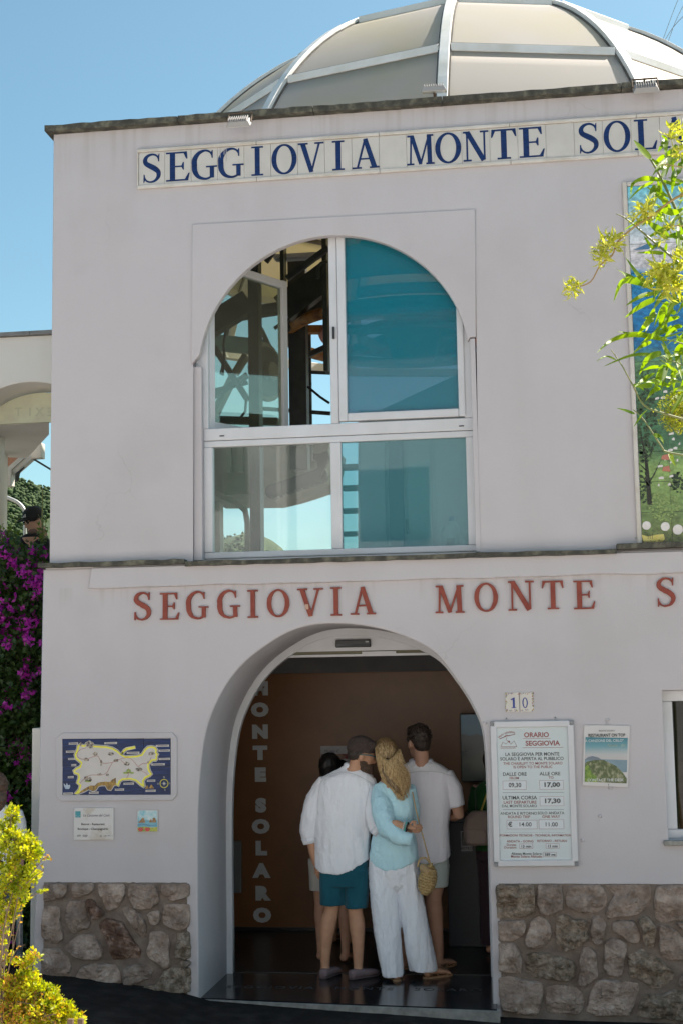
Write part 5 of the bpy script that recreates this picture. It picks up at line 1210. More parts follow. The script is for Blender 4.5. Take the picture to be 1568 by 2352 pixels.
box('wall', -9, -2.06, 1.40, 1.65, -.2, 3.15, PL2, TW); box('terrace_floor', -9, -2.06, 1.65, 8, 2.0, 2.2, CONC, TW)
PI_ = thing('gate_pillar', 'narrow cream pillar at the foot of the bougainvillea', 'pillar', (-2.15, .6, 0))
a = at(71, 2000, .55); box('shaft', a.x, -2.06, .55, .95, gz(-2.2, .6)-.03, 1.86, PL2, PI_, bevel=.008)
RL = thing('steel_railing', 'bent steel tube railing in front of the bougainvillea', 'railing', at(48, 2190, .3))
zB = zm(0, 3150, 400, 1254)
def bq(x, y, Y): return at(*zB(x, y), Y)
MB().tube(catmull([bq(-120, 310, .3), bq(100, 300, .3), bq(190, 320, .3), bq(228, 365, .3), bq(236, 460, .3), bq(245, 1200, .3), bq(250, 2110, .3)], 5), .024, 10).build('tube', STEEL, RL, True)
MB().tube([bq(250, 2090, .3), bq(250, 2125, .3)], .05, 12).build('foot_plate', STEEL, RL)

WR = thing('overhead_wires', 'thin grey wires slanting across the sky beside the dome', 'wires', at(1545, 60, 6.0))
for a, b, c_ in (((1580, -60), (1540, 40), (1490, 180)), ((1600, -40), (1550, 50), (1500, 200)), ((1640, -20), (1545, 62), (1480, 190))):
    MB().tube(catmull([at(*a, 6.0), at(*b, 6.0), at(*c_, 6.0)], 8), .0045, 5).build('wire', STEEL, WR)
# ================================================================== added houses, unseen behind the camera, bouncing sun into the doorway
SHUT = M('green_shutter', (.03, .09, .06), (.04, .11, .07), rough=.6); TERRA = M('terracotta_roof', (.32, .13, .07), (.42, .2, .11), scale=6, rough=.9)
HW = M('sun_bounce_limewash', (.76, .745, .74), (.70, .68, .67), scale=1.5, rough=.9, bump=.2, bscale=40)
def sun_bounce_house(label, x0, x1, yf, h, n):
    g = gz((x0+x1)/2, yf); T = thing('sun_bounce_house', label, 'house', ((x0+x1)/2, yf, g), 'added houses bouncing sun at the station')
    ho = []; w = (x1-x0)/n
    for i in range(n):
        c_ = x0+w*(i+.5)
        if i != n//2: ho.append((c_-.5, c_+.5, g+1.0, g+2.4))
        ho.append((c_-.45, c_+.45, g+4.2, g+5.6))
    dr = (x0+w*(n//2+.5)-.55, x0+w*(n//2+.5)+.55)
    me = plate([(x0, g-.6), (x1, g-.6), (x1, g+h), (x0, g+h)], [[(a, z0), (b, z0), (b, z1), (a, z1)] for a, b, z0, z1 in ho]+[[(dr[0], g), (dr[1], g), (dr[1], g+2.3), (dr[0], g+2.3)]], yf-.4, yf)
    add('wall', me, HW, T); MB().box(x0+.01, x1-.01, yf-7, yf-.6, g-.6, g+h).build('rear_block', HW, T)
    MB().box(x0-.25, x1+.25, yf-7.2, yf+.3, g+h+.002, g+h+.16).build('roof', TERRA, T)
    for a, b, z0, z1 in ho:
        wi = box('window', a, b, yf-.3, yf-.25, z0, z1, glassmat('house_glass', (.3, .3, .3), (.02, .02, .02), .6), T)
        for s0, s1 in ((a-.48, a-.02), (b+.02, b+.48)): box('shutter', s0, s1, yf+.002, yf+.05, z0, z1, SHUT, wi, bevel=.01)
    box('door', dr[0], dr[1], yf-.3, yf-.22, g, g+2.3, SHUT, T, bevel=.01)
sun_bounce_house('long limewashed house with green shutters, added out of view to bounce sun', -15, -3.2, -15.5, 7.2, 4)
sun_bounce_house('taller limewashed house with green shutters, added out of view to bounce sun', -3.0, 10, -16.5, 8.4, 4)

# ================================================================== plants
class Leaves:
    def __init__(s): s.v = []; s.f = []
    def leaf(s, p, d, up, L, W, curl=0.0, seg=3, fold=.18, shape=.45, droop=0.0):
        d = Vector(d).normalized(); up = Vector(up); a = d.cross(up)
        if a.length < 1e-3: a = d.cross(Vector((.3, .8, .1)))
        a.normalize(); nrm = a.cross(d).normalized(); p = Vector(p); b = len(s.v); ang = 0.0
        q = p.copy(); s.v.append(tuple(q)); dd = d.copy()
        for i in range(1, seg):
            t = i/seg; ang = curl/seg
            dd = (dd*math.cos(ang)+nrm*math.sin(ang)).normalized()
            if droop: dd = (dd+Vector((0, 0, -droop/seg))).normalized()
            nrm = a.cross(dd).normalized(); q = q+dd*(L/seg)
            w = W*(math.sin(math.pi*t**shape) if t**shape < 1 else 0)
            s.v += [tuple(q-a*w/2+nrm*fold*w), tuple(q), tuple(q+a*w/2+nrm*fold*w)]
        if droop: dd = (dd+Vector((0, 0, -droop/seg))).normalized()
        q = q+dd*(L/seg); s.v.append(tuple(q)); e = len(s.v)-1
        s.f += [(b, b+2, b+1), (b, b+3, b+2)]
        for i in range(seg-2):
            k = b+1+3*i; s.f += [(k, k+1, k+4, k+3), (k+1, k+2, k+5, k+4)]
        k = b+1+3*(seg-2); s.f += [(k, k+1, e), (k+1, k+2, e)]
    def build(s, name, mt, parent): return add(name, pyd(s.v, s.f), mt, parent, True)
def rdir(r): 
    z = r.uniform(-1, 1); a = r.uniform(0, 2*math.pi); k = math.sqrt(1-z*z); return Vector((k*math.cos(a), k*math.sin(a), z))
WOOD = M('twig_bark', (.10, .065, .04), (.19, .13, .08), scale=30, rough=.9)
# bougainvillea
BG = thing('bougainvillea', 'dark bougainvillea with magenta bracts climbing beside the station wall', 'plant', (-2.6, 1.1, .2))
r = random.Random(21); lv = Leaves(); fl = Leaves()
def bpos():
    while True:
        px = r.uniform(-40, 108) if r.random() < .72 else r.uniform(-230, -40); py = r.uniform(1218, 2190)
        lim = 108 if py < 1560 else (96 if py < 1700 else 74)
        lim -= 6*noise.noise((py*.05, 0, 0))
        if px > lim: continue
        if py < 1262 and r.random() > (py-(1236 if 44 < px < 108 else 1212))/45: continue
        Y = r.uniform(.72, 1.38)+.16*noise.noise((px*.05, py*.03, 2)); p = at(px, py, Y)
        if p.x > -2.03: continue
        return p, px, py
for k in range(20500):
    p, px, py = bpos(); d = rdir(r); d.z -= .4; d.y -= .5
    lv.leaf(p, d, rdir(r)+Vector((0, -.6, .8)), r.uniform(.035, .062), r.uniform(.026, .042), r.uniform(-.5, .5), 3, .15, .6)
n = 0
while n < 560:
    p, px, py = bpos()
    dens = noise.noise((px*.035+3, py*.014, 5))+ (.34 if 1250 < py < 1480 else (.12 if 1600 < py < 1760 else -.12))
    if dens < .2: continue
    p.y -= .06; cl = r.randint(2, 5); n += 1
    for q in range(cl):
        o = p+rdir(r)*.035
        for s_ in range(3): fl.leaf(o, rdir(r)+Vector((0, -.4, 0)), rdir(r), r.uniform(.028, .040), r.uniform(.024, .034), r.uniform(0, .8), 3, .2, .6)
lv.build('foliage', leafmat('bougainvillea_leaf', (.018, .045, .010), (.065, .11, .022), .35), BG); fl.build('bracts', leafmat('magenta_bract', (.38, .02, .30), (.55, .06, .46), .4, scale=8), BG)
# fresh shoots sticking out over the terrace wall
sh = Leaves(); stm = MB()
for k in range(22):
    px = r.choice((r.uniform(0, 42), r.uniform(0, 42), r.uniform(95, 108))); p0 = at(px, r.uniform(1232, 1260), 1.0+r.uniform(-.1, .2)); h = r.uniform(.05, .22)
    if p0.x > -2.04: continue
    p1 = p0+Vector((r.uniform(-.05, .05), 0, h*.6)); p2 = p1+Vector((r.uniform(-.06, .06), 0, h*.4)); stm.tube([p0, p1, p2], [.003, .0025, .0015], 5)
    for q in range(9):
        t = r.random(); b = p0.lerp(p1, t*2) if t < .5 else p1.lerp(p2, t*2-1); sh.leaf(b, rdir(r)+Vector((0, -.2, .2)), Vector((0, -.3, 1)), r.uniform(.03, .045), .022, r.uniform(-.4, .6), 3, .15, .6)
p0 = at(97, 1250, 1.0); stm.tube([p0, at(98, 1180, 1.0), at(99, 1120, 1.0)], .006, 6)
tag(sh.build('young_shoots', leafmat('young_leaf', (.08, .15, .025), (.16, .22, .045), .4), BG), kind='stuff'); stm.build('stems', M('green_stem', (.12, .14, .04), rough=.7), BG)
tk = MB()
for k in range(5): 
    x = -2.3-.2*k; tk.tube(catmull([(x, 1.2, .1), (x+r.uniform(-.1, .1), 1.15, 1), (x+r.uniform(-.2, .2), 1.2, 2), (x+r.uniform(-.2, .2), 1.2, 3)], 5), .02, 6)
tk.build('vine_stems', WOOD, BG)

# sunlit box shrub by the kerb
BX = thing('box_shrub', 'sunlit yellow green box shrub with dry twigs in front of stone panel', 'shrub', at(-40, 2600, -4.0))
r = random.Random(4); g1 = Leaves(); g2 = Leaves(); tw_ = MB(); YB = -4.0
lobes = [(28,1872,16,22,260,0),(12,1905,24,30,360,0),(28,1935,34,34,700,0),(62,1955,30,36,700,0),(84,1958,17,22,260,0),(12,1985,30,40,600,0),(40,2010,34,36,700,.03),(70,2010,24,28,380,.0),(18,2060,26,34,420,.05),(50,2058,22,26,320,.04),(2,2110,20,30,220,.1),(20,2090,22,26,200,.1),
 (10,2150,16,20,70,.35),(25,2200,18,18,90,.45),(60,2210,20,16,240,.12),(80,2195,12,10,70,.25),(20,2262,40,36,900,.30),(62,2258,38,34,900,.08),(95,2285,34,30,800,.06),(30,2318,50,38,1000,.5),(84,2325,46,34,1000,.28),(124,2312,34,28,700,.08),(150,2326,30,24,600,.06),(178,2340,22,20,340,.06),(60,2360,80,34,900,.5),(140,2356,56,26,700,.14),(-10,2240,30,60,500,.3)]
for cx, cy, rx, ry, nn, dry in lobes:
    c = at(cx, cy, YB); e = at(cx+rx, cy, YB); g = at(cx, cy-ry, YB); ax = e.x-c.x; az = g.z-c.z
    tips = []
    for k in range(max(6, nn//26)):
        d = rdir(r); rad = r.uniform(.6, 1.08)
        tips.append(c+Vector((d.x*ax*rad, d.y*(ax+az)*.6*rad, d.z*az*rad)))
    for t in tips:
        st = c.lerp(t, .25); tw_.tube([st, st.lerp(t, .5)+rdir(r)*.008, t], [.0028, .0018, .001], 4)
    for k in range(nn):
        t = r.choice(tips); d0 = (t-c).normalized(); s_ = r.random()**.6
        p = c.lerp(t, .45+.55*s_)+rdir(r)*r.uniform(.004, .022)
        d = (d0*.5+rdir(r)*.9+Vector((0, 0, .35)))
        (g2 if r.random() < dry else g1).leaf(p, d, rdir(r)+Vector((0, 0, .6)), r.uniform(.012, .021), r.uniform(.008, .013), r.uniform(-.3, .9), 3, .2, .75)
def sprig(pl, n, dry=0.0, rr=.0025):
    pts = catmull([at(x, y, YB-.05) for x, y in pl], 4); tw_.tube(pts, [rr*(1-.6*i/len(pts)) for i in range(len(pts))], 5)
    for k in range(n):
        i = r.randint(len(pts)//2, len(pts)-1); (g2 if r.random() < dry else g1).leaf(pts[i]+rdir(r)*.004, rdir(r)+Vector((.3, 0, .3)), rdir(r)+Vector((0, 0, 1)), r.uniform(.012, .02), .011, .3, 3, .2, .75)
sprig([(70, 2010), (90, 1985), (100, 1972), (116, 1968)], 12, .5); sprig([(60, 2030), (85, 2010), (100, 2000), (97, 1985)], 6, .3); sprig([(70, 2060), (88, 2052), (103, 2046)], 26); sprig([(25, 1900), (27, 1870), (30, 1850)], 22, .1)
sprig([(8, 2300), (10, 2220), (25, 2150), (42, 2060)], 3, .5, .005); sprig([(5, 2350), (2, 2240), (10, 2130), (30, 2050)], 3, .5, .006); sprig([(20, 2230), (35, 2160), (48, 2110), (50, 2090)], 4, .9, .003); sprig([(22, 2215), (40, 2180), (58, 2170)], 3, .9, .002); sprig([(30, 2180), (32, 2130), (40, 2100)], 2, .9, .002)
sprig([(95, 2320), (120, 2345), (150, 2370)], 6, .8, .005); sprig([(100, 2335), (130, 2330), (140, 2350)], 6, .7, .004); sprig([(40, 2300), (80, 2310), (110, 2335)], 6, .8, .003); sprig([(60, 2225), (78, 2210), (84, 2190), (92, 2196)], 14, .5)
base = at(-10, 2700, YB); base.z = gz(base.x, YB)
for px, py in ((15, 2300), (60, 2300), (110, 2330), (0, 2200), (150, 2350)): tw_.tube([base+rdir(r)*.03, base.lerp(at(px, py, YB), .6)+Vector((0, 0, -.08)), at(px, py, YB)], [.012, .008, .004], 6)
g1.build('foliage', leafmat('box_leaf', (.14, .21, .009), (.66, .57, .03), .5, scale=26, c3=(.38, .40, .016)), BX); g2.build('dry_leaves', leafmat('dry_box_leaf', (.42, .19, .04), (.60, .38, .09), .4, scale=30), BX); tw_.build('twigs', WOOD, BX)
# garden fence stakes at the picture's lower edge
for k, px in enumerate((163, 186)):
    p = at(px, 2340, -4.15); o = box('garden_stake', p.x-.011, p.x+.011, -4.16, -4.14, gz(p.x, -4.15), p.z, M('stake_wood', (.10, .06, .04), (.16, .10, .07), scale=20), None, bevel=.002)
    tag(o, ['dark wooden garden stake beside the twiggy part of box shrub', 'dark wooden garden stake at the tip of the box shrub'][k], 'stake', 'stakes of the shrub bed')

# bamboo overhanging the mural
ZX = lambda x, y: (1205.7+.4517*x, 229.7+.4517*y)
YM = -3.5
BM = thing('bamboo', 'sunlit green bamboo reaching in front of the mural', 'bamboo', (2.75, YM, gz(2.75, YM)))
r = random.Random(31); bl_ = Leaves(); bs = MB()
def bp(x, y, dy=0): return at(*ZX(x, y), YM+dy)
def curve_leaf(pl, w, dy=0.0, L_=bl_, fold=.10):
    pts = catmull([bp(x, y, dy+.05*i*(1 if r.random() < .5 else -1)) for i, (x, y) in enumerate(pl)], 4); n = len(pts); b = len(L_.v); side = Vector((0, -.5, .9)); tilt = r.uniform(-.9, .9)
    for i, p in enumerate(pts):
        t = i/(n-1); d = (pts[min(i+1, n-1)]-pts[max(0, i-1)]).normalized(); view = Vector((.12, -1, tilt)).normalized(); a = d.cross(view).normalized(); ww = w*(math.sin(math.pi*min(1, (t*.93+.05)**.62)))
        nn = a.cross(d); L_.v += [tuple(p-a*ww/2+nn*fold*ww), tuple(p), tuple(p+a*ww/2+nn*fold*ww)]
    for i in range(n-1): k = b+3*i; L_.f += [(k, k+1, k+4, k+3), (k+1, k+2, k+5, k+4)]
hand = [([(690,405),(600,398),(545,425),(535,485)],15),([(672,410),(668,460),(652,535)],20),([(632,300),(585,245),(550,203)],22),([(725,700),(665,650),(605,612)],22),([(700,780),(640,774),(558,778)],11),([(650,760),(620,720),(600,690)],9),([(640,955),(580,900),(508,800)],17),([(565,918),(505,888),(448,850)],17),([(645,950),(570,922),(490,925),(448,1025)],22),
 ([(645,980),(580,1003),(508,1047)],18),([(660,1015),(590,1045),(503,1108)],20),([(720,1222),(560,1193),(440,1222),(362,1286)],18),([(535,1190),(500,1182),(463,1178)],7),([(640,1230),(590,1252),(543,1292)],12),([(665,1298),(540,1300),(395,1356)],17),([(458,1322),(410,1304),(357,1330)],8),([(690,1285),(620,1315),(578,1398)],18),([(705,1345),(680,1405),(653,1492)],22),([(722,1330),(705,1400),(690,1480)],14),([(545,1452),(575,1453),(602,1477)],11),([(552,1597),(505,1578),(462,1567)],12),([(618,1578),(585,1612),(550,1662)],12),([(650,1705),(682,1712),(702,1748)],13),([(735,1793),(742,1825),(762,1862)],14),
 ([(800,620),(778,700),(782,800)],20),([(790,690),(770,760),(745,850)],12),([(655,440),(690,470),(740,500)],14),([(700,560),(760,570),(810,545)],20),([(760,600),(720,660),(690,700)],12),([(790,1240),(770,1300),(795,1420)],20),([(720,1180),(690,1150),(640,1200)],13),([(780,1100),(720,1120),(650,1180)],16),([(800,1180),(740,1200),(650,1215)],13),([(700,1050),(690,1110),(680,1160)],18),([(740,880),(690,960),(650,1010)],14),([(790,330),(770,380),(740,420)],14),([(700,410),(760,430),(800,420)],10),([(640,300),(680,330),(720,335)],10),([(800,1010),(740,1040),(690,1030)],12),([(720,1460),(750,1430),(800,1440)],10),([(780,340),(800,300),(830,290)],14)]
for pl, w in hand: curve_leaf(pl, w*.4517*6.5/FPX*1.8, r.uniform(-.12, .12))
for k in range(150):
    x = r.uniform(640, 900); y = r.uniform(180, 1500); a = r.uniform(1.9, 4.9); l = r.uniform(60, 150)
    if x < 700 and r.random() < .5: continue
    pl = [(x, y), (x+math.cos(a)*l*.5, y-math.sin(a)*l*.5+r.uniform(-6, 6)), (x+math.cos(a)*l, y-math.sin(a)*l+r.uniform(5, 35))]
    curve_leaf(pl, r.uniform(10, 22)*.4517*6.5/FPX*1.6, r.uniform(-.1, .35))
def culm(pl, r0_, r1_, dy=0): 
    pts = catmull([bp(x, y, dy) for x, y in pl], 4); bs.tube(pts, [r0_+(r1_-r0_)*i/(len(pts)-1) for i in range(len(pts))], 7)
culm([(900,900),(800,640),(700,420),(640,310),(590,250)], .010, .003); culm([(920,960),(780,830),(650,720),(520,610),(460,578)], .008, .002); culm([(850,1815),(720,1790),(690,1760),(600,1625),(548,1575)], .006, .002); culm([(860,1640),(690,1590),(600,1550),(545,1450),(490,1350),(435,1270)], .006, .0022); culm([(920,1150),(780,1010),(640,965),(560,915)], .006, .002); culm([(920,1300),(800,1240),(700,1215)], .005, .002); culm([(900,1430),(800,1350),(660,1300)], .005, .002)
for x0 in (2.55, 2.75, 2.95, 2.65): bs.tube(catmull([(x0, YM+r.uniform(0, .3), gz(x0, YM)), (x0+.05, YM+.1, 2), (x0-.05, YM+.1, 3.6), (x0-.15, YM, 5.0)], 5), .014, 8)
bl_.build('leaves', leafmat('bamboo_leaf', (.10, .19, .006), (.24, .33, .012), .55, scale=9), BM); bs.build('culms', M('bamboo_stem', (.10, .15, .04), (.18, .17, .06), scale=12, rough=.5), BM)
# shrub with curled pale leaf tufts
CS_ = thing('curly_shrub', 'pale yellow shrub with curled leaf tufts among the bamboo', 'shrub', (2.6, YM-.25, gz(2.6, YM-.25)))
cl_ = Leaves(); ct = MB()
for x, y, R0, nn in ((240,950,62,46),(430,725,75,60),(385,795,58,46),(610,565,68,60),(765,160,62,46),(700,870,78,62),(745,945,85,66),(702,325,24,14),(735,640,42,26),(790,260,55,40),(640,905,60,30),(800,800,60,40),(690,700,40,20),(560,600,40,20),(830,480,60,30)):
    c = bp(x, y, -.25); k1 = .4517*6.2/FPX*1.35; nn = int(nn*1.2)
    for k in range(nn):
        d = rdir(r); p = c+d*R0*k1*r.uniform(.05, .55); cl_.leaf(p, d+Vector((0, 0, .1)), rdir(r), R0*k1*r.uniform(.45, .95), R0*k1*r.uniform(.10, .2), r.uniform(1.0, 3.2)*(1 if r.random() < .7 else -1), 6, .25, .5)
def twig(pl, r0_=.004): pts = catmull([bp(x, y, -.25) for x, y in pl], 4); ct.tube(pts, [r0_*(1-.6*i/len(pts)) for i in range(len(pts))], 6)
twig([(900,440),(760,500),(640,590),(560,640),(470,720),(440,790),(380,840),(330,925),(250,955)], .006); twig([(900,300),(780,150)]); twig([(900,900),(740,900)], .006); twig([(880,640),(735,640)]); twig([(640,590),(610,565)]); twig([(900,360),(700,325)], .003)
ct.tube([(2.9, YM-.2, gz(2.9, YM)), (2.75, YM-.25, 2.0), bp(900, 700, -.25), bp(900, 300, -.25)], [.02, .016, .01, .006], 8)
tag(cl_.build('leaf_tufts', leafmat('pale_leaf', (.30, .33, .04), (.62, .58, .16), .5, scale=22, c3=(.44, .44, .07)), CS_), kind='stuff'); ct.build('branches', M('tan_twig', (.28, .17, .06), (.34, .24, .10), rough=.8), CS_)
# fine leaved broom
BR = thing('broom_shrub', 'fine leaved yellow green broom shrub below the bamboo', 'shrub', (2.7, YM+.2, gz(2.7, YM)))
fn = Leaves(); fs_ = MB()
for k in range(3400):
    d = rdir(r); rad = r.random()**.45; p = bp(790+130*d.x*rad*r.uniform(.8, 1.1), 1590-110*d.z*rad, .2+.12*d.y*rad)
    if noise.noise((p.x*14, p.y*14, p.z*14)) < -.18: continue
    fn.leaf(p, rdir(r)+Vector((-.3, 0, .5)), rdir(r), r.uniform(.010, .020), .005, .3, 3, .2)
for k in range(40):
    d = rdir(r); fs_.tube([bp(840, 1620, .2), bp(800+60*d.x, 1600-50*d.z, .2+.05*d.y), bp(790+130*d.x, 1590-110*d.z, .2+.1*d.y)], [.003, .002, .001], 4)
fs_.tube([(2.75, YM+.2, gz(2.7, YM)), (2.6, YM+.2, 1.4), bp(840, 1620, .2)], [.02, .015, .006], 7)
fn.build('foliage', leafmat('broom_leaf', (.16, .22, .012), (.48, .45, .04), .5, scale=30), BR); fs_.build('twigs', WOOD, BR)
# ================================================================== people
def skinmat(name, c, c2): return M(name, c, c2, scale=18, rough=.55, bump=.05, bscale=120, spec=.35, contrast=(.3, .7))
SK1 = skinmat('tanned_skin', (.46, .245, .15), (.54, .30, .19)); SK2 = skinmat('light_tan_skin', (.50, .275, .185), (.57, .33, .23)); SK3 = skinmat('pale_skin', (.52, .31, .23), (.58, .36, .27))
def clothmat(name, c, c2=None, scale=6, weave=420, rough=.85, b2=.25, b2scale=14, sheen=.15, trans=0, stretch=(1, 1, 1)):
    mt = M(name, c, c2 or tuple(x*.93 for x in c), scale=scale, rough=rough, bump=.18, bscale=weave, bdist=.002, b2=b2, b2scale=b2scale, sheen=sheen, spec=.2, stretch=stretch)
    return mt
LINEN = clothmat('white_linen', (.85, .86, .91), (.79, .80, .85), b2=.75, b2scale=16, stretch=(1.2, 1.2, .5)); YOKE = clothmat('double_linen', (.92, .91, .94), (.88, .87, .90), b2=.3); LINEN2 = clothmat('white_cotton', (.85, .835, .89), (.80, .785, .84), b2=.5, b2scale=13, stretch=(1.2, 1.2, .45))
AQUA = clothmat('pale_aqua_cotton', (.54, .80, .88), (.48, .73, .82), b2=.7, b2scale=14, stretch=(1.1, 1.1, .7)); PANTS = clothmat('white_linen_trousers', (.86, .885, .95), (.80, .825, .89), b2=.9, b2scale=16, stretch=(1.4, 1.4, .4))
TEALC = clothmat('dark_teal_cotton', (.008, .075, .11), (.012, .095, .135), b2=.15); MINT = clothmat('pale_mint_cotton', (.52, .58, .54), b2=.15); DENIMW = clothmat('off_white_denim', (.58, .56, .53), b2=.2)
DARKC = clothmat('dark_cloth', (.02, .02, .025)); GREENC = clothmat('dark_green_cloth', (.02, .09, .025)); PINKC = clothmat('pink_cloth', (.55, .32, .30)); BLACKC = clothmat('black_cloth', (.012, .012, .014))
HBROWN = M('dark_brown_hair', (.018, .012, .009), (.055, .035, .024), scale=30, rough=.45, stretch=(5, 5, 1), bump=.6, bscale=60); HBLOND = M('blonde_hair', (.20, .115, .05), (.95, .76, .47), scale=30, rough=.38, stretch=(4, 4, .7), c3=(.58, .39, .18), contrast=(.3, .7))
HROOTSHADE = M('blonde_roots_and_shade', (.09, .05, .022), (.30, .19, .085), scale=30, rough=.45, stretch=(4, 4, .7)); HBLOND2 = M('brown_blonde_hair', (.15, .09, .042), (.80, .60, .35), scale=30, rough=.4, stretch=(4, 4, .7), c3=(.40, .27, .13))  # base hair: dark roots, plus shade between strands put into the colour
HBLACK = M('black_hair', (.008, .007, .007), (.02, .016, .014), scale=30, rough=.4); BEARD = M('brown_beard', (.05, .028, .017), (.11, .065, .04), scale=60, rough=.7, bump=.8, bscale=160)

def fold_fn(amp, seed=0.0, fx=11.0, fz=2.6, diag=.5, fine=.22):
    def fn(p, n):
        a = noise.noise((p.x*fx+seed, p.y*fx, p.z*fz)); b = noise.noise(((p.x+p.z*diag)*fx*1.6, p.y*7+seed, (p.z-p.x*diag)*fz*2.2))
        c_ = noise.noise((p.x*5+seed, p.y*5, p.z*16+3))
        d_ = noise.noise(((p.x-p.z*.8)*26+seed, p.y*20, (p.z+p.x*.8)*9))
        e_ = noise.noise(((p.x+p.z*.55)*15+seed*2, p.y*9, (p.z-p.x*.55)*5))
        cr1 = max(0, 1-abs(d_)/.10); cr2 = max(0, 1-abs(e_)/.09); msk = max(0, .35+noise.noise((p.x*4+seed, p.y*4, p.z*4+seed)))
        return amp*(.45*(1-2*abs(a))+.30*b+.10*(1-2*abs(c_))+(fine*1.6*cr1-fine*1.5*cr2)*msk)
    return fn
def head_parts(mb, c, face, up, s=1.0, neck=.10, neckdir=None, nose=True):
    f = Vector(face).normalized(); u = Vector(up); l = u.cross(f).normalized(); u = f.cross(l).normalized()
    R = Matrix((f, l, u)).transposed()
    P = lambda x, y, z: c+R @ Vector((x, y, z))*s
    E = lambda x, y, z, a, b, d: mb.ell(P(x, y, z), (a*s, b*s, d*s), R)
    E(-.005, 0, .03, .098, .077, .100); E(.022, 0, -.045, .072, .060, .082); E(.060, 0, -.095, .034, .034, .028); E(.052, 0, -.005, .050, .058, .05)
    if nose:
        E(.102, 0, -.028, .020, .014, .018); E(.096, 0, -.008, .012, .010, .028); E(.088, 0, -.070, .014, .022, .010); E(.084, .032, .012, .012, .020, .010); E(.084, -.032, .012, .012, .020, .010)
    for y in (-1, 1): E(-.008, y*.079, -.012, .022, .011, .033)
    nd = Vector(neckdir) if neckdir is not None else -u
    mb.tube([P(-.022, 0, -.03), P(-.03, 0, -.085), P(-.03, 0, -.085)+nd.normalized()*neck], [.056*s, .055*s, .062*s], 14)
    return P, R
def hand(mb, w, d, palm, s=1.0, curl=.5, side=1):
    "wrist w, finger direction d, palm normal; five fingers"
    d = Vector(d).normalized(); p = Vector(palm); p = (p-d*p.dot(d)).normalized(); a = d.cross(p)*side
    mb.tube([w, w+d*.03*s, w+d*.085*s], [.024*s, .030*s, .034*s], 10, True, .55)
    for k, (o, L) in enumerate(((-.028, .062), (-.009, .074), (.010, .070), (.028, .055))):
        b = w+d*.080*s+a*o*s; c1 = (d+p*curl*.5).normalized(); c2 = (d+p*curl*1.3).normalized()
        q1 = b+c1*L*.5*s; q2 = q1+c2*L*.5*s; mb.tube([b-d*.02*s, b, q1, q2], [.0095*s, .0095*s, .0088*s, .007*s], 8)
    t = w+d*.03*s-a*.026*s; mb.tube([t, t+(d*.6-a*.7).normalized()*.035*s, t+(d*.9-a*.45+p*.3).normalized()*.065*s], [.012*s, .0105*s, .008*s], 8)
def leg(mb, pts, rad, n=14): mb.tube(catmull(pts, 4), list(np.interp(np.linspace(0, len(pts)-1, (len(pts)-1)*4+1), range(len(pts)), rad)), n)
def foot(mb, ankle, heading, zf, s=1.0):
    h = Vector(heading); h.z = 0; h.normalize(); a = Vector((ankle.x, ankle.y, zf))
    mb.tube([ankle, Vector((a.x, a.y, zf+.05))-h*.01], [.036*s, .036*s], 10); mb.ell(a-h*.025*s+Vector((0, 0, .03)), (.036*s, .036*s, .034)); sd = Vector((-h.y, h.x, 0))
    mb.tube([a-h*.02+Vector((0, 0, .035)), a+h*.06*s+Vector((0, 0, .032)), a+h*.12*s+Vector((0, 0, .022)), a+h*.165*s+Vector((0, 0, .016))], [.034*s, .036*s, .036*s, .024*s], 12, True, .62)
    for k in range(5): b = a+h*(.17-.012*abs(k-1))*s+sd*(-.028+.014*k)*s; mb.ell(b+Vector((0, 0, .012)), (.016*s, .009*s, .010), n=8, k=6)
def shoe(T, heel, heading, L, W, mt, smt, zf=0.0):
    h = Vector(heading); h.z = 0; h.normalize(); s = Vector((-h.y, h.x, 0)); c = Vector((heel.x, heel.y, zf))
    def secs(prof):
        vs = []; n = 18
        for t, w, z0, z1 in prof:
            q = c+h*L*t
            for j in range(n):
                a = 2*math.pi*j/n; x = math.cos(a); y = math.sin(a)
                vs.append(q+s*(w*W/2*math.copysign(abs(x)**.75, x))+Vector((0, 0, (z0+z1)/2+(z1-z0)/2*math.copysign(abs(y)**.8, y))))
        k = len(prof); fs = [(i*n+j, i*n+(j+1) % n, (i+1)*n+(j+1) % n, (i+1)*n+j) for i in range(k-1) for j in range(n)]+[tuple(reversed(range(n))), tuple(range((k-1)*n, k*n))]
        return MB().raw(vs, fs)
    up = secs([(0, .35, .012, .05), (.03, .62, .010, .068), (.12, .74, .010, .072), (.3, .76, .010, .066), (.45, .88, .010, .064), (.6, .98, .010, .062), (.75, 1.0, .010, .055), (.88, .86, .010, .045), (.96, .55, .012, .034), (1.0, .2, .014, .026)]).build('shoe', mt, T, True)
    secs([(-.005, .4, .0, .014), (.03, .7, .0, .014), (.3, .8, .0, .014), (.6, 1.04, .0, .014), (.8, 1.02, .0, .014), (.95, .62, .0, .014), (1.01, .25, .0, .014)]).build('sole', smt, up, True)
    t = c+h*L*.42; MB().tube([t-s*W*.45+Vector((0, 0, .045)), t+Vector((0, 0, .070)), t+s*W*.45+Vector((0, 0, .045))], .006, 6).build('strap', mt, up, True)
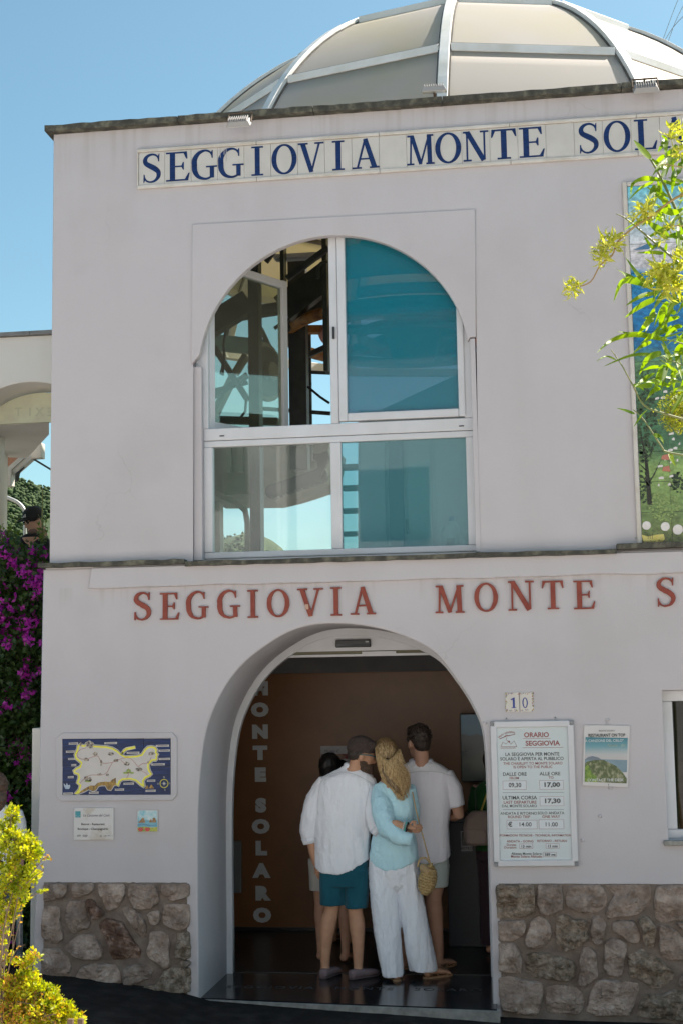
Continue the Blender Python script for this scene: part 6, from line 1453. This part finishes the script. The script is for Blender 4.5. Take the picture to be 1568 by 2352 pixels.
def sandal(T, ankle, heading, smt, strap, zf=0.0, s=1.0):
    h = Vector(heading); h.z = 0; h.normalize(); sd = Vector((-h.y, h.x, 0)); a = Vector((ankle.x, ankle.y, zf))
    out = [(-.065, .0), (-.05, .03), (.0, .034), (.08, .042), (.14, .042), (.18, .025), (.195, 0), (.18, -.03), (.14, -.042), (.08, -.038), (.0, -.034), (-.05, -.03)]
    vs = [a+h*x*s+sd*y*s for x, y in out]; n = len(vs); vs2 = [v+Vector((0, 0, .014)) for v in vs]
    so = MB().raw(vs+vs2, [tuple(reversed(range(n))), tuple(range(n, 2*n))]+[(i, (i+1) % n, n+(i+1) % n, n+i) for i in range(n)]).build('sandal', smt, T)
    for t in (.05, .13): MB().tube([a+h*t*s-sd*.042*s+Vector((0, 0, .014)), a+h*t*s+Vector((0, 0, .062-.18*t)), a+h*t*s+sd*.042*s+Vector((0, 0, .014))], .006, 6).build('strap', strap, so, True)
    MB().tube([a-h*.0+sd*.040*s+Vector((0, 0, .02)), a-h*.045*s+sd*.02+Vector((0, 0, .05)), a-h*.045*s-sd*.02+Vector((0, 0, .05)), a-sd*.040*s+Vector((0, 0, .02))], .005, 6).build('strap', strap, so, True)
def secs_px(rows, Y, dz=None):
    "rows: (enlargement y, left, right, half depth[, y shift]) -> loft sections"
    out = []
    for r_ in rows:
        a = WP(r_[1], r_[0], Y); b = WP(r_[2], r_[0], Y); c = (a+b)/2
        if len(r_) > 4: c.y += r_[4]
        out.append((c, (b.x-a.x)/2, r_[3]))
    return out
def hemfun(pts, Y):
    w = [WP(x, y, Y) for x, y in pts]; xs = [p.x for p in w]; zs = [p.z for p in w]
    return lambda x: float(np.interp(x, xs, zs))
def garment(T, name, mb, mt, voxel=.009, smooth=4, amp=.006, seed=0.0, **k):
    me = fuse(mb, voxel, smooth); displace(me, fold_fn(amp, seed, **k)); return add(name, me, mt, T, True)
SEAM = clothmat('seam_shadow', (.66, .65, .68))
def yoke(o, mt, pts, Y):
    "the doubled cloth above the shoulder seam"
    w = [WP(x, y, Y) for x, y in pts]; xs = [p.x for p in w]; zs = [p.z for p in w]; me = o.data; me.materials.append(mt)
    for pl in me.polygons:
        if pl.center.z > float(np.interp(pl.center.x, xs, zs)): pl.material_index = 1
def strands(T, name, mt, paths, r0_, seed=1):
    mb = MB()
    for pl, rr in paths: mb.tube(pl, [rr*(1-.55*i/(len(pl)-1)) for i in range(len(pl))], 5)
    return tag(mb.build(name, mt, T, True), kind='stuff')

# ---------------------------------------------------------------- man in white linen shirt, dark teal shorts and brown cap
Y = .80
P = lambda x, y, dy=0: WP(x, y, Y+dy)
T = thing('person', 'bearded man in white linen shirt, teal shorts and brown cap, leaning to a woman', 'person', (P(470, 1950).x, Y, 0))
mb = MB()
HP, HR_ = head_parts(mb, P(602, 386, -.02), (.95, .22, -.22), (.18, .05, .98), .98, .12, (-.42, .02, -.9))
mb.tube([P(525, 470), P(490, 570, .02), P(470, 800), P(475, 1150)], [.05, .085, .11, .12], 16)
lk = lambda pts: [P(*q) if len(q) == 2 else P(q[0], q[1], q[2]) for q in pts]
leg(mb, lk([(405, 1150), (400, 1330), (397, 1455), (368, 1570), (352, 1720), (350, 1850), (352, 1905)]), [.095, .075, .055, .062, .044, .034, .036])
leg(mb, lk([(560, 1150), (562, 1330), (556, 1450), (570, 1570), (578, 1720), (578, 1850), (580, 1905)]), [.095, .075, .057, .060, .044, .034, .036])
za = 0.0
foot(mb, P(352, 1870), (.35, .93, 0), za); foot(mb, P(582, 1870), (.72, .69, 0), za)
mb.tube(lk([(345, 600), (285, 760), (248, 930), (268, 1060), (290, 1150)]), [.055, .048, .042, .037, .028], 12); hand(mb, P(290, 1145), (.08, .12, -1), (1, -.1, 0), .92, .7, 1)
mb.tube(lk([(645, 600), (668, 760, -.05), (690, 870, -.10), (760, 925, -.13), (830, 930, -.15)]), [.055, .048, .042, .037, .028], 12); hand(mb, P(830, 930, -.15), (1, .1, .1), (0, 1, 0), .9, .4, -1)
add('body', fuse(mb, .0075, 3), SK1, T, True)
mb = MB(); hem = hemfun([(250, 1150), (290, 1162), (340, 1192), (400, 1188), (470, 1206), (530, 1185), (580, 1150), (640, 1108), (680, 1090)], Y)
ss = secs_px([(452, 500, 590, .050, .01), (472, 462, 604, .064, .01), (500, 405, 636, .09), (535, 340, 676, .112), (590, 302, 688, .125), (700, 288, 682, .135), (820, 280, 668, .138), (950, 280, 658, .14), (1060, 284, 652, .142)], Y)
c_, a_, b_ = ss[-1]; ss.append((c_, a_*1.0, .142, hem)); mb.loft(ss, 36, 2.3)
mb.tube(lk([(430, 570), (358, 592), (288, 700), (252, 820), (238, 915), (240, 960)]), [.03, .080, .080, .074, .066, .054], 16); mb.tube(lk([(560, 570), (630, 590), (662, 720, -.04), (685, 830, -.08), (712, 905, -.10)]), [.03, .08, .078, .066, .052], 16)
SHm = garment(T, 'shirt', mb, LINEN, .0062, 2, .0125, 3.0, fx=13.0, fz=1.3, diag=.35)
yoke(SHm, YOKE, [(250, 640), (310, 578), (380, 526), (470, 512), (560, 524), (640, 566), (700, 600)], .70)
for pl, rr in ((lk([(224, 962), (232, 985), (258, 1000)]), .045),): MB().tube([P(236, 955), P(246, 1000)], [.060, .052], 18).build('rolled_cuff', LINEN, SHm, True)
MB().tube([P(703, 893, -.10), P(730, 928, -.115)], [.055, .046], 18).build('rolled_cuff', LINEN, SHm, True)
col = []
for i in range(25):
    a = 2*math.pi*i/24; col.append(P(545, 470)+Vector((.056*math.cos(a), .054*math.sin(a), -.016*math.cos(a)+.002)))
MB().tube(col, .019, 8, False, 1.2).build('collar', LINEN, SHm, True)
MB().tube([p+Vector((0, -.012, 0)) for p in catmull(lk([(318, 575, -.10), (380, 520, -.115), (470, 508, -.12), (560, 520, -.115), (690, 590, -.08)]), 6)], .0026, 5).build('yoke_seam', SEAM, SHm, True)
for pl in ([(322, 560, -.09), (306, 640, -.10), (296, 730, -.10), (300, 800, -.10)], [(664, 590, -.10), (640, 680, -.115), (628, 780, -.12), (630, 880, -.125)]): MB().tube(catmull(lk(pl), 6), .0024, 5).build('seam', SEAM, SHm, True)
mb = MB(); mb.loft(secs_px([(1080, 322, 648, .125), (1200, 318, 656, .13), (1290, 318, 655, .12)], Y), 30, 2.5); mb.loft(secs_px([(1180, 316, 486, .115), (1300, 314, 488, .105), (1424, 316, 488, .098)], Y), 24, 2.6); mb.loft(secs_px([(1180, 474, 660, .115), (1300, 484, 655, .105), (1444, 491, 640, .096)], Y), 24, 2.6)
garment(T, 'shorts', mb, TEALC, .0065, 2, .008, 9.0)
LOAF = M('mauve_suede', (.16, .115, .125), (.20, .15, .16), scale=30, rough=.95, bump=.2, bscale=150); LSOLE = M('mauve_rubber', (.10, .07, .075), rough=.8)
h1 = P(352, 1945); shoe(T, Vector((h1.x-.012, P(352, 1945).y-.075, 0)), (.30, .95, 0), .27, .100, LOAF, LSOLE); h2 = P(548, 1945); shoe(T, Vector((h2.x-.015, h2.y-.085, 0)), (.68, .73, 0), .275, .102, LOAF, LSOLE)
# cap, hair, beard, glasses
CAPM = M('brown_knit_cap', (.045, .030, .026), (.095, .068, .06), scale=60, rough=.95, bump=.8, bscale=130, stretch=(1, 1, 4))
mb = MB(); mb.ell(HP(-.012, 0, .068), (.112, .092, .078), HR_, 24, 14); mb.ell(HP(.055, 0, .086), (.075, .078, .042), HR_, 20, 10); mb.ell(HP(-.064, 0, .045), (.062, .076, .052), HR_)
me = fuse(mb, .007, 4); displace(me, lambda p, n: .004*noise.noise(p*28)); add('cap', me, CAPM, T, True)
mb = MB(); mb.ell(HP(.105, 0, .062), (.058, .075, .010), HR_, 20, 8); mb.build('cap_peak', CAPM, T, True)
mb = MB(); mb.ell(HP(-.050, 0, .0), (.062, .072, .060), HR_); mb.ell(HP(-.02, .068, .01), (.03, .018, .035), HR_); mb.ell(HP(-.02, -.068, .01), (.03, .018, .035), HR_); me = fuse(mb, .006, 2); displace(me, lambda p, n: .004*noise.noise(p*60)); add('hair', me, HBROWN, T, True)
mb = MB(); mb.ell(HP(.046, 0, -.085), (.062, .062, .052), HR_); mb.ell(HP(.075, 0, -.098), (.036, .040, .036), HR_); mb.ell(HP(.018, 0, -.055), (.052, .066, .045), HR_); mb.ell(HP(.098, 0, -.052), (.012, .026, .009), HR_); me = fuse(mb, .006, 2); displace(me, lambda p, n: .004*noise.noise(p*90)); add('beard', me, BEARD, T, True)
GLM = M('teal_frame', (.02, .12, .14), rough=.3); mb = MB()
for s in (-1, 1): mb.tube([HP(-.02, s*.086, .005), HP(.05, s*.083, .014), HP(.096, s*.068, .012)], [.004, .005, .006], 6)
mb.tube([HP(.098, -.066, .010), HP(.112, -.03, .010), HP(.114, 0, .014), HP(.112, .03, .010), HP(.098, .066, .010)], .006, 6); mb.build('sunglasses', GLM, T, True)

# ---------------------------------------------------------------- woman in aqua blouse and white trousers
Y = .76
P = lambda x, y, dy=0: WP(x, y, Y+dy)
T = thing('person', 'blonde woman in pale aqua blouse and wide white trousers, arm behind her back', 'person', (P(840, 1950).x, Y, 0))
mb = MB(); HP, HR_ = head_parts(mb, P(775, 385, .02), (-.42, .88, -.15), (-.20, .08, .97), .93, .12, (.25, .0, -.95))
mb.tube(lk([(800, 480), (825, 600), (825, 850), (825, 1130)]), [.05, .11, .09, .12], 16)
leg(mb, lk([(755, 1120), (770, 1400), (800, 1700), (818, 1880), (822, 1925)]), [.085, .06, .045, .034, .034]); leg(mb, lk([(910, 1120), (945, 1400, .03), (990, 1700, .06), (1040, 1840, .07), (1072, 1905, .07)]), [.085, .06, .042, .030, .030])
foot(mb, P(842, 1885, -.03), (-.25, .95, 0), .012, .92); foot(mb, P(1078, 1875, .06), (.80, .55, 0), .012, .92)
mb.tube(lk([(730, 630, -.06), (752, 760, -.12), (790, 862, -.19), (850, 868, -.215), (905, 884, -.215)]), [.045, .040, .036, .033, .026], 12); hand(mb, P(905, 884, -.215), (.88, .25, -.18), (-.2, .95, .1), .92, .55, -1)
mb.tube(lk([(925, 630), (955, 760, .10), (940, 860, .2)]), [.045, .040, .034], 12); hand(mb, P(940, 860, .2), (-.5, .6, .2), (0, 0, -1), .85, .5, 1)
add('body', fuse(mb, .0065, 3), SK1, T, True)
mb = MB(); hem = hemfun([(600, 1040), (655, 1065), (690, 1148), (740, 1168), (800, 1178), (870, 1168), (930, 1140), (985, 1112), (1030, 1095)], Y)
ss = secs_px([(555, 755, 870, .055), (585, 712, 915, .085), (625, 696, 950, .108), (720, 694, 968, .118), (810, 700, 964, .112), (870, 700, 952, .105), (930, 688, 965, .115), (1010, 666, 985, .13), (1060, 658, 990, .134)], Y)
c_, a_, b_ = ss[-1]; ss.append((c_, a_*1.02, .136, hem)); mb.loft(ss, 36, 2.3)
mb.tube(lk([(748, 610, -.03), (738, 700, -.09), (752, 800, -.15), (782, 898, -.19), (850, 945, -.21), (905, 968, -.215), (945, 975, -.21)]), [.062, .074, .074, .070, .062, .052, .040], 18); mb.tube(lk([(915, 620, 0), (945, 740, .07), (950, 840, .14)]), [.066, .062, .055], 14)
garment(T, 'blouse', mb, AQUA, .0062, 2, .012, 21.0, fx=12.0, fz=2.0, diag=.6)
mb = MB(); mb.loft(secs_px([(1060, 664, 984, .115), (1180, 656, 996, .125), (1280, 660, 1004, .10), (1345, 690, 985, .05)], Y), 30, 2.4)
mb.loft(secs_px([(1200, 655, 850, .105), (1400, 667, 857, .100), (1600, 690, 874, .098), (1800, 725, 886, .098), (1916, 748, 891, .10)], Y), 24, 2.4)
mb.loft([(c+Vector((0, .02*i, 0)), a, b) for i, (c, a, b) in enumerate(secs_px([(1200, 842, 1000, .105), (1400, 853, 1030, .100), (1600, 884, 1066, .098), (1800, 914, 1105, .098), (1896, 930, 1120, .10)], Y))], 24, 2.4)
garment(T, 'trousers', mb, PANTS, .0062, 2, .0125, 33.0, fx=15.0, fz=.85, diag=.15, fine=.16)
SOLE = M('tan_leather', (.25, .14, .07), (.30, .18, .10), rough=.6)
sandal(T, P(842, 1885, -.03), (-.25, .95, 0), SOLE, SOLE, 0, .95); sandal(T, P(1078, 1875, .06), (.80, .55, 0), SOLE, SOLE, 0, .95)
wv = P(905, 884, -.215); fd = (P(905, 884, -.215)-P(850, 868, -.215)).normalized(); s1 = fd.cross(Vector((0, 0, 1))).normalized(); s2 = fd.cross(s1)
for k, (mt, rb_) in enumerate(((M('pearl_bead', (.7, .68, .64), rough=.25), .0055), (M('turquoise_bead', (.10, .45, .44), (.15, .55, .5), scale=40, rough=.3), .0055), (M('black_bead', (.015, .015, .015), rough=.25), .006))):
    mb = MB()
    for j in range(20):
        a = 2*math.pi*j/20; mb.ell(wv-fd*(.012-.013*k)+(s1*math.cos(a)+s2*math.sin(a))*.034, (rb_, rb_, rb_), n=8, k=6)
    tag(mb.build('bracelet', mt, T, True), kind='stuff')
# hair gathered at the back of the head, loose waves below
r = random.Random(8); mb = MB(); mb.ell(HP(-.012, 0, .034), (.104, .086, .104), HR_, 24, 14); mb.ell(HP(-.06, 0, -.02), (.06, .075, .08), HR_)
hp = lambda x, y, dy=0: P(x, y, dy)
mb.tube(lk([(778, 420, -.07), (795, 480, -.085), (830, 550, -.11), (872, 620, -.12), (893, 670, -.115)]), [.065, .080, .085, .06, .02], 16, True, .40)
me = fuse(mb, .008, 4); displace(me, lambda p, n: .005*noise.noise((p.x*70, p.y*40, p.z*14))); HAIR = add('hair', me, HROOTSHADE, T, True)
ps = []; tie = P(780, 412, -.105)
for k in range(420):
    a = r.uniform(-2.5, 2.5); t0 = HP(.03-.09*abs(math.sin(a*.5)), .0, .03)+HR_ @ Vector((.02*math.cos(a), .089*math.sin(a), .10*math.cos(a)*1.02))
    mid = t0.lerp(tie, .5); cc = HP(-.01, 0, .03); mid = cc+(mid-cc).normalized()*r.uniform(.099, .108); ps.append(([tuple(q) for q in catmull([t0, mid, tie+rdir(r)*.008], 5)], r.uniform(.0012, .0024)))
strands(HAIR, 'gathered_strands', HBLOND2, ps, .003); ps = []
for k in range(1300):
    if k % 14 == 0: lk_u, lk_p, lk_a = r.random(), r.uniform(0, 6), r.uniform(5, 15)
    u = min(1, max(0, lk_u+r.gauss(0, .025))); x0 = 700+166*u+r.uniform(-6, 6); ye = r.uniform(560, 712)-70*abs(u-.6); xe = 768+172*u**.9+r.uniform(-14, 14); dy = -.035-.085*math.sin(math.pi*u)-r.uniform(0, .03)
    n = 12; pl = []
    for i in range(n+1):
        t = i/n; ys_ = 428+8*math.sin(k)-78*abs(2*u-1)**1.4; y = ys_+(ye-ys_)*t; x = x0+(xe-x0)*t**1.25; wv_ = (lk_a*math.sin(t*8+lk_p)+2.5*math.sin(t*15+k))*t**.7 + (r.uniform(-16, 16)*t if k % 17 == 0 else 0); conv = 1-.35*max(0, t-.7)/.3
        x = 850+(x-850)*conv+ (35*max(0, t-.5) if conv else 0); pl.append(tuple(P(x+wv_, y, dy-.03*math.sin(math.pi*min(1, t*1.2))+.006*math.sin(t*13+k))))
    ps.append((pl, r.uniform(.0012, .0024)))
strands(HAIR, 'loose_strands', HBLOND, ps, .003); MB().ell(tie+Vector((0, -.006, 0)), (.016, .010, .011), n=12, k=8).build('hair_tie', M('hair_tie', (.09, .05, .025), rough=.6), HAIR, True)
# straw bag on a long strap
BGp = P(1060, 1255, -.12); BGt = thing('straw_bag', 'round woven straw handbag hanging from a tan shoulder strap', 'bag', P(1058, 1360, -.12))
STRAW = M('woven_straw', (.30, .19, .075), (.52, .38, .18), scale=60, rough=.85, bump=.8, bscale=90); FLAP = M('tan_flap', (.36, .24, .12), (.42, .30, .16), scale=14, rough=.7)
mb = MB(); Rb = Matrix.Rotation(math.radians(14), 3, 'Y')
for k in range(11):
    t = k/10*2-1; rr = .102*math.sqrt(max(.03, 1-(t*.93)**2)); q = BGp+Rb @ Vector((0, 0, t*.098))
    mb.tube([q+Rb @ Vector((rr*math.cos(a)*.58, rr*math.sin(a)*.5, 0)) for a in [2*math.pi*i/26 for i in range(27)]], .0115, 6, False)
me = mb.mesh()
for v in me.vertices: v.co += v.normal*0
add('woven_body', me, STRAW, BGt, True); MB().ell(BGp, (.054, .046, .090), Rb, 18, 12).build('lining', STRAW, BGt, True)
mb = MB().ell(BGp+Vector((-.012, -.008, .075)), (.052, .05, .036), Matrix.Rotation(math.radians(40), 3, 'Y'), 18, 10); mb.build('flap', FLAP, BGt, True)
MB().tube(catmull([BGp+Vector((-.07, -.01, .095)), BGp+Vector((-.05, -.015, .150)), BGp+Vector((-.005, -.015, .155)), BGp+Vector((.03, -.01, .105))], 6), .008, 8).build('handle', FLAP, BGt, True)
MB().tube(catmull([P(955, 640, -.10), P(985, 790, -.15), P(1030, 960, -.17), P(1070, 1110, -.15), BGp+Vector((.032, -.02, .09))], 6), .0055, 6, True, .5).build('strap', FLAP, BGt, True)
MB().tube([BGp+Vector((.032, -.022, .125)), BGp+Vector((.034, -.022, .085))], .010, 8).build('buckle', M('brass', (.5, .36, .16), metal=.8, rough=.35), BGt, True)

# ---------------------------------------------------------------- young man in white shirt and pale shorts
Y = 1.16
P = lambda x, y, dy=0: WP(x, y, Y+dy)
T = thing('person', 'dark haired young man in short sleeved white shirt and pale mint shorts', 'person', (P(1040, 1890).x, Y, 0))
mb = MB(); HP, HR_ = head_parts(mb, P(1000, 298, .0), (-.50, .86, -.05), (0, 0, 1), 1.05, .10)
mb.tube(lk([(1010, 440), (1035, 560), (1035, 800), (1045, 1120)]), [.06, .13, .12, .12], 16)
leg(mb, lk([(1110, 1100), (1108, 1280), (1102, 1380), (1108, 1490), (1128, 1680), (1138, 1830), (1142, 1880)]), [.09, .076, .062, .066, .046, .034, .036]); leg(mb, lk([(960, 1100), (945, 1300), (930, 1400), (912, 1520), (900, 1680), (893, 1840), (895, 1880)]), [.09, .076, .058, .060, .044, .034, .036])
foot(mb, P(1142, 1855), (.55, .83, 0), .012); foot(mb, P(895, 1855), (-.2, .97, 0), .012)
mb.tube(lk([(1215, 560), (1255, 700), (1278, 800, .02), (1240, 812, .12), (1180, 800, .22)]), [.06, .052, .044, .042, .032], 14); hand(mb, P(1180, 800, .22), (-.7, .6, .1), (0, 0, -1), .95, .6, 1)
mb.tube(lk([(860, 560), (850, 700), (840, 800, .05), (880, 820, .2)]), [.06, .05, .042, .032], 12); hand(mb, P(880, 820, .2), (.5, .8, 0), (0, 0, -1), .95, .6, -1)
add('body', fuse(mb, .0075, 3), SK2, T, True)
mb = MB(); hem = hemfun([(820, 1100), (900, 1108), (1000, 1112), (1060, 1132), (1130, 1135), (1190, 1110), (1230, 1070)], Y)
ss = secs_px([(425, 945, 1090, .062), (450, 900, 1140, .09), (490, 858, 1205, .115), (560, 848, 1228, .128), (700, 850, 1224, .135), (880, 858, 1205, .13), (1000, 860, 1212, .135), (1060, 862, 1216, .138)], Y)
c_, a_, b_ = ss[-1]; ss.append((c_, a_, .138, hem)); mb.loft(ss, 36, 2.4)
mb.tube(lk([(1110, 520), (1185, 545), (1235, 630), (1264, 742)]), [.03, .082, .076, .060], 18); mb.tube(lk([(960, 520), (885, 545), (860, 630), (845, 740)]), [.03, .082, .076, .06], 16)
SHm = garment(T, 'shirt', mb, LINEN2, .0062, 2, .0095, 50.0, fx=9.0, fz=1.4)
yoke(SHm, YOKE, [(830, 560), (870, 532), (950, 508), (1050, 500), (1150, 508), (1235, 532)], 1.04)
col = []
for i in range(25):
    a = 2*math.pi*i/24; col.append(P(1015, 432)+Vector((.078*math.cos(a), .064*math.sin(a), .006*math.sin(a))))
MB().tube(col, .019, 8, False, 1.3).build('collar', LINEN2, SHm, True); MB().tube([p+Vector((0, -.01, 0)) for p in catmull(lk([(870, 530, -.11), (950, 505, -.125), (1050, 497, -.128), (1150, 505, -.12), (1232, 530, -.08)]), 6)], .0024, 5).build('yoke_seam', SEAM, SHm, True)
mb = MB(); mb.loft(secs_px([(1060, 875, 1206, .12), (1180, 872, 1210, .125), (1220, 872, 1208, .11)], Y), 30, 2.4); mb.loft(secs_px([(1150, 1020, 1212, .11), (1298, 1012, 1204, .105)], Y), 22, 2.5); mb.loft(secs_px([(1150, 866, 1046, .11), (1290, 858, 1020, .105)], Y), 22, 2.5)
garment(T, 'shorts', mb, MINT, .008, 2, .004, 60.0)
sandal(T, P(1142, 1855), (.55, .83, 0), SOLE, SOLE, 0); sandal(T, P(895, 1855), (-.2, .97, 0), SOLE, SOLE, 0)
r = random.Random(15); mb = MB(); mb.ell(HP(-.014, 0, .045), (.106, .088, .098), HR_, 24, 14); mb.ell(HP(-.055, 0, -.005), (.052, .070, .075), HR_); mb.ell(HP(.05, 0, .10), (.055, .07, .035), HR_)
me = fuse(mb, .007, 3); displace(me, lambda p, n: .005*noise.noise((p.x*34, p.y*34, p.z*26))+.003*noise.noise(p*80)); HAIR = add('hair', me, HBROWN, T, True)
ps = []
for k in range(420):
    d = rdir(r); 
    if d.z < -.55 or d.x > .75: continue
    b = HP(-.012, 0, .04)+HR_ @ Vector((d.x*.103, d.y*.086, d.z*.097)); o = (HR_ @ d); tip = b+(o*.4+(HR_ @ Vector((-.2, r.uniform(-.5, .5), .35)))+rdir(r)*.4).normalized()*r.uniform(.010, .022); ps.append(([tuple(b-o*.006), tuple(b.lerp(tip, .6)+o*.004), tuple(tip)], r.uniform(.003, .0055)))
strands(HAIR, 'loose_strands', HBROWN, ps, .004)

# ---------------------------------------------------------------- simpler figures, mostly hidden
def figure(label, X, Yp, zf, H, face, top, bottom, hairm, skin, long_legs=False, hat=None, wide=1.0, hairlen=0, sandalm=None, group=None, arm=.0, stance=.095):
    k = H/1.72; c = Vector((X, Yp, zf)); V = lambda x, y, z: c+Vector((x*k*wide, y*k, z*k))
    T = thing('person', label, 'person', c, group); mb = MB(); hp_, hr_ = head_parts(mb, V(0, 0, 1.59), face, (0, 0, 1), k*.97, .1*k)
    f = Vector(face); f.z = 0; f.normalize(); sd = Vector((-f.y, f.x, 0))
    mb.tube([V(0, 0, 1.42), V(0, 0, 1.2), V(0, 0, .92)], [.12*k, .11*k, .12*k], 16)
    for s in (-1, 1):
        o = sd*stance*k*s; leg(mb, [c+o+Vector((0, 0, z*k)) for z in (.92, .68, .47, .36, .2, .07, .04)], [.085*k, .07*k, .052*k, .056*k, .042*k, .033*k, .034*k]); foot(mb, c+o+Vector((0, 0, .07)), f+sd*.2*s, zf+.008, k)
        sh_ = c+sd*.175*k*s*wide; mb.tube([sh_+Vector((0, 0, 1.40*k)), sh_+sd*.05*s*k+Vector((0, 0, 1.12*k)), sh_+sd*.06*s*k+f*(.05+arm)*k+Vector((0, 0, .88*k))], [.05*k, .042*k, .028*k], 12); hand(mb, sh_+sd*.06*s*k+f*(.05+arm)*k+Vector((0, 0, .88*k)), f*.2+Vector((0, 0, -1)), -sd*s, k*.9, .5, s)
    add('body', fuse(mb, .008*max(1, k), 3), skin, T, True)
    mb = MB(); L = lambda z, a, b: (c+Vector((0, 0, z*k)), a*k*wide, b*k)
    mb.loft([L(1.46, .07, .06), L(1.42, .14, .09), L(1.36, .18, .11), L(1.2, .175, .12), L(1.0, .17, .12), L(.86, .19, .13)], 28)
    for s in (-1, 1): sh_ = c+sd*.165*k*s*wide; mb.tube([sh_+Vector((0, 0, 1.38*k)), sh_+sd*.04*s*k+Vector((0, 0, 1.25*k)), sh_+sd*.055*s*k+Vector((0, 0, 1.16*k))], [.075*k, .07*k, .062*k], 14)
    garment(T, 'top', mb, top, .011, 3, .006, X*7)
    mb = MB(); mb.loft([L(.98, .165, .12), L(.85, .185, .13), L(.78, .19, .125)], 26); e = .08 if long_legs else .58
    for s in (-1, 1):
        o = sd*stance*k*s; mb.loft([(c+o+Vector((0, 0, z*k)), w*k, w*k*1.05) for z, w in ((.84, .098), (.6 if long_legs else .7, .092), (e, .09))], 20)
    garment(T, 'trousers' if long_legs else 'shorts', mb, bottom, .010, 2, .004, X*3)
    mb = MB(); mb.ell(hp_(-.014, 0, .040), (.106*1, .088, .100), hr_, 20, 12); mb.ell(hp_(-.055, 0, -.01), (.052, .070, .08), hr_)
    if hairlen: mb.tube([hp_(-.07, 0, 0), hp_(-.09, 0, -.1), hp_(-.09, 0, -hairlen)], [.07, .075, .03], 14, True, .6)
    me = fuse(mb, .008, 3); displace(me, lambda p, n: .006*noise.noise(p*40))
    if hairm is not None: add('hair', me, hairm, T, True)
    return T, hp_, hr_
x_ = WP(402, 1500, 1.42).x
T, hp_, hr_ = figure('dark haired person in off-white shorts hidden behind the bearded man', x_, 1.42, 0, 1.60, (.25, .95, 0), DARKC, DENIMW, HBLACK, SK2, False, None, .82, stance=.112)
MB().ell(hp_(-.06, .0, .0), (.05, .05, .05), hr_).build('hair_bun', HBLACK, T, True)
figure('person in dark clothes standing farther inside the brown hall', WP(470, 1500, 2.2).x, 2.2, 0, 1.50, (.3, .95, 0), DARKC, DARKC, HBLACK, SK1, False, None, 1.0)
xg = WP(1560, 1500, 1.75).x
figure('person in dark green top at the navy counter carrying a backpack', xg, 1.75, 0, 1.62, (.5, .85, 0), GREENC, clothmat('plum_trousers', (.06, .035, .045)), HBROWN, SK2, True)
bc = WP(1405, 890, 1.58); BK = thing('backpack', 'small beige backpack with yellow strap worn at the counter', 'backpack', bc)
BEI = clothmat('beige_nylon', (.36, .28, .25), (.32, .25, .22))
mb = MB(); mb.loft([(bc+Vector((0, 0, -.135)), .085, .05), (bc+Vector((0, 0, -.10)), .105, .065), (bc+Vector((.0, 0, 0)), .11, .07), (bc+Vector((.01, 0, .08)), .10, .065), (bc+Vector((.02, 0, .13)), .06, .04)], 24, 2.8); me = fuse(mb, .008, 4); displace(me, fold_fn(.004, 4)); add('body', me, BEI, BK, True)
mb = MB(); mb.loft([(bc+Vector((-.005, -.05, -.12)), .085, .035), (bc+Vector((-.005, -.055, -.02)), .088, .038), (bc+Vector((0, -.05, .0)), .08, .03)], 20, 3); add('front_pocket', fuse(mb, .007, 4), BEI, BK, True)
MB().tube(catmull([bc+Vector((.03, .02, .12)), bc+Vector((.06, .05, .2)), bc+Vector((.10, .08, .30)), bc+Vector((.10, .16, .22))], 5), .012, 6, True, .4).build('strap', M('yellow_strap', (.55, .45, .10), rough=.7), BK, True)

# man in a black cap on the terrace
c0 = at(76, 1194, 3.9)
T, hp_, hr_ = figure('man in black cap and sunglasses looking down over the bougainvillea', c0.x+.01, 3.9, 2.2, 1.80, (-.62, -.72, -.40), BLACKC, DARKC, None, SK2, True)
CAPB = M('black_cap_cloth', (.010, .010, .011), (.016, .016, .018), scale=20, rough=.8)
k = 1.0; mb = MB(); mb.ell(hp_(-.012, 0, .055), (.115, .097, .095), hr_, 24, 14); add('cap', fuse(mb, .008, 3), CAPB, T, True)
mb = MB(); mb.ell(hp_(.125, 0, .045), (.075, .075, .011), hr_, 22, 8); mb.build('cap_peak', CAPB, T, True)
mb = MB()
for s in (-1, 1): mb.ell(hp_(.095, s*.033, .008), (.012, .027, .018), hr_, 12, 8); mb.tube([hp_(.09, s*.058, .012), hp_(.04, s*.083, .010), hp_(-.01, s*.088, .006)], .004, 6)
mb.build('sunglasses', M('dark_lens', (.012, .008, .007), rough=.12), T, True)
mb = MB(); mb.ell(hp_(.05, 0, -.09), (.052, .055, .045), hr_); me = fuse(mb, .007, 2); add('stubble', me, M('grey_stubble', (.22, .14, .11), (.16, .10, .08), scale=60, rough=.8), T, True)
WB = MB(); q0 = hp_(.085, .052, .075)
for j, h in enumerate((.012, .022, .032)):
    b = hp_(.104-.008*j, -.002+.016*j, .062); WB.prism([(b.x-.006, b.z), (b.x+.004, b.z), (b.x+.0, b.z+h), (b.x-.007, b.z+h-.004)], b.y-.02, b.y-.01)
tag(WB.build('cap_emblem', WHITEVINYL, T), kind='stuff')
figure('person in pink top standing behind the bougainvillea on the terrace', at(30, 1235, 4.6).x, 4.6, 2.2, 1.50, (-.4, .9, 0), PINKC, DARKC, HBROWN, SK3, True)
# child in a white t-shirt behind the shrub
cx = at(6, 1950, .05)
figure('long haired child in white t-shirt by the steel railing', cx.x-.03, -.02, gz(cx.x, 0), 1.36, (-.5, .85, 0), clothmat('white_jersey', (.72, .70, .70)), clothmat('denim', (.06, .09, .14)), M('long_brown_hair', (.06, .03, .018), (.12, .065, .04), scale=30, rough=.5), SK3, False, None, 1.05, .25)
